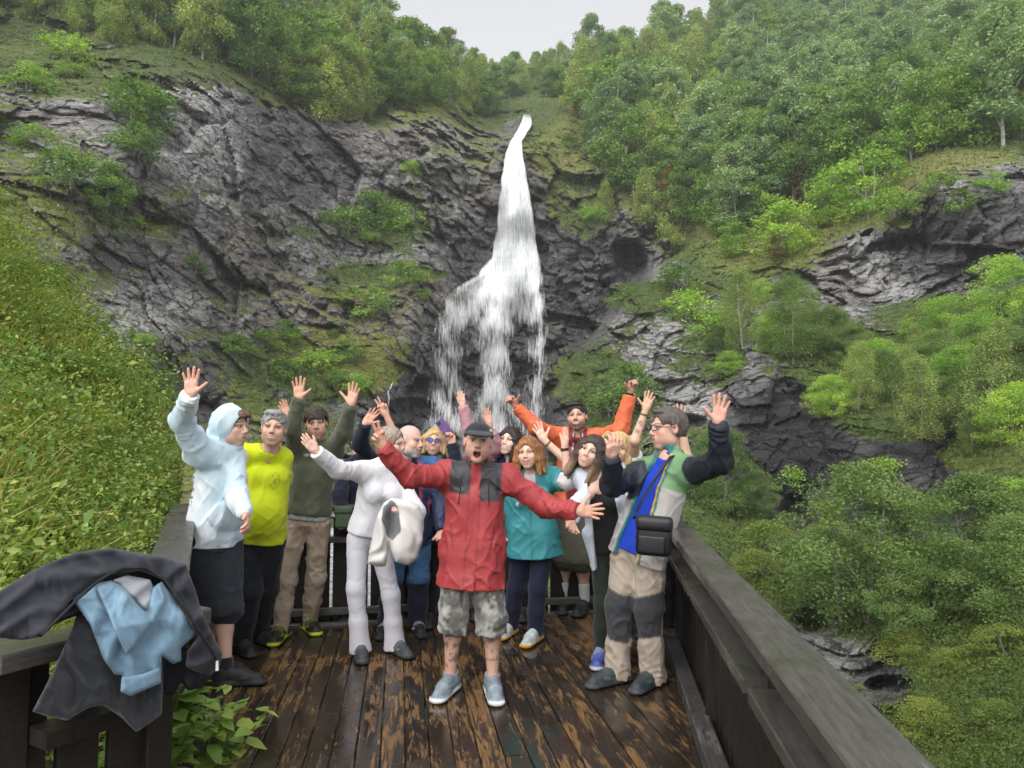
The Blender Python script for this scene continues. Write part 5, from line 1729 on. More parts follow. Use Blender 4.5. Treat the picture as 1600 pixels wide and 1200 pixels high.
def person(o):
    """o: joints as photo pixels plus looks. Returns the body object and its frame"""
    st = o.get('h', 1.75) / 1.75
    skin = np.array(o.get('skin', (.60, .37, .275)))
    G = [ground(*o['foot'][0]), ground(*o['foot'][1])]
    T = [ground(*o['toe'][0]) - G[0], ground(*o['toe'][1]) - G[1]]
    z0 = o.get('z', (G[0][1] + G[1][1]) / 2)
    base = np.array([(G[0][0] + G[1][0]) / 2, (G[0][1] + G[1][1]) / 2, 0])
    pel = at(*o['pelvis'], z0 + o.get('dzp', 0))
    neck = at(*o['neck'], z0 + o.get('dzn', 0))
    hc = at(*o['head'], z0 + o.get('dzh', o.get('dzn', 0)))
    S = o.get('hs', 1.0) * st
    R = rot_head(*o.get('look', (0, 0, 0)))
    nl = o.get('neck_l', .158) * S
    if np.linalg.norm(hc - neck) > nl: neck = hc + unit(neck - hc) * nl
    yaw = math.radians(o.get('yaw', 0))
    u = unit(neck - pel)
    r = np.array([math.cos(yaw), math.sin(yaw), 0.0])
    r = unit(r - u * (r @ u))
    f = np.cross(u, r)
    f = -f if f @ np.array([math.sin(yaw), -math.cos(yaw), 0]) < 0 else f
    fem = o.get('fem', False)
    sw = (.170 if fem else .190) * st * o.get('wide', 1)
    sh = [neck - u * .055 * st - r * sw, neck - u * .055 * st + r * sw]
    arms = []
    for i, key in enumerate(('armL', 'armR')):
        a = o[key]
        s0 = sh[i]
        if 'sh' in a: s0 = at(*a['sh'], s0[1] + a.get('dzs', 0))
        if a['el'][1] < o['neck'][1] + 10: s0 = s0 + u * .025 * st
        sh[i] = s0
        e = on_ray(s0, *a['el'], .285 * st, a.get('ne', True))
        w = on_ray(e, *a['wr'], .250 * st, a.get('nw', True))
        tip = on_ray(w, *a['tip'], .175 * st, a.get('nt', True))
        arms.append((s0, e, w, tip, a))
    hips = [pel - r * .085 * st - u * .03, pel + r * .085 * st - u * .03]
    legs = []
    for i in range(2):
        ank = G[i] + np.array([0, 0, .085])
        kz = (hips[i][1] + ank[1]) / 2 - .03
        kn = at(*o['knee'][i], kz)
        legs.append((hips[i], kn, ank))
    chest = neck - u * .20 * st
    belly = pel + u * .12 * st
    bulk = o.get('bulk', 1.0) * st * .94
    # ------------------------------------------------ body
    hb = o.get('vox', .011)
    allp = [p for a in arms for p in a[:3]] + [p for l in legs for p in l] + [neck, pel]
    lo, hi = bounds(allp, .2)
    F = Field(lo, hi, hb)
    for s_ in (-1, 1):
        F.cone(chest + r * s_ * .055 * bulk, pel + r * s_ * .055 * bulk, .095 * bulk, .092 * bulk, .04)
        F.cone(neck - u * .01, sh[(s_ + 1) // 2], .05 * st, .052 * st, .05)
    F.cone(sh[0], sh[1], .055 * st, .055 * st, .04)
    F.cone(neck - u * .06, hc + R @ (np.array([0, -.022, -.055]) * S), .060 * st, .050 * st * (.9 if fem else 1.05), .02)
    for (s0, e, w, tip, a) in arms:
        F.cone(s0, e, .050 * st, .040 * st, .03)
        F.cone(e, w, .041 * st, .0265 * st, .02)
    for (hp, kn, an) in legs:
        F.cone(hp, kn, .085 * bulk, .054 * st, .04)
        m = kn + (an - kn) * .32 - f * .012
        F.cone(kn, m, .052 * st, .053 * st, .03)
        F.cone(m, an, .052 * st, .033 * st, .03)
        F.cone(an, an - np.array([0, 0, .06]), .036 * st, .04 * st, .02)
    V, Q = F.mesh()
    C = np.repeat(skin[None], len(V), 0) * (.92 + .16 * fbm(V * 25, 3, seed=3)[:, None])
    if 'skin_f' in o: C = o['skin_f'](V, C, legs, arms)
    parts = [(V, Q, C)]
    F = Field(hc - .17 * S, hc + .17 * S, o.get('hvox', .0036))
    head_field(F, hc, R, S, o)
    F.cone(neck - u * .02, hc + R @ (np.array([0, -.022, -.045]) * S), .058 * st, .049 * st * (.9 if fem else 1.05), .02)
    V, Q = F.mesh()
    parts.append((V, Q, head_color(V, hc, R, S, o, skin)))
    for i, (s0, e, w, tip, a) in enumerate(arms):
        pose = a.get('hand', 'relax')
        nh = np.array(a.get('palm', (0, -1, 0)), float)
        lo, hi = bounds([w, w + unit(tip - w) * .2, w - unit(w - e) * .03], .085)
        F = Field(lo, hi, .0046)
        hs = st * (.90 if fem else .98) * o.get('hand_s', 1.0)
        hd = hand_prims(F, w, tip, nh, a.get('thumb', (1, 0, 0) if i == 0 else (-1, 0, 0)), pose, hs)
        F.cone(e + (w - e) * .75, w + hd[0] * .02, .0305 * st, .0235 * st, .012)
        V, Q = F.mesh()
        rel = (V - w) @ hd[0]
        pk = np.clip((V - w) @ hd[1] * 40 + .5, 0, 1)
        c2 = skin[None] * (.93 + .14 * fbm(V * 60, 2, seed=4)[:, None])
        c2 = c2 * (1 - .5 * pk[:, None]) + (skin * np.array([1.08, .86, .84]))[None] * .5 * pk[:, None]
        tipm = sstep(.12, .17, rel)[:, None] * .4
        c2 = c2 * (1 - tipm) + (skin * np.array([1.02, .72, .70]))[None] * tipm
        parts.append((V, Q, c2))
    V, Q, C = join(parts)
    body = link('person', mesh_np('person', V - base, Q, M['skin'], True, None, C), None, base)
    tag(body, o['label'], 'person', o.get('group'))
    fr = dict(u=u, r=r, f=f, neck=neck, pel=pel, chest=chest, arms=arms, legs=legs, hc=hc, R=R, S=S, st=st, base=base, body=body, sh=sh, bulk=bulk, G=G, T=T)
    # ------------------------------------------------ hair
    if o.get('hair'):
        hm = hair_mesh(hc, R, S, o)
        if hm: obj_from('hair', *hm, M['hair'], body, base)
    # ------------------------------------------------ trousers
    b = o.get('bottom')
    if b:
        g = b.get('g', .016)
        allp = [p for l in legs for p in l] + [pel + u * .16]
        lo, hi = bounds(allp, .22)
        F = Field(lo, hi, b.get('vox', .0085))
        F.cone(pel + u * .11 - r * .05, pel + u * .11 + r * .05, .098 * bulk + g, .098 * bulk + g, .04)
        F.cone(pel - r * .055 * bulk, pel + r * .055 * bulk, .100 * bulk + g, .100 * bulk + g, .04)
        end = b.get('end', 1.0)
        for i, (hp, kn, an) in enumerate(legs):
            F.cone(hp, kn, .083 * bulk + g, .056 * st + g, .04, rings=(.005, 26, .3, .9, 3 + i))
            if end >= 1.0:
                ft = an - np.array([0, 0, b.get('drop', .03)])
                hemr = b.get('hem', .045)
                F.cone(kn, kn + (ft - kn) * .5, .060 * st + g, .052 * st + g, .03, rings=(.004, 18, 0, .3, 7 + i))
                F.cone(kn + (ft - kn) * .5, ft, .052 * st + g, hemr * st + g, .03, cap=1.0, rings=(b.get('bunch', .007), 22, .1, .8, 11 + i))
            else:
                ft = kn + (an - kn) * (end - .5) * 2
                wd = b.get('flare', .03)
                F.cone(hp, kn, .088 * bulk + g + wd * .6, .072 * st + g + wd, .04)
                F.cone(kn, ft, .068 * st + g + wd, .072 * st + g + wd, .02, cap=1.0)
        if 'shape' in b: b['shape'](F, fr)
        F.fold(b.get('fold', .007), 13, o.get('seed', 1) + 30, (1, 1, .5))
        F.cut(pel + u * b.get('waist', .15), u)
        V, Q = F.mesh()
        col = b['col']
        C = col(V, fr) if callable(col) else np.repeat(np.array(col, float)[None], len(V), 0)
        obj_from(b.get('name', 'trousers'), V, Q, C, M[b.get('mat', 'fabric')], body, base)
    # ------------------------------------------------ tops, inside to outside
    for tdef in o.get('tops', []):
        g = tdef.get('g', .02) * (.78 if tdef.get('g', .02) > .012 else 1)
        sl = tdef.get('sleeve', [1, 1])
        slv = sl if isinstance(sl, (list, tuple)) else [sl, sl]
        hem = tdef.get('hem', .06)
        allp = [neck + u * .12, pel - u * (hem + .05)] + [p for a in arms for p in a[:3]]
        lo, hi = bounds(allp, .2)
        F = Field(lo, hi, tdef.get('vox', .0085))
        fl = tdef.get('flare', .01)
        for s_ in (-1, 1):
            F.cone(chest + r * s_ * .062 * bulk, pel + r * s_ * .060 * bulk + u * .05, .097 * bulk + g, .097 * bulk + g + fl * .4, .05)
            F.cone(pel + r * s_ * .060 * bulk + u * .07, pel + r * s_ * .063 * bulk - u * (hem + .03), .098 * bulk + g + fl * .4, .098 * bulk + g + fl * 1.6, .05)
            F.cone(neck - u * .02, sh[(s_ + 1) // 2], .053 * st + g * .55, .057 * st + g * .8, .05)
        bl = tdef.get('belly', 0)
        if bl: F.ell(pel + u * .19 + f * .06, np.array([.15 + bl, .13 + bl, .17]) * st, np.stack([r, f, u], -1), .06)
        if fem and tdef.get('bust', 1):
            for s_ in (-1, 1): F.ell(chest + r * s_ * .065 + f * .085 - u * .02, np.full(3, .062 * st), None, .05)
        F.cone(sh[0], sh[1], .058 * st + g, .058 * st + g, .04)
        sg = tdef['sg'] * .62 if 'sg' in tdef else g * .8
        for i, (s0, e, w, tip, a) in enumerate(arms):
            L = slv[i]
            if L <= 0: continue
            rg = (.0055 if L > .4 else .003)
            if L <= .5:
                q = s0 + (e - s0) * L * 2
                F.cone(s0, q, .052 * st + sg, .050 * st + sg + .012, .04, cap=1.0)
            else:
                q = e + (w - e) * ((L - .5) * 2)
                F.cone(s0, e, .053 * st + sg, .046 * st + sg, .04, rings=(rg, 24, .2, .9, 21 + i))
                F.cone(e, q, .046 * st + sg, (.034 if L > .9 else .040) * st + sg * .85, .03, cap=1.0, rings=(rg * 1.1, 20, 0, .7, 25 + i))
                if tdef.get('cuff'):
                    dq = unit(q - e)
                    F.cone(q - dq * .05, q + dq * .012, .030 * st + sg * .45, .030 * st + sg * .45, .006, cap=1.0)
        if tdef.get('collar'):
            ch = tdef['collar']
            F.cone(neck - u * .03, neck + unit(hc + R @ np.array([0, -.03, -.06]) - neck) * ch + u * .0, .070 * st + g * .4, .066 * st + g * .35, .02, cap=1.0)
        if 'shape' in tdef: tdef['shape'](F, fr)
        F.fold(tdef.get('fold', .008), tdef.get('fs', 11), o.get('seed', 1), tdef.get('st', (1, 1, .6)))
        F.cut(pel - u * hem, -u)
        if tdef.get('open_neck', True):
            nd = unit(hc + R @ np.array([0, -.02, -.06]) * 1.0 - neck)
            top = neck + u * (tdef.get('collar', 0) + .03)
            nr = tdef.get('neck_r', .052)
            F.cone(neck - u * (.05 if nr < .06 else .012), neck + nd * .25, nr * st, (nr + .012) * st, .006, op='sub')
            if 'neckline' in tdef:
                dd, rr = tdef['neckline']
                F.ell(neck + f * .08 - u * dd * .5, np.array([rr, .10, dd]), np.stack([r, f, u], -1), .01, 'sub')
        if 'carve' in tdef: tdef['carve'](F, fr)
        V, Q = F.mesh()
        col = tdef['col']
        C = col(V, fr) if callable(col) else np.repeat(np.array(col, float)[None], len(V), 0)
        ob = obj_from(tdef.get('name', 'jacket'), V, Q, C, M[tdef.get('mat', 'fabric')], body, base)
        if 'label' in tdef: ob['label'] = tdef['label']
    # ------------------------------------------------ shoes and socks
    sd = o.get('shoe', {})
    for i in range(2):
        m = shoe_mesh(G[i], T[i], st * 1.12, sd.get('upper', (.02, .02, .022)), sd.get('sole', (.03, .03, .03)), sd.get('accent', (.08, .08, .08)))
        obj_from('shoe', *m, M['shoe'], body, base)
        if 'sock' in o:
            F = Field(*bounds([G[i], G[i] + np.array([0, 0, .3])], .1), .007)
            kn, an = legs[i][1], legs[i][2]
            F.cone(an - np.array([0, 0, .02]), an + (kn - an) * o['sock'][1], .042 * st, .048 * st, .01, cap=1.0)
            V, Q = F.mesh()
            obj_from('sock', V, Q, np.repeat(np.array(o['sock'][0], float)[None], len(V), 0), M['knit'], body, base)
    return fr


def head_local(fr, pts):
    return np.array([fr['hc'] + fr['R'] @ (np.array(p) * fr['S']) for p in pts])


def glasses(fr, lens_mat, frame_mat, w=.026, hgt=.019, rim=.0022):
    V, Fq = [], []
    body, base = fr['body'], fr['base']
    def addtube(pts, rad):
        v, f = tube(head_local(fr, pts) - base, [rad * fr['S']] * len(pts), 5)
        b = len(V); V.extend(v); Fq.extend([tuple(i + b for i in q) for q in f])
    for s in (-1, 1):
        addtube([(s * .033 + w * math.cos(t), .112 - .012 * abs(math.cos(t)) * (1 if math.cos(t) * s > 0 else 0), .010 + hgt * math.sin(t)) for t in np.linspace(0, 2 * math.pi, 17)], rim)
        addtube([(s * (.033 + w), .100, .014), (s * .080, .05, .014), (s * .084, .0, .012)], rim)
    addtube([(-.008, .114, .014), (.008, .114, .014)], rim)
    gl = link('glasses', mesh_np('glasses', V, Fq, frame_mat), body)
    for s in (-1, 1):
        pts = [(s * .033, .112, .010)] + [(s * .033 + w * math.cos(t), .1115 - .012 * abs(math.cos(t)) * (1 if math.cos(t) * s > 0 else 0), .010 + hgt * math.sin(t)) for t in np.linspace(0, 2 * math.pi, 17)[:-1]]
        v = head_local(fr, pts) - base
        link('lens', mesh_np('lens', v, [(0, 1 + i, 1 + (i + 1) % 16) for i in range(16)], lens_mat), gl)
    return gl
# ================================================================== the group on the deck
def bands(V, fr):
    """body coordinates: across, up from the pelvis, forward"""
    q = V - fr['pel']
    return q @ fr['r'], q @ fr['u'], q @ fr['f']


def up_neck(V, fr):
    q = V - fr['neck']
    return q @ fr['r'], q @ fr['u'], q @ fr['f']


def arm_t(V, fr, i):
    """0 at the shoulder, 1 at the elbow, 2 at the wrist; and distance from the arm's axis"""
    s0, e, w = fr['arms'][i][:3]
    def seg(a, b):
        ab = b - a
        t = np.clip(((V - a) @ ab) / (ab @ ab), 0, 1)
        return t, np.linalg.norm(V - a - t[:, None] * ab, axis=1)
    t1, d1 = seg(s0, e)
    t2, d2 = seg(e, w)
    return np.where(d1 < d2, t1, 1 + t2), np.minimum(d1, d2)


def flat(c):
    return lambda V, fr: np.repeat(np.array(c, float)[None], len(V), 0)


# ---- the man in the red jacket, arms spread, in front
RED, CHAR = np.array((.33, .042, .046)), np.array((.045, .045, .052))
def red_jacket(V, fr):
    x, uu, ff = up_neck(V, fr)
    C = np.repeat(RED[None], len(V), 0)
    lim = np.where(x < 0, -.150, -.185) + .10 * np.abs(x) * 0
    yoke = (uu > lim) & (np.abs(x - .0) > .030) & (np.abs(x) < .158) & (uu < .045)
    C[yoke & (ff > -.2)] = CHAR
    C[(uu > .012) & (np.abs(x) > .028) & (np.abs(x) < .135)] = CHAR * .8
    C[(uu > .055) & (np.abs(x) > .028) & (np.abs(x) < .135)] = RED * .8
    seam = (np.abs(np.abs(x) - .034) < .004) & (uu < -.02) & (ff > 0)
    C[seam] *= .6
    pk = (np.abs(uu + .40) < .07) & (np.abs(np.abs(x) - .125 - .10 * (uu + .40)) < .005) & (ff > 0)
    C[pk] *= .45
    lab = (np.abs(x - .152) < .012) & (np.abs(uu + .615) < .008) & (ff > 0)
    C[lab] = (.03, .03, .035)
    return C


def red_shape(F, fr):
    n, u, f, r = fr['neck'], fr['u'], fr['f'], fr['r']
    F.cone(n - u * .02 - f * .075 - r * .06, n - u * .02 - f * .075 + r * .06, .045, .045, .03)      # folded hood behind the neck
    F.cone(n + f * .055 - u * .01 + r * .045, n + f * .035 + u * .055 + r * .07, .022, .018, .015)  # collar flap
    F.cone(n + f * .055 - u * .01 - r * .045, n + f * .030 + u * .040 - r * .07, .022, .018, .015)


def camo(V, fr):
    n = fbm(V * 17, 3, seed=12)
    m = fbm(V * 26 + 5, 3, seed=14)
    C = np.repeat(np.array([[.20, .20, .185]]), len(V), 0)
    C[n > .55] = (.34, .335, .31)
    C[m > .57] = (.085, .085, .08)
    C[(n < .40)] = (.13, .13, .12)
    return C


def tattoo(V, C, legs, arms):
    n = fbm(V * 34, 3, seed=21)
    z = V[:, 2]
    m = (n > .53) & (z > .15) & (z < .42) & (V[:, 0] < legs[0][1][0] + .09)
    C[m] = C[m] * .35 + np.array((.05, .055, .07)) * .65
    k = (n > .58) & (z > .2) & (z < .36) & (V[:, 0] > legs[0][1][0] + .09)
    C[k] = C[k] * .35 + np.array((.05, .055, .07)) * .65
    return C


def cap_of(fr, col, logo):
    c, R, S = fr['hc'], fr['R'], fr['S']
    L = lambda x, y, z: c + R @ (np.array([x, y, z]) * S)
    F = Field(c - .2, c + .22, .0045)
    F.ell(L(0, -.012, .040), np.array([.088, .110, .084]) * S, R, .01)
    F.cut(L(0, .0, .036), -(R[:, 2] * 1.0 + R[:, 1] * -.10))
    th = math.radians(-14)
    Rv = np.stack([R[:, 0], R[:, 1] * math.cos(th) + R[:, 2] * math.sin(th), R[:, 2] * math.cos(th) - R[:, 1] * math.sin(th)], -1)
    F.ell(L(0, .125, .046), np.array([.080, .092, .010]) * S, Rv, .008)
    V, Q = F.mesh()
    q = ((V - c) @ R) / S
    C = np.repeat(np.array(col, float)[None], len(V), 0)
    C[(np.abs(q[:, 0] + .068) < .007) & (np.abs(q[:, 2] - .076) < .007) & (q[:, 1] > 0)] = logo
    return obj_from('cap', V, Q, C, M['fabric'], fr['body'], fr['base'])


red = person(dict(label='man in red jacket and black cap spreading his arms at the front', h=1.74, seed=1,
    foot=[(703, 1080), (770, 1083)], toe=[(676, 1106), (779, 1112)], knee=[(709, 962), (768, 964)], pelvis=(737, 872), neck=(745, 733), head=(747, 692), dzn=-.02, dzh=-.07, look=(3, 4, 5), hs=1.06,
    hair=None, hair_c=(.04, .03, .025), buzz=.8, beard=.32, mouth='open', eye=.6, skin=(.56, .34, .25), vox=.010, hvox=.0032,
    armL=dict(el=(640, 745), wr=(599, 700), tip=(577, 660), hand='peace', palm=(.5, -1, 0), thumb=(.7, 0, -.6)),
    armR=dict(el=(852, 792), wr=(902, 799), tip=(945, 799), hand='open', palm=(-.2, -1, .2), thumb=(0, -.3, 1), nt=False),
    bottom=dict(name='shorts', col=camo, end=.62, flare=.016, g=.004, fold=.012, vox=.0085), skin_f=tattoo,
    tops=[dict(name='jacket', col=red_jacket, g=.036, hem=.165, flare=.026, collar=.05, shape=red_shape, mat='shell', vox=.0066, fold=.016, fs=9, sg=.026)],
    shoe=dict(upper=(.22, .27, .31), sole=(.70, .70, .70), accent=(.12, .14, .17))))
cap_of(red, (.020, .022, .030), (.55, .55, .55))
for s in (-1, 1):      # hood cords
    a = red['neck'] + red['f'] * .135 + red['r'] * s * .085 - red['u'] * .04
    v, f_ = tube([a - red['base'], a - red['u'] * .09 + red['f'] * .012 - red['base'], a - red['u'] * .17 + red['f'] * .012 - red['base'] + red['r'] * .01 * s], [.0035] * 3, 5)
    link('hood_cord', mesh_np('hood_cord', v, f_, M['watch']), red['body'])

# ---- left: light blue hoodie, looking right
BLUE = np.array((.50, .64, .72))
def hoodie_shape(F, fr):
    c, R, S = fr['hc'], fr['R'], fr['S']
    L = lambda x, y, z: c + R @ (np.array([x, y, z]) * S)
    F.ell(L(0, -.022, .028), np.array([.104, .122, .120]) * S, R, .03)
    F.cone(fr['neck'] - fr['u'] * .02 - fr['f'] * .03, L(0, -.07, -.06), .095, .085, .04)
    F.cone(fr['neck'] + fr['f'] * .05, L(0, .045, -.115), .07, .035, .03)
    F.ell(fr['pel'] + fr['u'] * .15 + fr['f'] * .13, np.array([.13, .03, .09]), np.stack([fr['r'], fr['f'], fr['u']], -1), .02)
def hoodie_carve(F, fr):
    c, R, S = fr['hc'], fr['R'], fr['S']
    L = lambda x, y, z: c + R @ (np.array([x, y, z]) * S)
    F.ell(L(0, .128, -.012), np.array([.083, .105, .100]) * S, R, .012, 'sub')
def hoodie_col(V, fr):
    x, uu, ff = bands(V, fr)
    n = fbm(V * 5, 3, seed=4)[:, None]
    C = BLUE[None] * (1 - n * .0) + (np.array((.72, .76, .80)) - BLUE)[None] * sstep(.3, .65, n)
    bk = (ff < -.02) & (np.abs(uu - .30) < .10) & (np.sin(uu * 120) * np.sin(x * 95) > .15)
    C[bk] = (.03, .05, .11)
    return C
ph = person(dict(label='young man in light blue hoodie with hood up raising a hand at the left', h=1.78, seed=2, bulk=.93, yaw=52, look=(72, -2, 0), hs=1.03,
    foot=[(326, 1052), (352, 1071)], toe=[(352, 1052), (397, 1070)], knee=[(326, 940), (352, 950)], pelvis=(335, 838), neck=(348, 708), head=(362, 668), dzh=-.02,
    hair='tuft', hair_c=(.16, .095, .05), mouth='closed', skin=(.60, .38, .29),
    armL=dict(sh=(310, 714), dzs=-.02, el=(284, 655), wr=(298, 619), tip=(300, 568), hand='open', palm=(0, -1, 0), thumb=(1, 0, 0)),
    armR=dict(sh=(362, 716), dzs=-.12, el=(368, 770), wr=(383, 805), tip=(393, 834), hand='relax', palm=(-1, 0, 0), thumb=(.3, -1, 0)),
    bottom=dict(name='shorts', col=(.022, .026, .034), end=.56, flare=.026, g=.010, fold=.007),
    tops=[dict(name='t_shirt', col=(.03, .034, .042), g=.012, flare=.014, sleeve=[0, 0], hem=.085, open_neck=False, fold=.003), dict(name='hoodie', col=hoodie_col, g=.034, sg=.030, hem=.06, flare=.006, cuff=1, shape=hoodie_shape, carve=hoodie_carve, open_neck=False, mat='knit', fold=.015, fs=8, vox=.0072)],
    shoe=dict(upper=(.018, .018, .020), sole=(.03, .03, .032), accent=(.05, .05, .05)), sock=((.02, .02, .022), .22)))

# ---- grey haired man in the yellow shirt
def yellow_col(V, fr):
    x, uu, ff = up_neck(V, fr)
    C = np.repeat(np.array([[.56, .66, .015]]), len(V), 0)
    e = np.abs(np.sqrt(((x - .075) / .030) ** 2 + ((uu + .20) / .052) ** 2) - 1)
    C[(e < .16) & (ff > 0) & (np.sin(uu * 260) > -.3)] = (.22, .30, .03)
    C[(np.abs(x - .075) < .012) & (np.abs(uu + .20) < .03) & (ff > 0) & (vnoise(V * 90, 3) > .55)] = (.30, .36, .03)
    return C
py_ = person(dict(label='grey haired smiling man in a bright yellow t-shirt', h=1.76, seed=3, yaw=8, look=(12, 2, 6), hs=1.06, bulk=.99,
    foot=[(376, 1018), (402, 1002)], toe=[(397, 1032), (423, 1009)], knee=[(392, 925), (418, 920)], pelvis=(407, 838), neck=(420, 708), head=(428, 670), dzn=-.22, dzp=-.12, dzh=-.28,
    hair='grey', hair_c=(.34, .34, .35), brow_c=(.10, .09, .09), brow=.6, mouth='smile', eye=.35, beard=.10, beard_c=(.35, .34, .33), skin=(.57, .35, .26),
    armL=dict(el=(368, 772), wr=(366, 822), tip=(366, 846), hand='relax', ne=False, nw=False, palm=(1, 0, 0)),
    armR=dict(sh=(440, 716), dzs=.06, el=(441, 768), wr=(438, 815), tip=(436, 838), hand='relax', ne=False, nw=False, palm=(-1, 0, 0)),
    bottom=dict(col=(.012, .014, .020), g=.02, hem=.05), tops=[dict(name='t_shirt', col=yellow_col, g=.020, sg=.022, hem=.03, flare=.012, sleeve=[.36, .36], belly=.008, fold=.007, neck_r=.066)],
    shoe=dict(upper=(.014, .014, .016), sole=(.02, .02, .02), accent=(.05, .05, .055))))

# ---- young man in the olive sweatshirt
def olive_col(V, fr):
    x, uu, ff = bands(V, fr)
    C = np.repeat(np.array([[.085, .092, .062]]), len(V), 0)
    C[uu < .075] *= .8
    lg = (np.abs(up_neck(V, fr)[0]) < .055) & (np.abs(up_neck(V, fr)[1] + .085) < .012) & (ff > 0) & (vnoise(V * 75, 7) > .55)
    C[lg] = (.5, .5, .48)
    return C
def under_col(V, fr): return np.repeat(np.array([[.33, .37, .36]]), len(V), 0)
po = person(dict(label='dark haired young man in olive sweatshirt raising both hands', h=1.80, seed=4, yaw=4, look=(14, -4, -5), hs=1.0, bulk=.95,
    foot=[(438, 998), (483, 984)], toe=[(416, 1022), (505, 1003)], knee=[(447, 908), (493, 903)], pelvis=(481, 812), neck=(491, 706), head=(494, 662), dzn=-.05, dzh=-.10,
    hair='fringe', hair_c=(.055, .038, .028), mouth='closed', skin=(.55, .34, .24), lip=(.50, .22, .20), beard=.10,
    armL=dict(sh=(463, 712), el=(457, 672), wr=(467, 624), tip=(467, 574), hand='open', palm=(0, -1, 0), thumb=(1, 0, 0)),
    armR=dict(sh=(518, 710), el=(538, 672), wr=(548, 633), tip=(557, 589), hand='open', palm=(-.2, -1, 0), thumb=(-1, 0, 0)),
    bottom=dict(col=(.36, .285, .215), g=.013, fold=.013, bunch=.012, hem=.036, drop=.045),
    tops=[dict(name='undershirt', col=under_col, g=.014, sleeve=[0, 0], hem=-.015, fold=.007), dict(name='sweatshirt', col=olive_col, g=.028, sg=.024, hem=-.055, flare=.004, cuff=1, mat='knit', fold=.010, fs=9)],
    shoe=dict(upper=(.018, .019, .018), sole=(.42, .50, .02), accent=(.30, .36, .02))))

# ---- woman in white, holding a coat
WHT = (.66, .66, .69)
def flare_shape(F, fr):
    for i, (hp, kn, an) in enumerate(fr['legs']):
        ft = an - np.array([0, 0, .05])
        F.cone(kn + (ft - kn) * .55, ft, .056, .080, .03, cap=1.0, rings=(.010, 9, .6, 1, 5 + i))
pw = person(dict(label='woman in white top and white flared trousers with one arm stretched left', h=1.66, seed=5, fem=True, yaw=28, look=(70, -8, -12), hs=1.0, bulk=.96,
    foot=[(563, 1026), (617, 1020)], toe=[(568, 1046), (645, 1034)], knee=[(556, 920), (611, 930)], pelvis=(577, 838), neck=(600, 730), head=(612, 692), dzn=-.05, dzh=-.04,
    hair='tied', hair_c=(.36, .30, .24), mouth='smile', skin=(.64, .42, .33),
    armL=dict(sh=(566, 742), el=(527, 734), wr=(495, 706), tip=(466, 676), hand='flat', palm=(.3, 1, 0), thumb=(.7, 0, .7)),
    armR=dict(sh=(624, 752), el=(652, 800), wr=(625, 792), tip=(610, 786), hand='hold', ne=True, nw=True, palm=(0, 0, -1), thumb=(0, -1, .3)),
    bottom=dict(col=(.60, .60, .66), g=.008, shape=flare_shape, fold=.003, bunch=.002, hem=.040, drop=.05, mat='knit'),
    tops=[dict(name='top', col=WHT, g=.022, sg=.022, hem=-.02, flare=.006, mat='knit', fold=.008, fs=8)],
    shoe=dict(upper=(.05, .055, .06), sole=(.02, .02, .02), accent=(.2, .2, .2))))

# ---- man in navy, half hidden between olive and white
pn = person(dict(label='person in navy jacket and beige trousers half hidden behind the woman in white', h=1.78, seed=6, yaw=15, look=(40, 0, 0), hs=.98,
    foot=[(546, 963), (606, 956)], toe=[(538, 972), (612, 966)], knee=[(546, 880), (596, 880)], pelvis=(562, 812), neck=(560, 722), head=(563, 692), dzn=.05, dzh=.10,
    hair='short', hair_c=(.05, .035, .025), mouth='closed',
    armL=dict(sh=(540, 735), el=(531, 775), wr=(535, 812), tip=(538, 835), hand='relax'),
    armR=dict(sh=(585, 728), el=(562, 694), wr=(570, 662), tip=(592, 636), hand='wave', palm=(.3, -1, .3), thumb=(.6, 0, -.8)),
    bottom=dict(col=(.36, .30, .27), g=.03, hem=.07, fold=.006), tops=[dict(name='jacket', col=(.012, .016, .034), g=.03, sg=.03, hem=.05, fold=.010)]))

# ---- bald man with grey beard, blue jacket
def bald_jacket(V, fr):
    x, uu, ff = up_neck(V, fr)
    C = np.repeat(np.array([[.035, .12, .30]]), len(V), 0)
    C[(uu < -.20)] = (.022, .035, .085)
    C[(np.abs(np.abs(x) - .055 - .12 * np.clip(-uu, 0, .5) * 0) < .010) & (ff > .0)] = (.45, .05, .07)
    C[(np.abs(x - .13) < .006) & (np.abs(uu + .33) < .07) & (ff > 0)] = (.5, .05, .08)
    return C
def open_front(w0, w1):
    def carve(F, fr):
        n, p, f, u = fr['neck'], fr['pel'], fr['f'], fr['u']
        F.cone(n + f * .11, p + f * .17 - u * .25, w0, w1, .008, op='sub', flat=(f, .55))
    return carve
def jeans(V, fr):
    C = np.repeat(np.array([[.045, .125, .26]]), len(V), 0)
    C *= .8 + .4 * fbm(V * 20, 3, seed=2)[:, None]
    C[V[:, 2] < .40] = (.013, .016, .035)
    return C
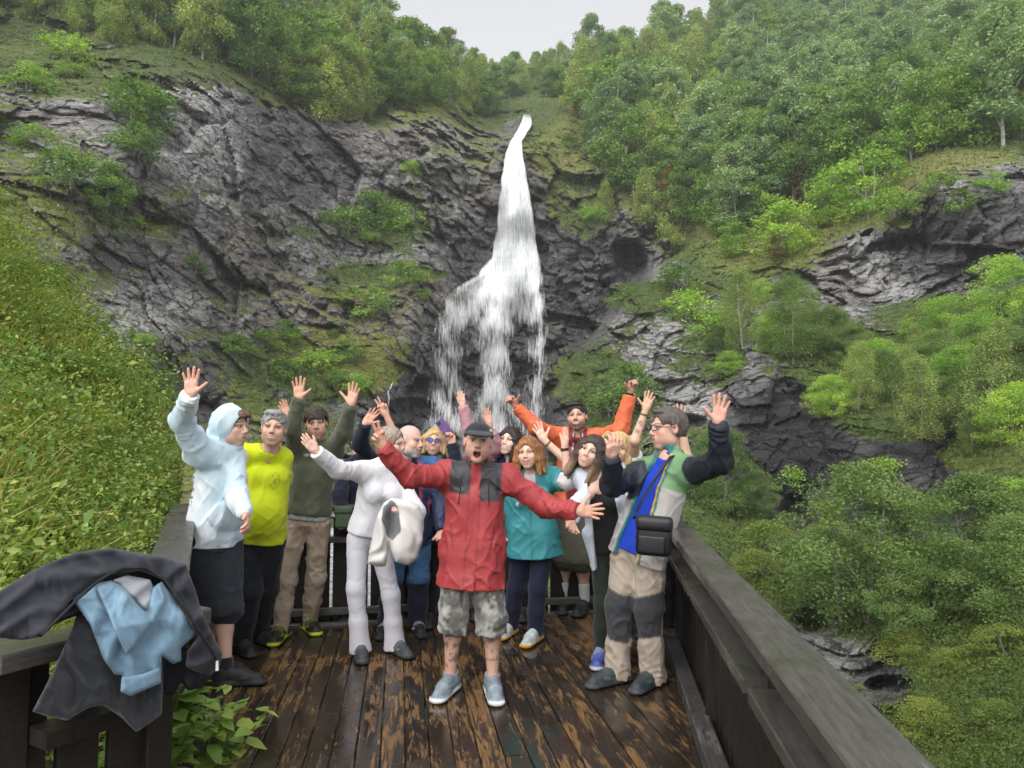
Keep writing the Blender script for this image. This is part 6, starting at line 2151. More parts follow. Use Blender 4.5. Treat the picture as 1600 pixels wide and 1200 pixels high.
pb = person(dict(label='balding man with grey beard in a blue jacket looking right', h=1.76, seed=7, yaw=25, look=(58, -4, 4), hs=1.06,
    foot=[(604, 990), (652, 987)], toe=[(594, 1001), (660, 1002)], knee=[(612, 905), (654, 905)], pelvis=(640, 832), neck=(640, 732), head=(641, 690), dzn=-.1, dzh=-.15,
    hair='none', hair_c=(.42, .41, .41), buzz=.55, buzz_c=(.40, .39, .39), brow_c=(.25, .2, .18), beard=.75, beard_c=(.52, .51, .50), mouth='smile', teeth=False, skin=(.60, .36, .28),
    armL=dict(el=(604, 785), wr=(607, 830), tip=(608, 852), hand='relax', ne=False), armR=dict(el=(688, 785), wr=(690, 830), tip=(690, 855), hand='relax', ne=False),
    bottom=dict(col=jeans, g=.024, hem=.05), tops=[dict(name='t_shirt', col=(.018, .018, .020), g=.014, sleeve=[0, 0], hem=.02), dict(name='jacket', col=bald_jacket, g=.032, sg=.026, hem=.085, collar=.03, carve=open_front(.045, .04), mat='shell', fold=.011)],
    shoe=dict(upper=(.016, .016, .018), sole=(.015, .015, .015), accent=(.55, .55, .55))))

# ---- hidden person whose bare arm makes a victory sign
pv = person(dict(label='person hidden behind the balding man, only a bare arm with victory sign showing', h=1.70, seed=8, yaw=0, look=(20, 0, 0),
    foot=[(628, 962), (662, 960)], toe=[(626, 972), (664, 970)], knee=[(630, 880), (660, 880)], pelvis=(645, 815), neck=(640, 722), head=(646, 694), hair='short', hair_c=(.1, .07, .05), hs=.92,
    armL=dict(sh=(624, 722), el=(621, 688), wr=(603, 648), tip=(590, 610), hand='peace', palm=(0, -1, 0), thumb=(-.5, 0, -.5), nw=True),
    armR=dict(el=(668, 775), wr=(668, 820), tip=(668, 840), hand='relax'),
    bottom=dict(col=(.015, .015, .018), g=.02), tops=[dict(name='t_shirt', col=(.03, .03, .034), g=.02, sleeve=[.3, .3], hem=.05)]))

# ---- blonde woman with sunglasses holding up a phone
def puffer(V, fr):
    x, uu, ff = bands(V, fr)
    C = np.repeat(np.array([[.030, .032, .038]]), len(V), 0)
    C[np.abs(np.mod(uu, .07)) < .006] *= .4
    for i in (1,):
        t, d = arm_t(V, fr, i)
        C[(d < .09) & (t > .1)] = (.012, .015, .028)
    return C
def scarf(F, fr):
    n, u, f, r = fr['neck'], fr['u'], fr['f'], fr['r']
    for k in range(10):
        a0, a1 = k * .63, (k + 1) * .63
        F.cone(n + (r * math.cos(a0) + f * math.sin(a0) * .9) * .075 + u * (.012 + .01 * math.sin(3 * a0)), n + (r * math.cos(a1) + f * math.sin(a1) * .9) * .075 + u * (.012 + .01 * math.sin(3 * a1)), .034, .034, .01)
pbl = person(dict(label='blonde woman in blue sunglasses and grey scarf', h=1.64, seed=9, fem=True, yaw=6, look=(4, 8, 6), hs=1.03,
    foot=[(672, 974), (704, 972)], toe=[(668, 985), (706, 984)], knee=[(674, 900), (700, 900)], pelvis=(686, 828), neck=(680, 730), head=(678, 692), dzh=-.08,
    hair='bob', hair_c=(.62, .42, .20), mouth='smile', teeth=True, lip=(.50, .13, .13), skin=(.63, .39, .28), seed_=5,
    armL=dict(el=(652, 790), wr=(660, 835), tip=(664, 855), hand='relax', ne=False), armR=dict(sh=(706, 738), el=(714, 752), wr=(708, 694), tip=(703, 655), hand='hold', palm=(-.6, -.6, 0), thumb=(-1, -.3, .4)),
    bottom=dict(col=(.012, .012, .015), g=.012), tops=[dict(name='jacket', col=puffer, g=.034, sg=.028, hem=.10, fold=.009), dict(name='scarf', col=(.20, .21, .22), g=-.03, sleeve=[0, 0], hem=-.50, shape=scarf, mat='knit', fold=.010, fs=16, open_neck=False)]))
glasses(pbl, M['lens_blue'], M['bangle'], .027, .019)

# ---- person in pink behind the man in red
pp = person(dict(label='person hidden behind the black cap, raising an arm in a pink padded sleeve', h=1.66, seed=10, fem=True, yaw=0, look=(0, 0, 0),
    foot=[(742, 962), (774, 962)], toe=[(740, 972), (776, 972)], knee=[(744, 885), (770, 885)], pelvis=(757, 820), neck=(754, 730), head=(752, 702), hs=.9, dzh=.05,
    hair='short', hair_c=(.08, .05, .03),
    armL=dict(sh=(742, 738), el=(737, 690), wr=(724, 636), tip=(716, 594), hand='flat', palm=(.6, 1, 0), thumb=(-1, .2, 0)), armR=dict(sh=(768, 735), el=(774, 700), wr=(765, 664), tip=(757, 622), hand='flat', palm=(.5, -1, 0), thumb=(-1, 0, 0)),
    bottom=dict(col=(.02, .02, .03), g=.015), tops=[dict(name='jacket', col=(.42, .22, .26), g=.034, sg=.030, hem=.05, cuff=1, sleeve=[1, .85], fold=.010)]))

# ---- laughing dark haired woman
def navy_white(V, fr):
    x, uu, ff = up_neck(V, fr)
    C = np.repeat(np.array([[.012, .018, .045]]), len(V), 0)
    return C
pd = person(dict(label='laughing dark haired woman in a navy jacket behind the man in red', h=1.67, seed=11, fem=True, yaw=-10, look=(-22, 8, 8), hs=1.04,
    foot=[(786, 966), (818, 964)], toe=[(784, 976), (816, 976)], knee=[(788, 888), (814, 888)], pelvis=(800, 822), neck=(800, 734), head=(796, 690), dzh=-.10,
    hair='long', hair_c=(.028, .019, .016), mouth='smile', eye=.35, skin=(.68, .46, .37),
    armL=dict(el=(772, 790), wr=(776, 830), tip=(778, 850), hand='relax', ne=False), armR=dict(el=(832, 790), wr=(828, 830), tip=(826, 850), hand='relax', ne=False),
    bottom=dict(col=(.02, .02, .03), g=.015), tops=[dict(name='jacket', col=navy_white, g=.024, hem=.06, collar=.05, neckline=(.10, .035))]))

# ---- woman in teal
TEAL = np.array((.045, .25, .28))
def teal_col(V, fr):
    x, uu, ff = up_neck(V, fr)
    C = np.repeat(TEAL[None], len(V), 0)
    C[(np.abs(x) < .006) & (ff > 0)] *= .65
    C[(np.abs(uu + .135 + .02 * np.abs(x) * 8) < .005) & (ff > 0) & (np.abs(x) > .03)] *= .6
    C[(np.abs(uu + .47) < .004)] *= .7
    C[(np.abs(x - .16) < .02) & (uu < -.12) & (uu > -.26)] = (.015, .20, .10)
    return C
def teal_shape(F, fr):
    n, u, f, r = fr['neck'], fr['u'], fr['f'], fr['r']
    for s in (-1, 1):
        F.cone(n + r * s * .075 + u * .005, n + r * s * .03 + f * .10 - u * .085, .024, .014, .02)
    F.cone(n - f * .07 - r * .07, n - f * .07 + r * .07, .035, .035, .03)
pt = person(dict(label='red haired woman in a teal rain jacket', h=1.66, seed=12, fem=True, yaw=-6, look=(-16, 0, -5), hs=1.05, bulk=1.05,
    foot=[(797, 991), (836, 1002)], toe=[(776, 1006), (806, 1024)], knee=[(806, 918), (840, 920)], pelvis=(833, 842), neck=(829, 744), head=(826, 708), dzn=-.05, dzh=-.13,
    hair='wavy', hair_c=(.36, .155, .055), mouth='smile', teeth=False, skin=(.64, .41, .31), lip=(.52, .20, .18),
    armL=dict(el=(790, 795), wr=(786, 838), tip=(784, 856), hand='relax', ne=False, nw=False), armR=dict(sh=(866, 752), el=(888, 752), wr=(882, 698), tip=(887, 652), hand='flat', palm=(-.7, -.5, 0), thumb=(-1, -.2, .2), ne=True),
    bottom=dict(col=(.011, .015, .036), g=.014, hem=.046, drop=.035, fold=.005),
    tops=[dict(name='blouse', col=(.62, .58, .58), g=.006, sg=.034, hem=.0, sleeve=[0, .62], fold=.008), dict(name='rain_jacket', col=teal_col, g=.032, sg=.036, hem=.12, flare=.035, sleeve=[.95, .38], shape=teal_shape, mat='shell', fold=.012, fs=8, neckline=(.10, .045))],
    shoe=dict(upper=(.46, .54, .54), sole=(.68, .30, .02), accent=(.6, .62, .6))))
w_ = pt['arms'][1]
ring_band('watch', w_[2] + (w_[1] - w_[2]) * .08, w_[2] - w_[1], .027, .02, M['watch'], pt['body'], pt['base'])

# ---- bearded man in orange
def orange_col(V, fr):
    x, uu, ff = up_neck(V, fr)
    C = np.repeat(np.array([[.62, .135, .055]]), len(V), 0)
    d = np.minimum(arm_t(V, fr, 0)[1] + 9 * (arm_t(V, fr, 0)[0] < .05), arm_t(V, fr, 1)[1] + 9 * (arm_t(V, fr, 1)[0] < .05))
    st = (np.abs(x) < .085) & (ff > 0)
    C[st] = (.16, .020, .026)
    C[(np.abs(np.abs(x) - .040) < .004) & (ff > .03) & (uu < .03) & (uu > -.20)] = (.75, .72, .72)
    return C
def maroon_hood(F, fr):
    n, u, f, r = fr['neck'], fr['u'], fr['f'], fr['r']
    for s in (-1, 1):
        F.cone(n - f * .06 + r * s * .05 + u * .01, n + f * .075 + r * s * .035 - u * .03, .042, .030, .02)
    F.cone(n - f * .07 - r * .06, n - f * .07 + r * .06, .045, .045, .03)
por = person(dict(label='bearded man in an orange jacket giving two thumbs up', h=1.86, seed=13, yaw=-4, look=(-14, 6, -3), hs=1.0,
    foot=[(880, 952), (914, 956)], toe=[(878, 962), (893, 970)], knee=[(884, 868), (910, 872)], pelvis=(898, 800), neck=(903, 692), head=(902, 652), dzh=-.08,
    hair='short', hair_c=(.022, .017, .015), mouth='smile', eye=.4, beard=.8, beard_c=(.045, .033, .028), skin=(.52, .31, .22),
    armL=dict(el=(838, 668), wr=(805, 634), tip=(789, 607), hand='fist', palm=(-.5, -.8, -.2), thumb=(1, 0, .3), ne=True), armR=dict(el=(970, 672), wr=(985, 612), tip=(991, 580), hand='fist', palm=(.6, -.8, 0), thumb=(-1, 0, 0)),
    bottom=dict(name='shorts', col=(.085, .085, .062), end=.53, flare=.04, g=.02), sock=((.50, .52, .53), .42),
    tops=[dict(name='hoodie', col=(.16, .020, .026), g=.022, sleeve=[0, 0], hem=.06, shape=maroon_hood, neckline=(.015, .05)), dict(name='jacket', col=orange_col, g=.030, sg=.034, hem=-.02, sleeve=[.96, .94], mat='shell', fold=.012, fs=9, carve=open_front(.03, .08))],
    shoe=dict(upper=(.014, .014, .016), sole=(.02, .02, .02), accent=(.06, .06, .06))))
for i in (0, 1):
    w_ = por['arms'][i]
    ring_band('watch' if i else 'bracelet', w_[2] + (w_[1] - w_[2]) * .06, w_[2] - w_[1], .0285, .02 if i else .012, M['watch'], por['body'], por['base'])

# ---- brunette leaning her head
def cardi_col(V, fr): return np.repeat(np.array([[.50, .55, .62]]), len(V), 0) * (.9 + .2 * fbm(V * 9, 2, seed=3)[:, None])
def long_hem(F, fr):
    p, u, f, r = fr['pel'], fr['u'], fr['f'], fr['r']
    F.cone(p - r * .13 + f * .06 + u * .15, p - r * .12 + f * .10 - u * .17, .05, .022, .03)
pbr = person(dict(label='brunette woman tilting her head in a pale blue cardigan over a black top', h=1.66, seed=14, fem=True, yaw=-12, look=(-20, 4, 24), hs=1.02, bulk=.93,
    foot=[(938, 1034), (972, 1030)], toe=[(932, 1050), (974, 1046)], knee=[(943, 944), (968, 944)], pelvis=(956, 860), neck=(939, 744), head=(923, 706), dzn=-.02, dzh=-.05,
    hair='wavy', hair_len=.23, hair_c=(.060, .040, .032), tips=(.40, .26, .16), mouth='smile', eye=.7, skin=(.64, .41, .31),
    armL=dict(sh=(912, 752), el=(899, 732), wr=(850, 688), tip=(833, 652), hand='open', palm=(-.2, 1, 0), thumb=(1, 0, .2), ne=False, nw=False), armR=dict(sh=(925, 765), el=(902, 790), wr=(892, 812), tip=(889, 845), hand='relax', palm=(.3, -1, 0), thumb=(1, 0, 0)),
    bottom=dict(col=(.022, .028, .022), g=.008, hem=.038, fold=.004), tops=[dict(name='black_top', col=(.010, .010, .012), g=.008, sleeve=[0, 0], hem=.0, fold=.003, neckline=(.10, .07)), dict(name='cardigan', col=cardi_col, g=.022, sg=.024, hem=.10, sleeve=[.55, .97], carve=open_front(.075, .13), shape=long_hem, mat='knit', fold=.008)],
    shoe=dict(upper=(.07, .10, .34), sole=(.45, .47, .5), accent=(.65, .67, .72))))
w_ = pbr['arms'][0]
ring_band('bracelet', w_[2] + (w_[1] - w_[2]) * .12, w_[2] - w_[1], .027, .016, M['bangle'], pbr['body'], pbr['base'])

# ---- curly blonde woman with raised tattooed arm
def arm_ink(V, C, legs, arms):
    s0, e, w = arms[1][:3]
    for c in (s0 + (e - s0) * .75, e + (w - e) * .3, e + (w - e) * .55):
        m = (np.linalg.norm(V - c - np.array([-.01, -.035, 0]), axis=1) < .022) & (vnoise(V * 110, 5) > .45)
        C[m] = C[m] * .4 + np.array((.06, .05, .07)) * .6
    return C
pcb = person(dict(label='curly blonde woman in white with a tattooed arm raised', h=1.68, seed=15, fem=True, yaw=0, look=(-6, 0, 6), hs=1.0,
    foot=[(968, 988), (1000, 988)], toe=[(966, 1000), (1000, 1000)], knee=[(970, 905), (998, 905)], pelvis=(984, 832), neck=(972, 736), head=(966, 702), dzh=-.03,
    hair='curly', hair_c=(.62, .44, .22), mouth='smile', skin=(.62, .40, .29), skin_f=arm_ink,
    armL=dict(sh=(948, 748), el=(942, 790), wr=(948, 830), tip=(950, 850), hand='relax', ne=False), armR=dict(sh=(990, 722), el=(992, 688), wr=(1009, 640), tip=(1020, 599), hand='open', palm=(0, -1, 0), thumb=(-1, 0, 0)),
    bottom=dict(col=(.014, .014, .018), g=.012), tops=[dict(name='top', col=(.66, .63, .63), g=.012, sleeve=[.15, .15], hem=.05, fold=.006)]))
w_ = pcb['arms'][1]
ring_band('bracelet', w_[2] + (w_[1] - w_[2]) * .16, w_[2] - w_[1], .0275, .018, M['bangle'], pcb['body'], pcb['base'])
# somebody hidden behind the man at the right, only the hand shows
phd = person(dict(label='person hidden behind the man in green and grey, only a raised hand showing', h=1.66, seed=16, yaw=0, look=(0, 0, 0), hs=.9,
    foot=[(1018, 1000), (1046, 1000)], toe=[(1018, 1010), (1046, 1010)], knee=[(1018, 915), (1040, 915)], pelvis=(1030, 845), neck=(1042, 742), head=(1042, 706), hair='short', hair_c=(.05, .04, .03),
    armL=dict(el=(1012, 800), wr=(1014, 840), tip=(1014, 860), hand='relax'), armR=dict(sh=(1066, 752), el=(1072, 712), wr=(1065, 664), tip=(1058, 612), hand='open', palm=(0, -1, 0), thumb=(-1, 0, 0)),
    bottom=dict(col=(.02, .02, .02), g=.012), tops=[dict(name='top', col=(.02, .03, .03), g=.012, sleeve=[.3, .3], hem=.05)]))

# ---- man at the right in green, grey and navy
def right_col(V, fr):
    x, uu, ff = up_neck(V, fr)
    n = fr['neck']
    C = np.repeat(np.array([[.40, .38, .365]]), len(V), 0)
    C[uu > -.185 - .05 * x] = (.13, .25, .12)
    for i in (0, 1):
        t, d = arm_t(V, fr, i)
        C[(d < .125) & (t > .12)] = (.013, .018, .026)
    # edges of the open front: teal lining strip and yellow zip tape
    wdt = .052 + (.090 - .052) * np.clip(-uu / .8, 0, 1)
    e = np.abs(x) - wdt
    tor = np.minimum(arm_t(V, fr, 0)[1] + (arm_t(V, fr, 0)[0] < .12), arm_t(V, fr, 1)[1] + (arm_t(V, fr, 1)[0] < .12)) > .125
    C[(np.abs(e - .000) < .010) & (ff > 0.02) & (x > 0) & tor] = (.55, .33, .03)
    C[(np.abs(e - .000) < .010) & (ff > 0.02) & (x < 0) & tor] = (.02, .14, .16)
    C[(np.abs(e - .016) < .008) & (ff > 0.02) & (x > 0) & tor] = (.02, .14, .16)
    co_ = (uu > .02) & (np.linalg.norm(V - n, axis=1) < .15)
    C[co_] = np.where((np.abs(x[co_]) < .05)[:, None], np.array([[.02, .14, .16]]), np.array([[.14, .27, .13]]))
    pk = (np.abs(uu + .48 - .9 * (x - .10)) < .006) & (np.abs(x - .10) < .05) & (ff > 0)
    C[pk] = (.01, .01, .012)
    return C
def beige_patch(V, fr):
    C = np.repeat(np.array([[.40, .335, .27]]), len(V), 0)
    for i, (hp, kn, an) in enumerate(fr['legs']):
        q = V - kn
        fz = q[:, 2]
        near = np.linalg.norm(q[:, :2] - (an - kn)[:2] * np.clip(-fz / (kn[2] - an[2]), 0, 1)[:, None] - (hp - kn)[:2] * np.clip(fz / (hp[2] - kn[2]), 0, 1)[:, None], axis=1) < .14
        side = q @ fr['f'] > -.035
        x = q @ fr['r']
        m = near & side & (fz < .09 - .35 * (x * (-1 if i else 1))) & (fz > -.19 - .25 * (x * (-1 if i else 1)))
        C[m] = (.042, .042, .048)
    return C
prt = person(dict(label='man with glasses in a green grey and navy jacket waving at the right', h=1.79, seed=17, yaw=-42, look=(-74, -2, 2), hs=1.07,
    foot=[(966, 1066), (1020, 1070)], toe=[(926, 1076), (992, 1086)], knee=[(967, 945), (1014, 950)], pelvis=(1000, 856), neck=(1046, 718), head=(1044, 670), dzn=-.06, dzh=-.06,
    hair='side', hair_c=(.115, .095, .088), brow_c=(.1, .08, .07), mouth='closed', skin=(.60, .35, .27), vox=.010, hvox=.0034,
    armL=dict(sh=(1004, 742), el=(956, 758), wr=(955, 715), tip=(960, 675), hand='droop', palm=(-.2, 1, -.2), thumb=(1, 0, .2), dzs=-.02), armR=dict(sh=(1078, 744), el=(1126, 722), wr=(1122, 662), tip=(1130, 601), hand='open', palm=(0, -1, 0), thumb=(-1, 0, 0), dzs=0),
    bottom=dict(col=beige_patch, waist=.02, g=.020, fold=.014, bunch=.013, hem=.055, drop=.055, vox=.0085),
    tops=[dict(name='t_shirt', col=(.010, .045, .42), g=.0125, sleeve=[0, 0], hem=.03, fold=.004, flare=.02, neckline=(.02, .055)), dict(name='jacket', col=right_col, g=.032, sg=.034, hem=.075, flare=.012, collar=.055, carve=open_front(.045, .085), mat='shell', vox=.0066, fold=.012, fs=9, cuff=1)],
    shoe=dict(upper=(.030, .040, .048), sole=(.05, .055, .06), accent=(.10, .12, .13))))
glasses(prt, M['lens_clear'], M['glass_frame'], .025, .017, .0026)

# ---- somebody behind the yellow shirt: white shirt and a raised hand
pwh = person(dict(label='person in white hidden behind the man in yellow, a hand showing above his hair', h=1.70, seed=18, yaw=0, look=(0, 0, 0), hs=.9,
    foot=[(412, 976), (440, 974)], toe=[(412, 986), (440, 984)], knee=[(414, 890), (438, 890)], pelvis=(425, 822), neck=(424, 728), head=(426, 692), hair='short', hair_c=(.05, .04, .03),
    armL=dict(el=(392, 780), wr=(396, 825), tip=(398, 845), hand='relax'), armR=dict(sh=(446, 735), el=(458, 694), wr=(451, 655), tip=(437, 619), hand='flat', palm=(0, -1, 0), thumb=(1, 0, 0)),
    bottom=dict(col=(.02, .02, .02), g=.012), tops=[dict(name='shirt', col=(.66, .67, .70), g=.03, sleeve=[.3, .3], hem=.05)]))
# ================================================================== things held, carried and hung up
def point_in(poly, X, Y):
    """signed distance in pixels to a polygon outline, negative inside"""
    P = np.array(poly, float)
    d = np.full(X.shape, 1e9)
    ins = np.zeros(X.shape, bool)
    n = len(P)
    for i in range(n):
        a, b = P[i], P[(i + 1) % n]
        e = b - a
        t = np.clip(((X - a[0]) * e[0] + (Y - a[1]) * e[1]) / (e @ e), 0, 1)
        d = np.minimum(d, np.hypot(X - a[0] - t * e[0], Y - a[1] - t * e[1]))
        c = ((a[1] <= Y) & (b[1] > Y)) | ((b[1] <= Y) & (a[1] > Y))
        xi = a[0] + (Y - a[1]) / (b[1] - a[1] + 1e-12) * e[0]
        ins ^= c & (X < xi)
    return np.where(ins, -d, d)


def cloth(name, poly, depth, thick, folds, col, mat, label=None, cat=None, step=2.2, parent=None, seed=0, sharp=7.0, dz=.0035):
    """thick folded cloth: outline at its own distance, rounded edges, folds running along a direction"""
    P = np.array(poly, float)
    x = np.arange(P[:, 0].min() - 6, P[:, 0].max() + 8, step)
    y = np.arange(P[:, 1].min() - 6, P[:, 1].max() + 8, step)
    X, Y = np.meshgrid(x, y, indexing='ij')
    sd = point_in(poly, X, Y)
    D = depth(X, Y)
    fa, fx, fy, fn = folds
    u = X * fx + Y * fy
    w = fbm(np.stack([X / 60, Y / 60, X * 0 + seed], -1), 2, seed=seed) * 70
    ridge = .5 + .5 * np.sin((u + w) * fn * 1.7)
    n3 = .5 + .5 * np.cos(12.0 * vnoise(np.stack([X / 20 + w / 30, Y / 34, X * 0], -1), seed + 8))
    n2 = .5 + .5 * np.cos(9.0 * fbm(np.stack([X / 34 + w / 40, Y / 55, X * 0], -1), 2, seed=seed + 3))
    D = D - fa * .8 * (ridge ** 1.3 - .4) - fa * .8 * (n2 ** 1.5 - .3) - fa * .22 * (n3 ** 2 - .3)
    half = thick * .5 * np.sqrt(np.clip(1 - np.clip(1 + sd / sharp, 0, 1) ** 2, 0, 1))
    half = np.where(sd > 0, -sd * .002, half)
    z = np.arange(D[sd < 0].min() - thick - .02, D[sd < 0].max() + thick + .02, dz)
    A = (np.abs(z[None, None] - D[..., None]) - half[..., None]).astype(np.float32)
    A = np.where(sd[..., None] > 2, np.maximum(A, .01), A)
    A[0] = A[-1] = .05; A[:, 0] = A[:, -1] = .05; A[:, :, 0] = A[:, :, -1] = .05
    V, Q = surface_nets(A, np.zeros(3), 1.0)
    px, py, dd = x[0] + V[:, 0] * step, y[0] + V[:, 1] * step, z[0] + V[:, 2] * dz
    W = at(px, py, dd)
    C = col(px, py, sd) if callable(col) else np.repeat(np.array(col, float)[None], len(W), 0)
    ctr = W.mean(0)
    me = mesh_np(name, W - ctr, Q, M[mat], True, None, C)
    ob = link(name, me, None, ctr)
    if parent is not None:
        ob.parent = parent
        ob.location = Vector(ctr) - Vector(parent.location)
    if label: tag(ob, label, cat)
    return ob


A_, B_ = np.array(Rt0), np.array(Rt1)
inn_ = np.array([rd2[1], -rd2[0]])
def rail_depth(off):
    a = A_ + inn_ * off
    d = B_ - A_
    def f(X, Y):
        k = (X - CX) / F_PX / (_cp - (CY - Y) / F_PX * _sp)
        t = np.clip((k * a[1] - a[0]) / (d[0] - k * d[1]), -.6, 1.5)
        yy_ = a[1] + t * d[1]
        edge = 993 - (X - 35) * .2
        return yy_ + np.clip((edge - Y) * .0011, -.02, .11)
    return f


K = lambda L: [(x * .367, 760 + y * .367) for x, y in L]
fleece = cloth('fleece', K([(335, 520), (300, 620), (230, 780), (138, 958), (200, 978), (285, 998), (345, 960), (380, 942), (440, 932), (520, 985), (580, 1048), (690, 970), (694, 835), (690, 700), (560, 520), (420, 470)]), rail_depth(.075), .028, (.022, 1.0, .25, .060), (.032, .034, .040), 'knit',
      'dark charcoal fleece hanging lowest on the short railing', 'fleece', seed=2)
def denim(px, py, sd):
    n = fbm(np.stack([px / 9, py / 9, px * 0], -1), 3, seed=6)[:, None]
    return np.array((.18, .29, .39))[None] * (.80 + .45 * n)
dj = cloth('denim_jacket', K([(305, 478), (395, 408), (475, 400), (560, 450), (632, 500), (650, 430), (690, 403), (745, 480), (842, 625), (770, 690), (774, 742), (735, 757), (690, 722), (684, 835), (555, 893), (515, 872), (522, 805), (488, 802), (440, 735), (385, 590)]), rail_depth(.115), .030, (.020, .9, .35, .085), denim, 'fabric',
      'light blue jacket hanging between the dark ones on the short railing', 'jacket', seed=5)
cloth('sleeve', K([(400, 420), (470, 402), (540, 455), (600, 520), (652, 575), (610, 640), (540, 722), (500, 640), (450, 520)]), rail_depth(.145), .034, (.009, .8, -.6, .09), denim, 'fabric', parent=dj, seed=7)
cloth('lining', K([(478, 400), (540, 378), (640, 398), (655, 440), (632, 540), (600, 510), (560, 470)]), rail_depth(.120), .040, (.012, .7, .7, .12), (.30, .31, .34), 'knit', parent=dj, seed=9)
cloth('cuff', K([(516, 812), (600, 800), (683, 770), (686, 838), (556, 894), (514, 874)]), rail_depth(.142), .026, (.004, .9, .3, .06), denim, 'fabric', parent=dj, seed=13)
bj = cloth('black_jacket', K([(-40, 470), (100, 380), (200, 328), (330, 280), (470, 263), (600, 283), (700, 300), (790, 328), (832, 440), (852, 510), (900, 620), (947, 712), (937, 765), (900, 803), (840, 792), (790, 765), (800, 700), (842, 640), (760, 500), (700, 402), (600, 358), (500, 368), (400, 408), (305, 480), (250, 560), (175, 640), (90, 655), (-40, 640)]), rail_depth(.128), .040, (.019, .35, 1.0, .095), (.026, .028, .037), 'fabric',
      'black jacket thrown over the top of the pile on the short railing', 'jacket', seed=11, sharp=9)
cloth('back_panel', K([(120, 560), (260, 400), (430, 330), (600, 310), (740, 380), (820, 520), (800, 700), (700, 720), (560, 600), (400, 520), (300, 560), (200, 600)]), rail_depth(.075), .05, (.012, .4, .9, .06), (.012, .013, .018), 'shell', parent=bj, seed=31)
zp = at(np.array([e[0] for e in K([(172, 636), (255, 556), (330, 480), (420, 402), (520, 345), (620, 345), (700, 395), (770, 490), (850, 620), (925, 740)])]), np.array([e[1] for e in K([(172, 636), (255, 556), (330, 480), (420, 402), (520, 345), (620, 345), (700, 395), (770, 490), (850, 620), (925, 740)])]), 0 + np.array([rail_depth(.165)(np.array(e[0]), np.array(e[1])) for e in K([(172, 636), (255, 556), (330, 480), (420, 402), (520, 345), (620, 345), (700, 395), (770, 490), (850, 620), (925, 740)])]))
v, f_ = tube(zp - np.array(bj.location), [.004] * len(zp), 6)
o = link('zipper', mesh_np('zipper', v, f_, M['watch']), bj)
M['metal'] = simple_material('zip_metal', (.45, .45, .46), (.7, .7, .7), 30, .3, 0)
v, f_ = tube([zp[-1] - np.array(bj.location), zp[-1] - np.array(bj.location) + np.array([.002, -.004, -.028])], [.004, .005], 6)
link('zip_pull', mesh_np('zip_pull', v, f_, M['metal']), bj)
tag(cloth('dark_jacket', K([(700, 700), (800, 690), (850, 760), (905, 805), (860, 860), (800, 870), (770, 830), (745, 885), (695, 888)]), rail_depth(.03), .03, (.012, 1, .2, .07), (.010, .011, .016), 'shell', seed=17), 'dark jacket sleeve hanging behind the light blue jacket', 'jacket')

# ---- coat over the arm of the woman in white
zc = float(pw['arms'][1][2][1]) - .05
def coat_col(px, py, sd):
    C = np.repeat(np.array([[.62, .60, .58]]), len(px), 0)
    inn = ((px - 612 - (py - 815) * .12) / 13) ** 2 + ((py - 815) / 30) ** 2 < .6 + .9 * vnoise(np.stack([px / 9, py / 14, px * 0], -1), 3)
    C[inn] = (.17, .175, .19)
    return C
coat = cloth('coat', [(600, 786), (612, 778), (640, 782), (655, 790), (662, 812), (660, 845), (650, 875), (638, 883), (618, 878), (612, 862), (607, 850), (603, 884), (590, 885), (574, 880), (577, 862), (584, 830), (590, 805)], lambda X, Y: zc - .03 + .10 * np.exp(-(((X - 612) / 10) ** 2 + ((Y - 820) / 30) ** 2)) + 0 * X, .12, (.022, 1, .2, .11), coat_col, 'fabric',
      'white coat with grey lining draped over the forearm of the woman in white', 'coat', seed=23, sharp=12, step=1.6)

# ---- shoulder bag of the man at the right
def soft_box(name, c, size, R, mat, bev=.02, parent=None, base=None):
    bm = bmesh.new()
    bmesh.ops.create_cube(bm, size=1.0)
    for v in bm.verts: v.co = Vector((v.co.x * size[0], v.co.y * size[1], v.co.z * size[2]))
    bmesh.ops.bevel(bm, geom=bm.edges[:], offset=bev, segments=3, profile=.6, affect='EDGES')
    me = bpy.data.meshes.new(name)
    bm.to_mesh(me); bm.free()
    for p in me.polygons: p.use_smooth = True
    me.materials.append(mat)
    ob = link(name, me, parent)
    mw = Matrix([[*R[0], c[0]], [*R[1], c[1]], [*R[2], c[2]], [0, 0, 0, 1]])
    ob.matrix_world = mw if parent is None else parent.matrix_world.inverted() @ mw if False else mw
    return ob


M['bag'] = simple_material('bag_nylon', (.006, .006, .007), (.016, .016, .018), 90, .45, .3, .003)
Rb = np.array(Matrix.Rotation(math.radians(-14), 3, 'Z') @ Matrix.Rotation(math.radians(3), 3, 'Y'))
bc = at(1022, 838, 4.30)
bag = empty('shoulder_bag', bc)
bag.rotation_euler = Matrix(Rb.tolist()).to_euler()
tag(bag, 'black shoulder bag hanging at the hip of the man at the right', 'bag')
I3 = np.eye(3)
soft_box('pocket', (0, 0, -.01), (.205, .11, .20), I3, M['bag'], .04, bag)
soft_box('flap', (0, -.012, .075), (.212, .115, .085), I3, M['bag'], .034, bag)
soft_box('front_pocket', (-.01, -.062, -.04), (.155, .028, .10), I3, M['bag'], .013, bag)
u_, f2, r_, n_ = prt['u'], prt['f'], prt['r'], prt['neck']
Rbi = Rb.T
sp = [n_ + r_ * .075 - f2 * .03 + u_ * .045, n_ + r_ * .065 + f2 * .095 + u_ * .0, n_ + r_ * .055 + f2 * .165 - u_ * .14, n_ + f2 * .185 + r_ * .02 - u_ * .30, bc + Rb @ np.array([-.115, -.03, .10])]
v, f_ = tube([Rbi @ (p - bc) for p in sp], [.009] * len(sp), 6)
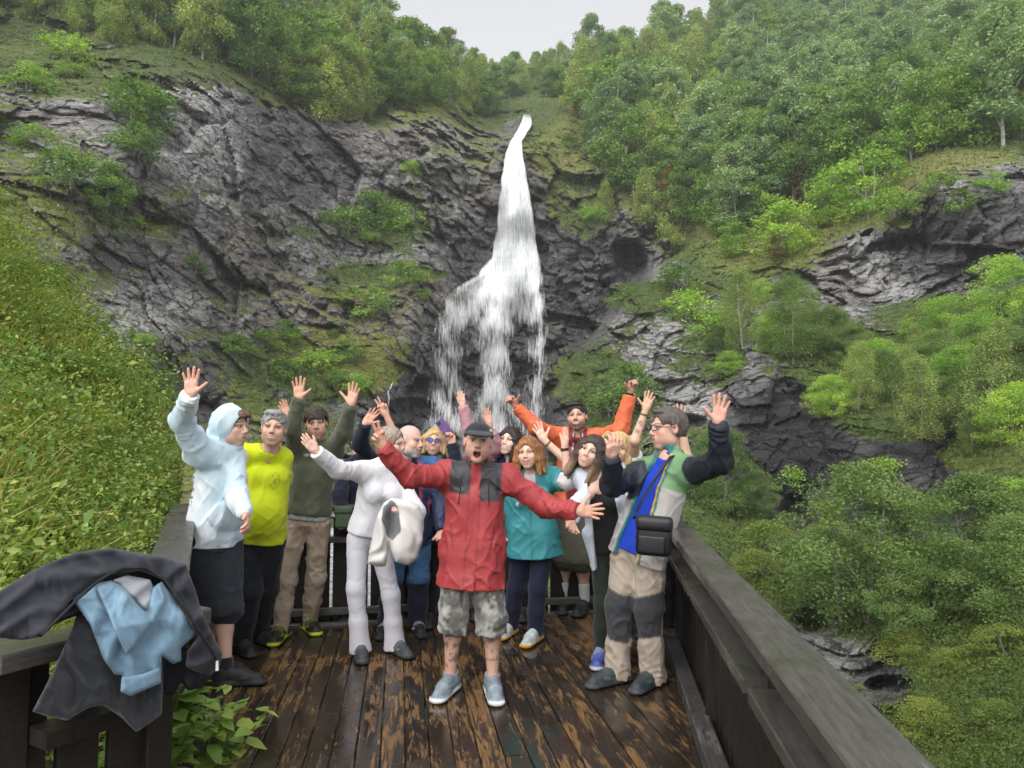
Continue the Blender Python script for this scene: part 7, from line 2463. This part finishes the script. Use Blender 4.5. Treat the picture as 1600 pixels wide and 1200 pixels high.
link('strap', mesh_np('strap', v, f_, M['bag']), bag)

# ---- phone in the blonde woman's hand
M['phone'] = simple_material('phone_case', (.05, .03, .10), (.16, .09, .24), 30, .2, 0)
M['phone_dark'] = simple_material('phone_lens', (.01, .01, .012), (.03, .03, .035), 30, .15, 0)
hw, ht = pbl['arms'][1][2], pbl['arms'][1][3]
pc = at(694, 668, float((hw[1] + ht[1]) / 2) - .02)
Rp = np.array(Matrix.Rotation(math.radians(-38), 3, 'Y') @ Matrix.Rotation(math.radians(20), 3, 'Z'))
ph_ = empty('phone', pc)
ph_.rotation_euler = Matrix(Rp.tolist()).to_euler()
tag(ph_, 'purple phone held up by the blonde woman', 'phone')
soft_box('phone_body', (0, 0, 0), (.076, .010, .155), I3, M['phone'], .004, ph_)
soft_box('camera_bump', (-.018, -.006, .052), (.028, .004, .03), I3, M['phone_dark'], .0015, ph_)

# ---- green pouch of the half hidden person
M['pouch'] = simple_material('pouch_canvas', (.030, .050, .028), (.055, .085, .048), 60, .75, .3, .003)
qc = at(538, 806, 5.62)
pouch = empty('belt_pouch', qc)
tag(pouch, 'small dark green pouch at the hip of the half hidden person', 'pouch')
soft_box('pouch_body', (0, 0, -.02), (.13, .06, .14), I3, M['pouch'], .018, pouch)
soft_box('pouch_flap', (0, -.006, .045), (.14, .068, .05), I3, M['pouch'], .015, pouch)
# ================================================================== damp air in the gorge
def haze_box(density):
    bm = bmesh.new()
    bmesh.ops.create_cube(bm, size=1.0)
    me = bpy.data.meshes.new('haze')
    bm.to_mesh(me)
    bm.free()
    x0, x1, y0, y1, z0, z1 = -430, 430, -430, 430, -20.5, 150
    o = link('haze', me, None, ((x0 + x1) / 2, (y0 + y1) / 2, (z0 + z1) / 2))
    o.scale = (x1 - x0, y1 - y0, z1 - z0)
    t = NT('haze')
    t.n.remove(t.b)
    v = t.node('ShaderNodeVolumePrincipled', {'Color': (0.93, 0.95, 0.97, 1), 'Density': density, 'Anisotropy': 0.2})
    t.l.new(v.outputs[0], t.out.inputs['Volume'])
    me.materials.append(t.m)
    tag(o, 'thin grey mist filling the whole gorge', 'haze', kind='stuff')


haze_box(0.0006)
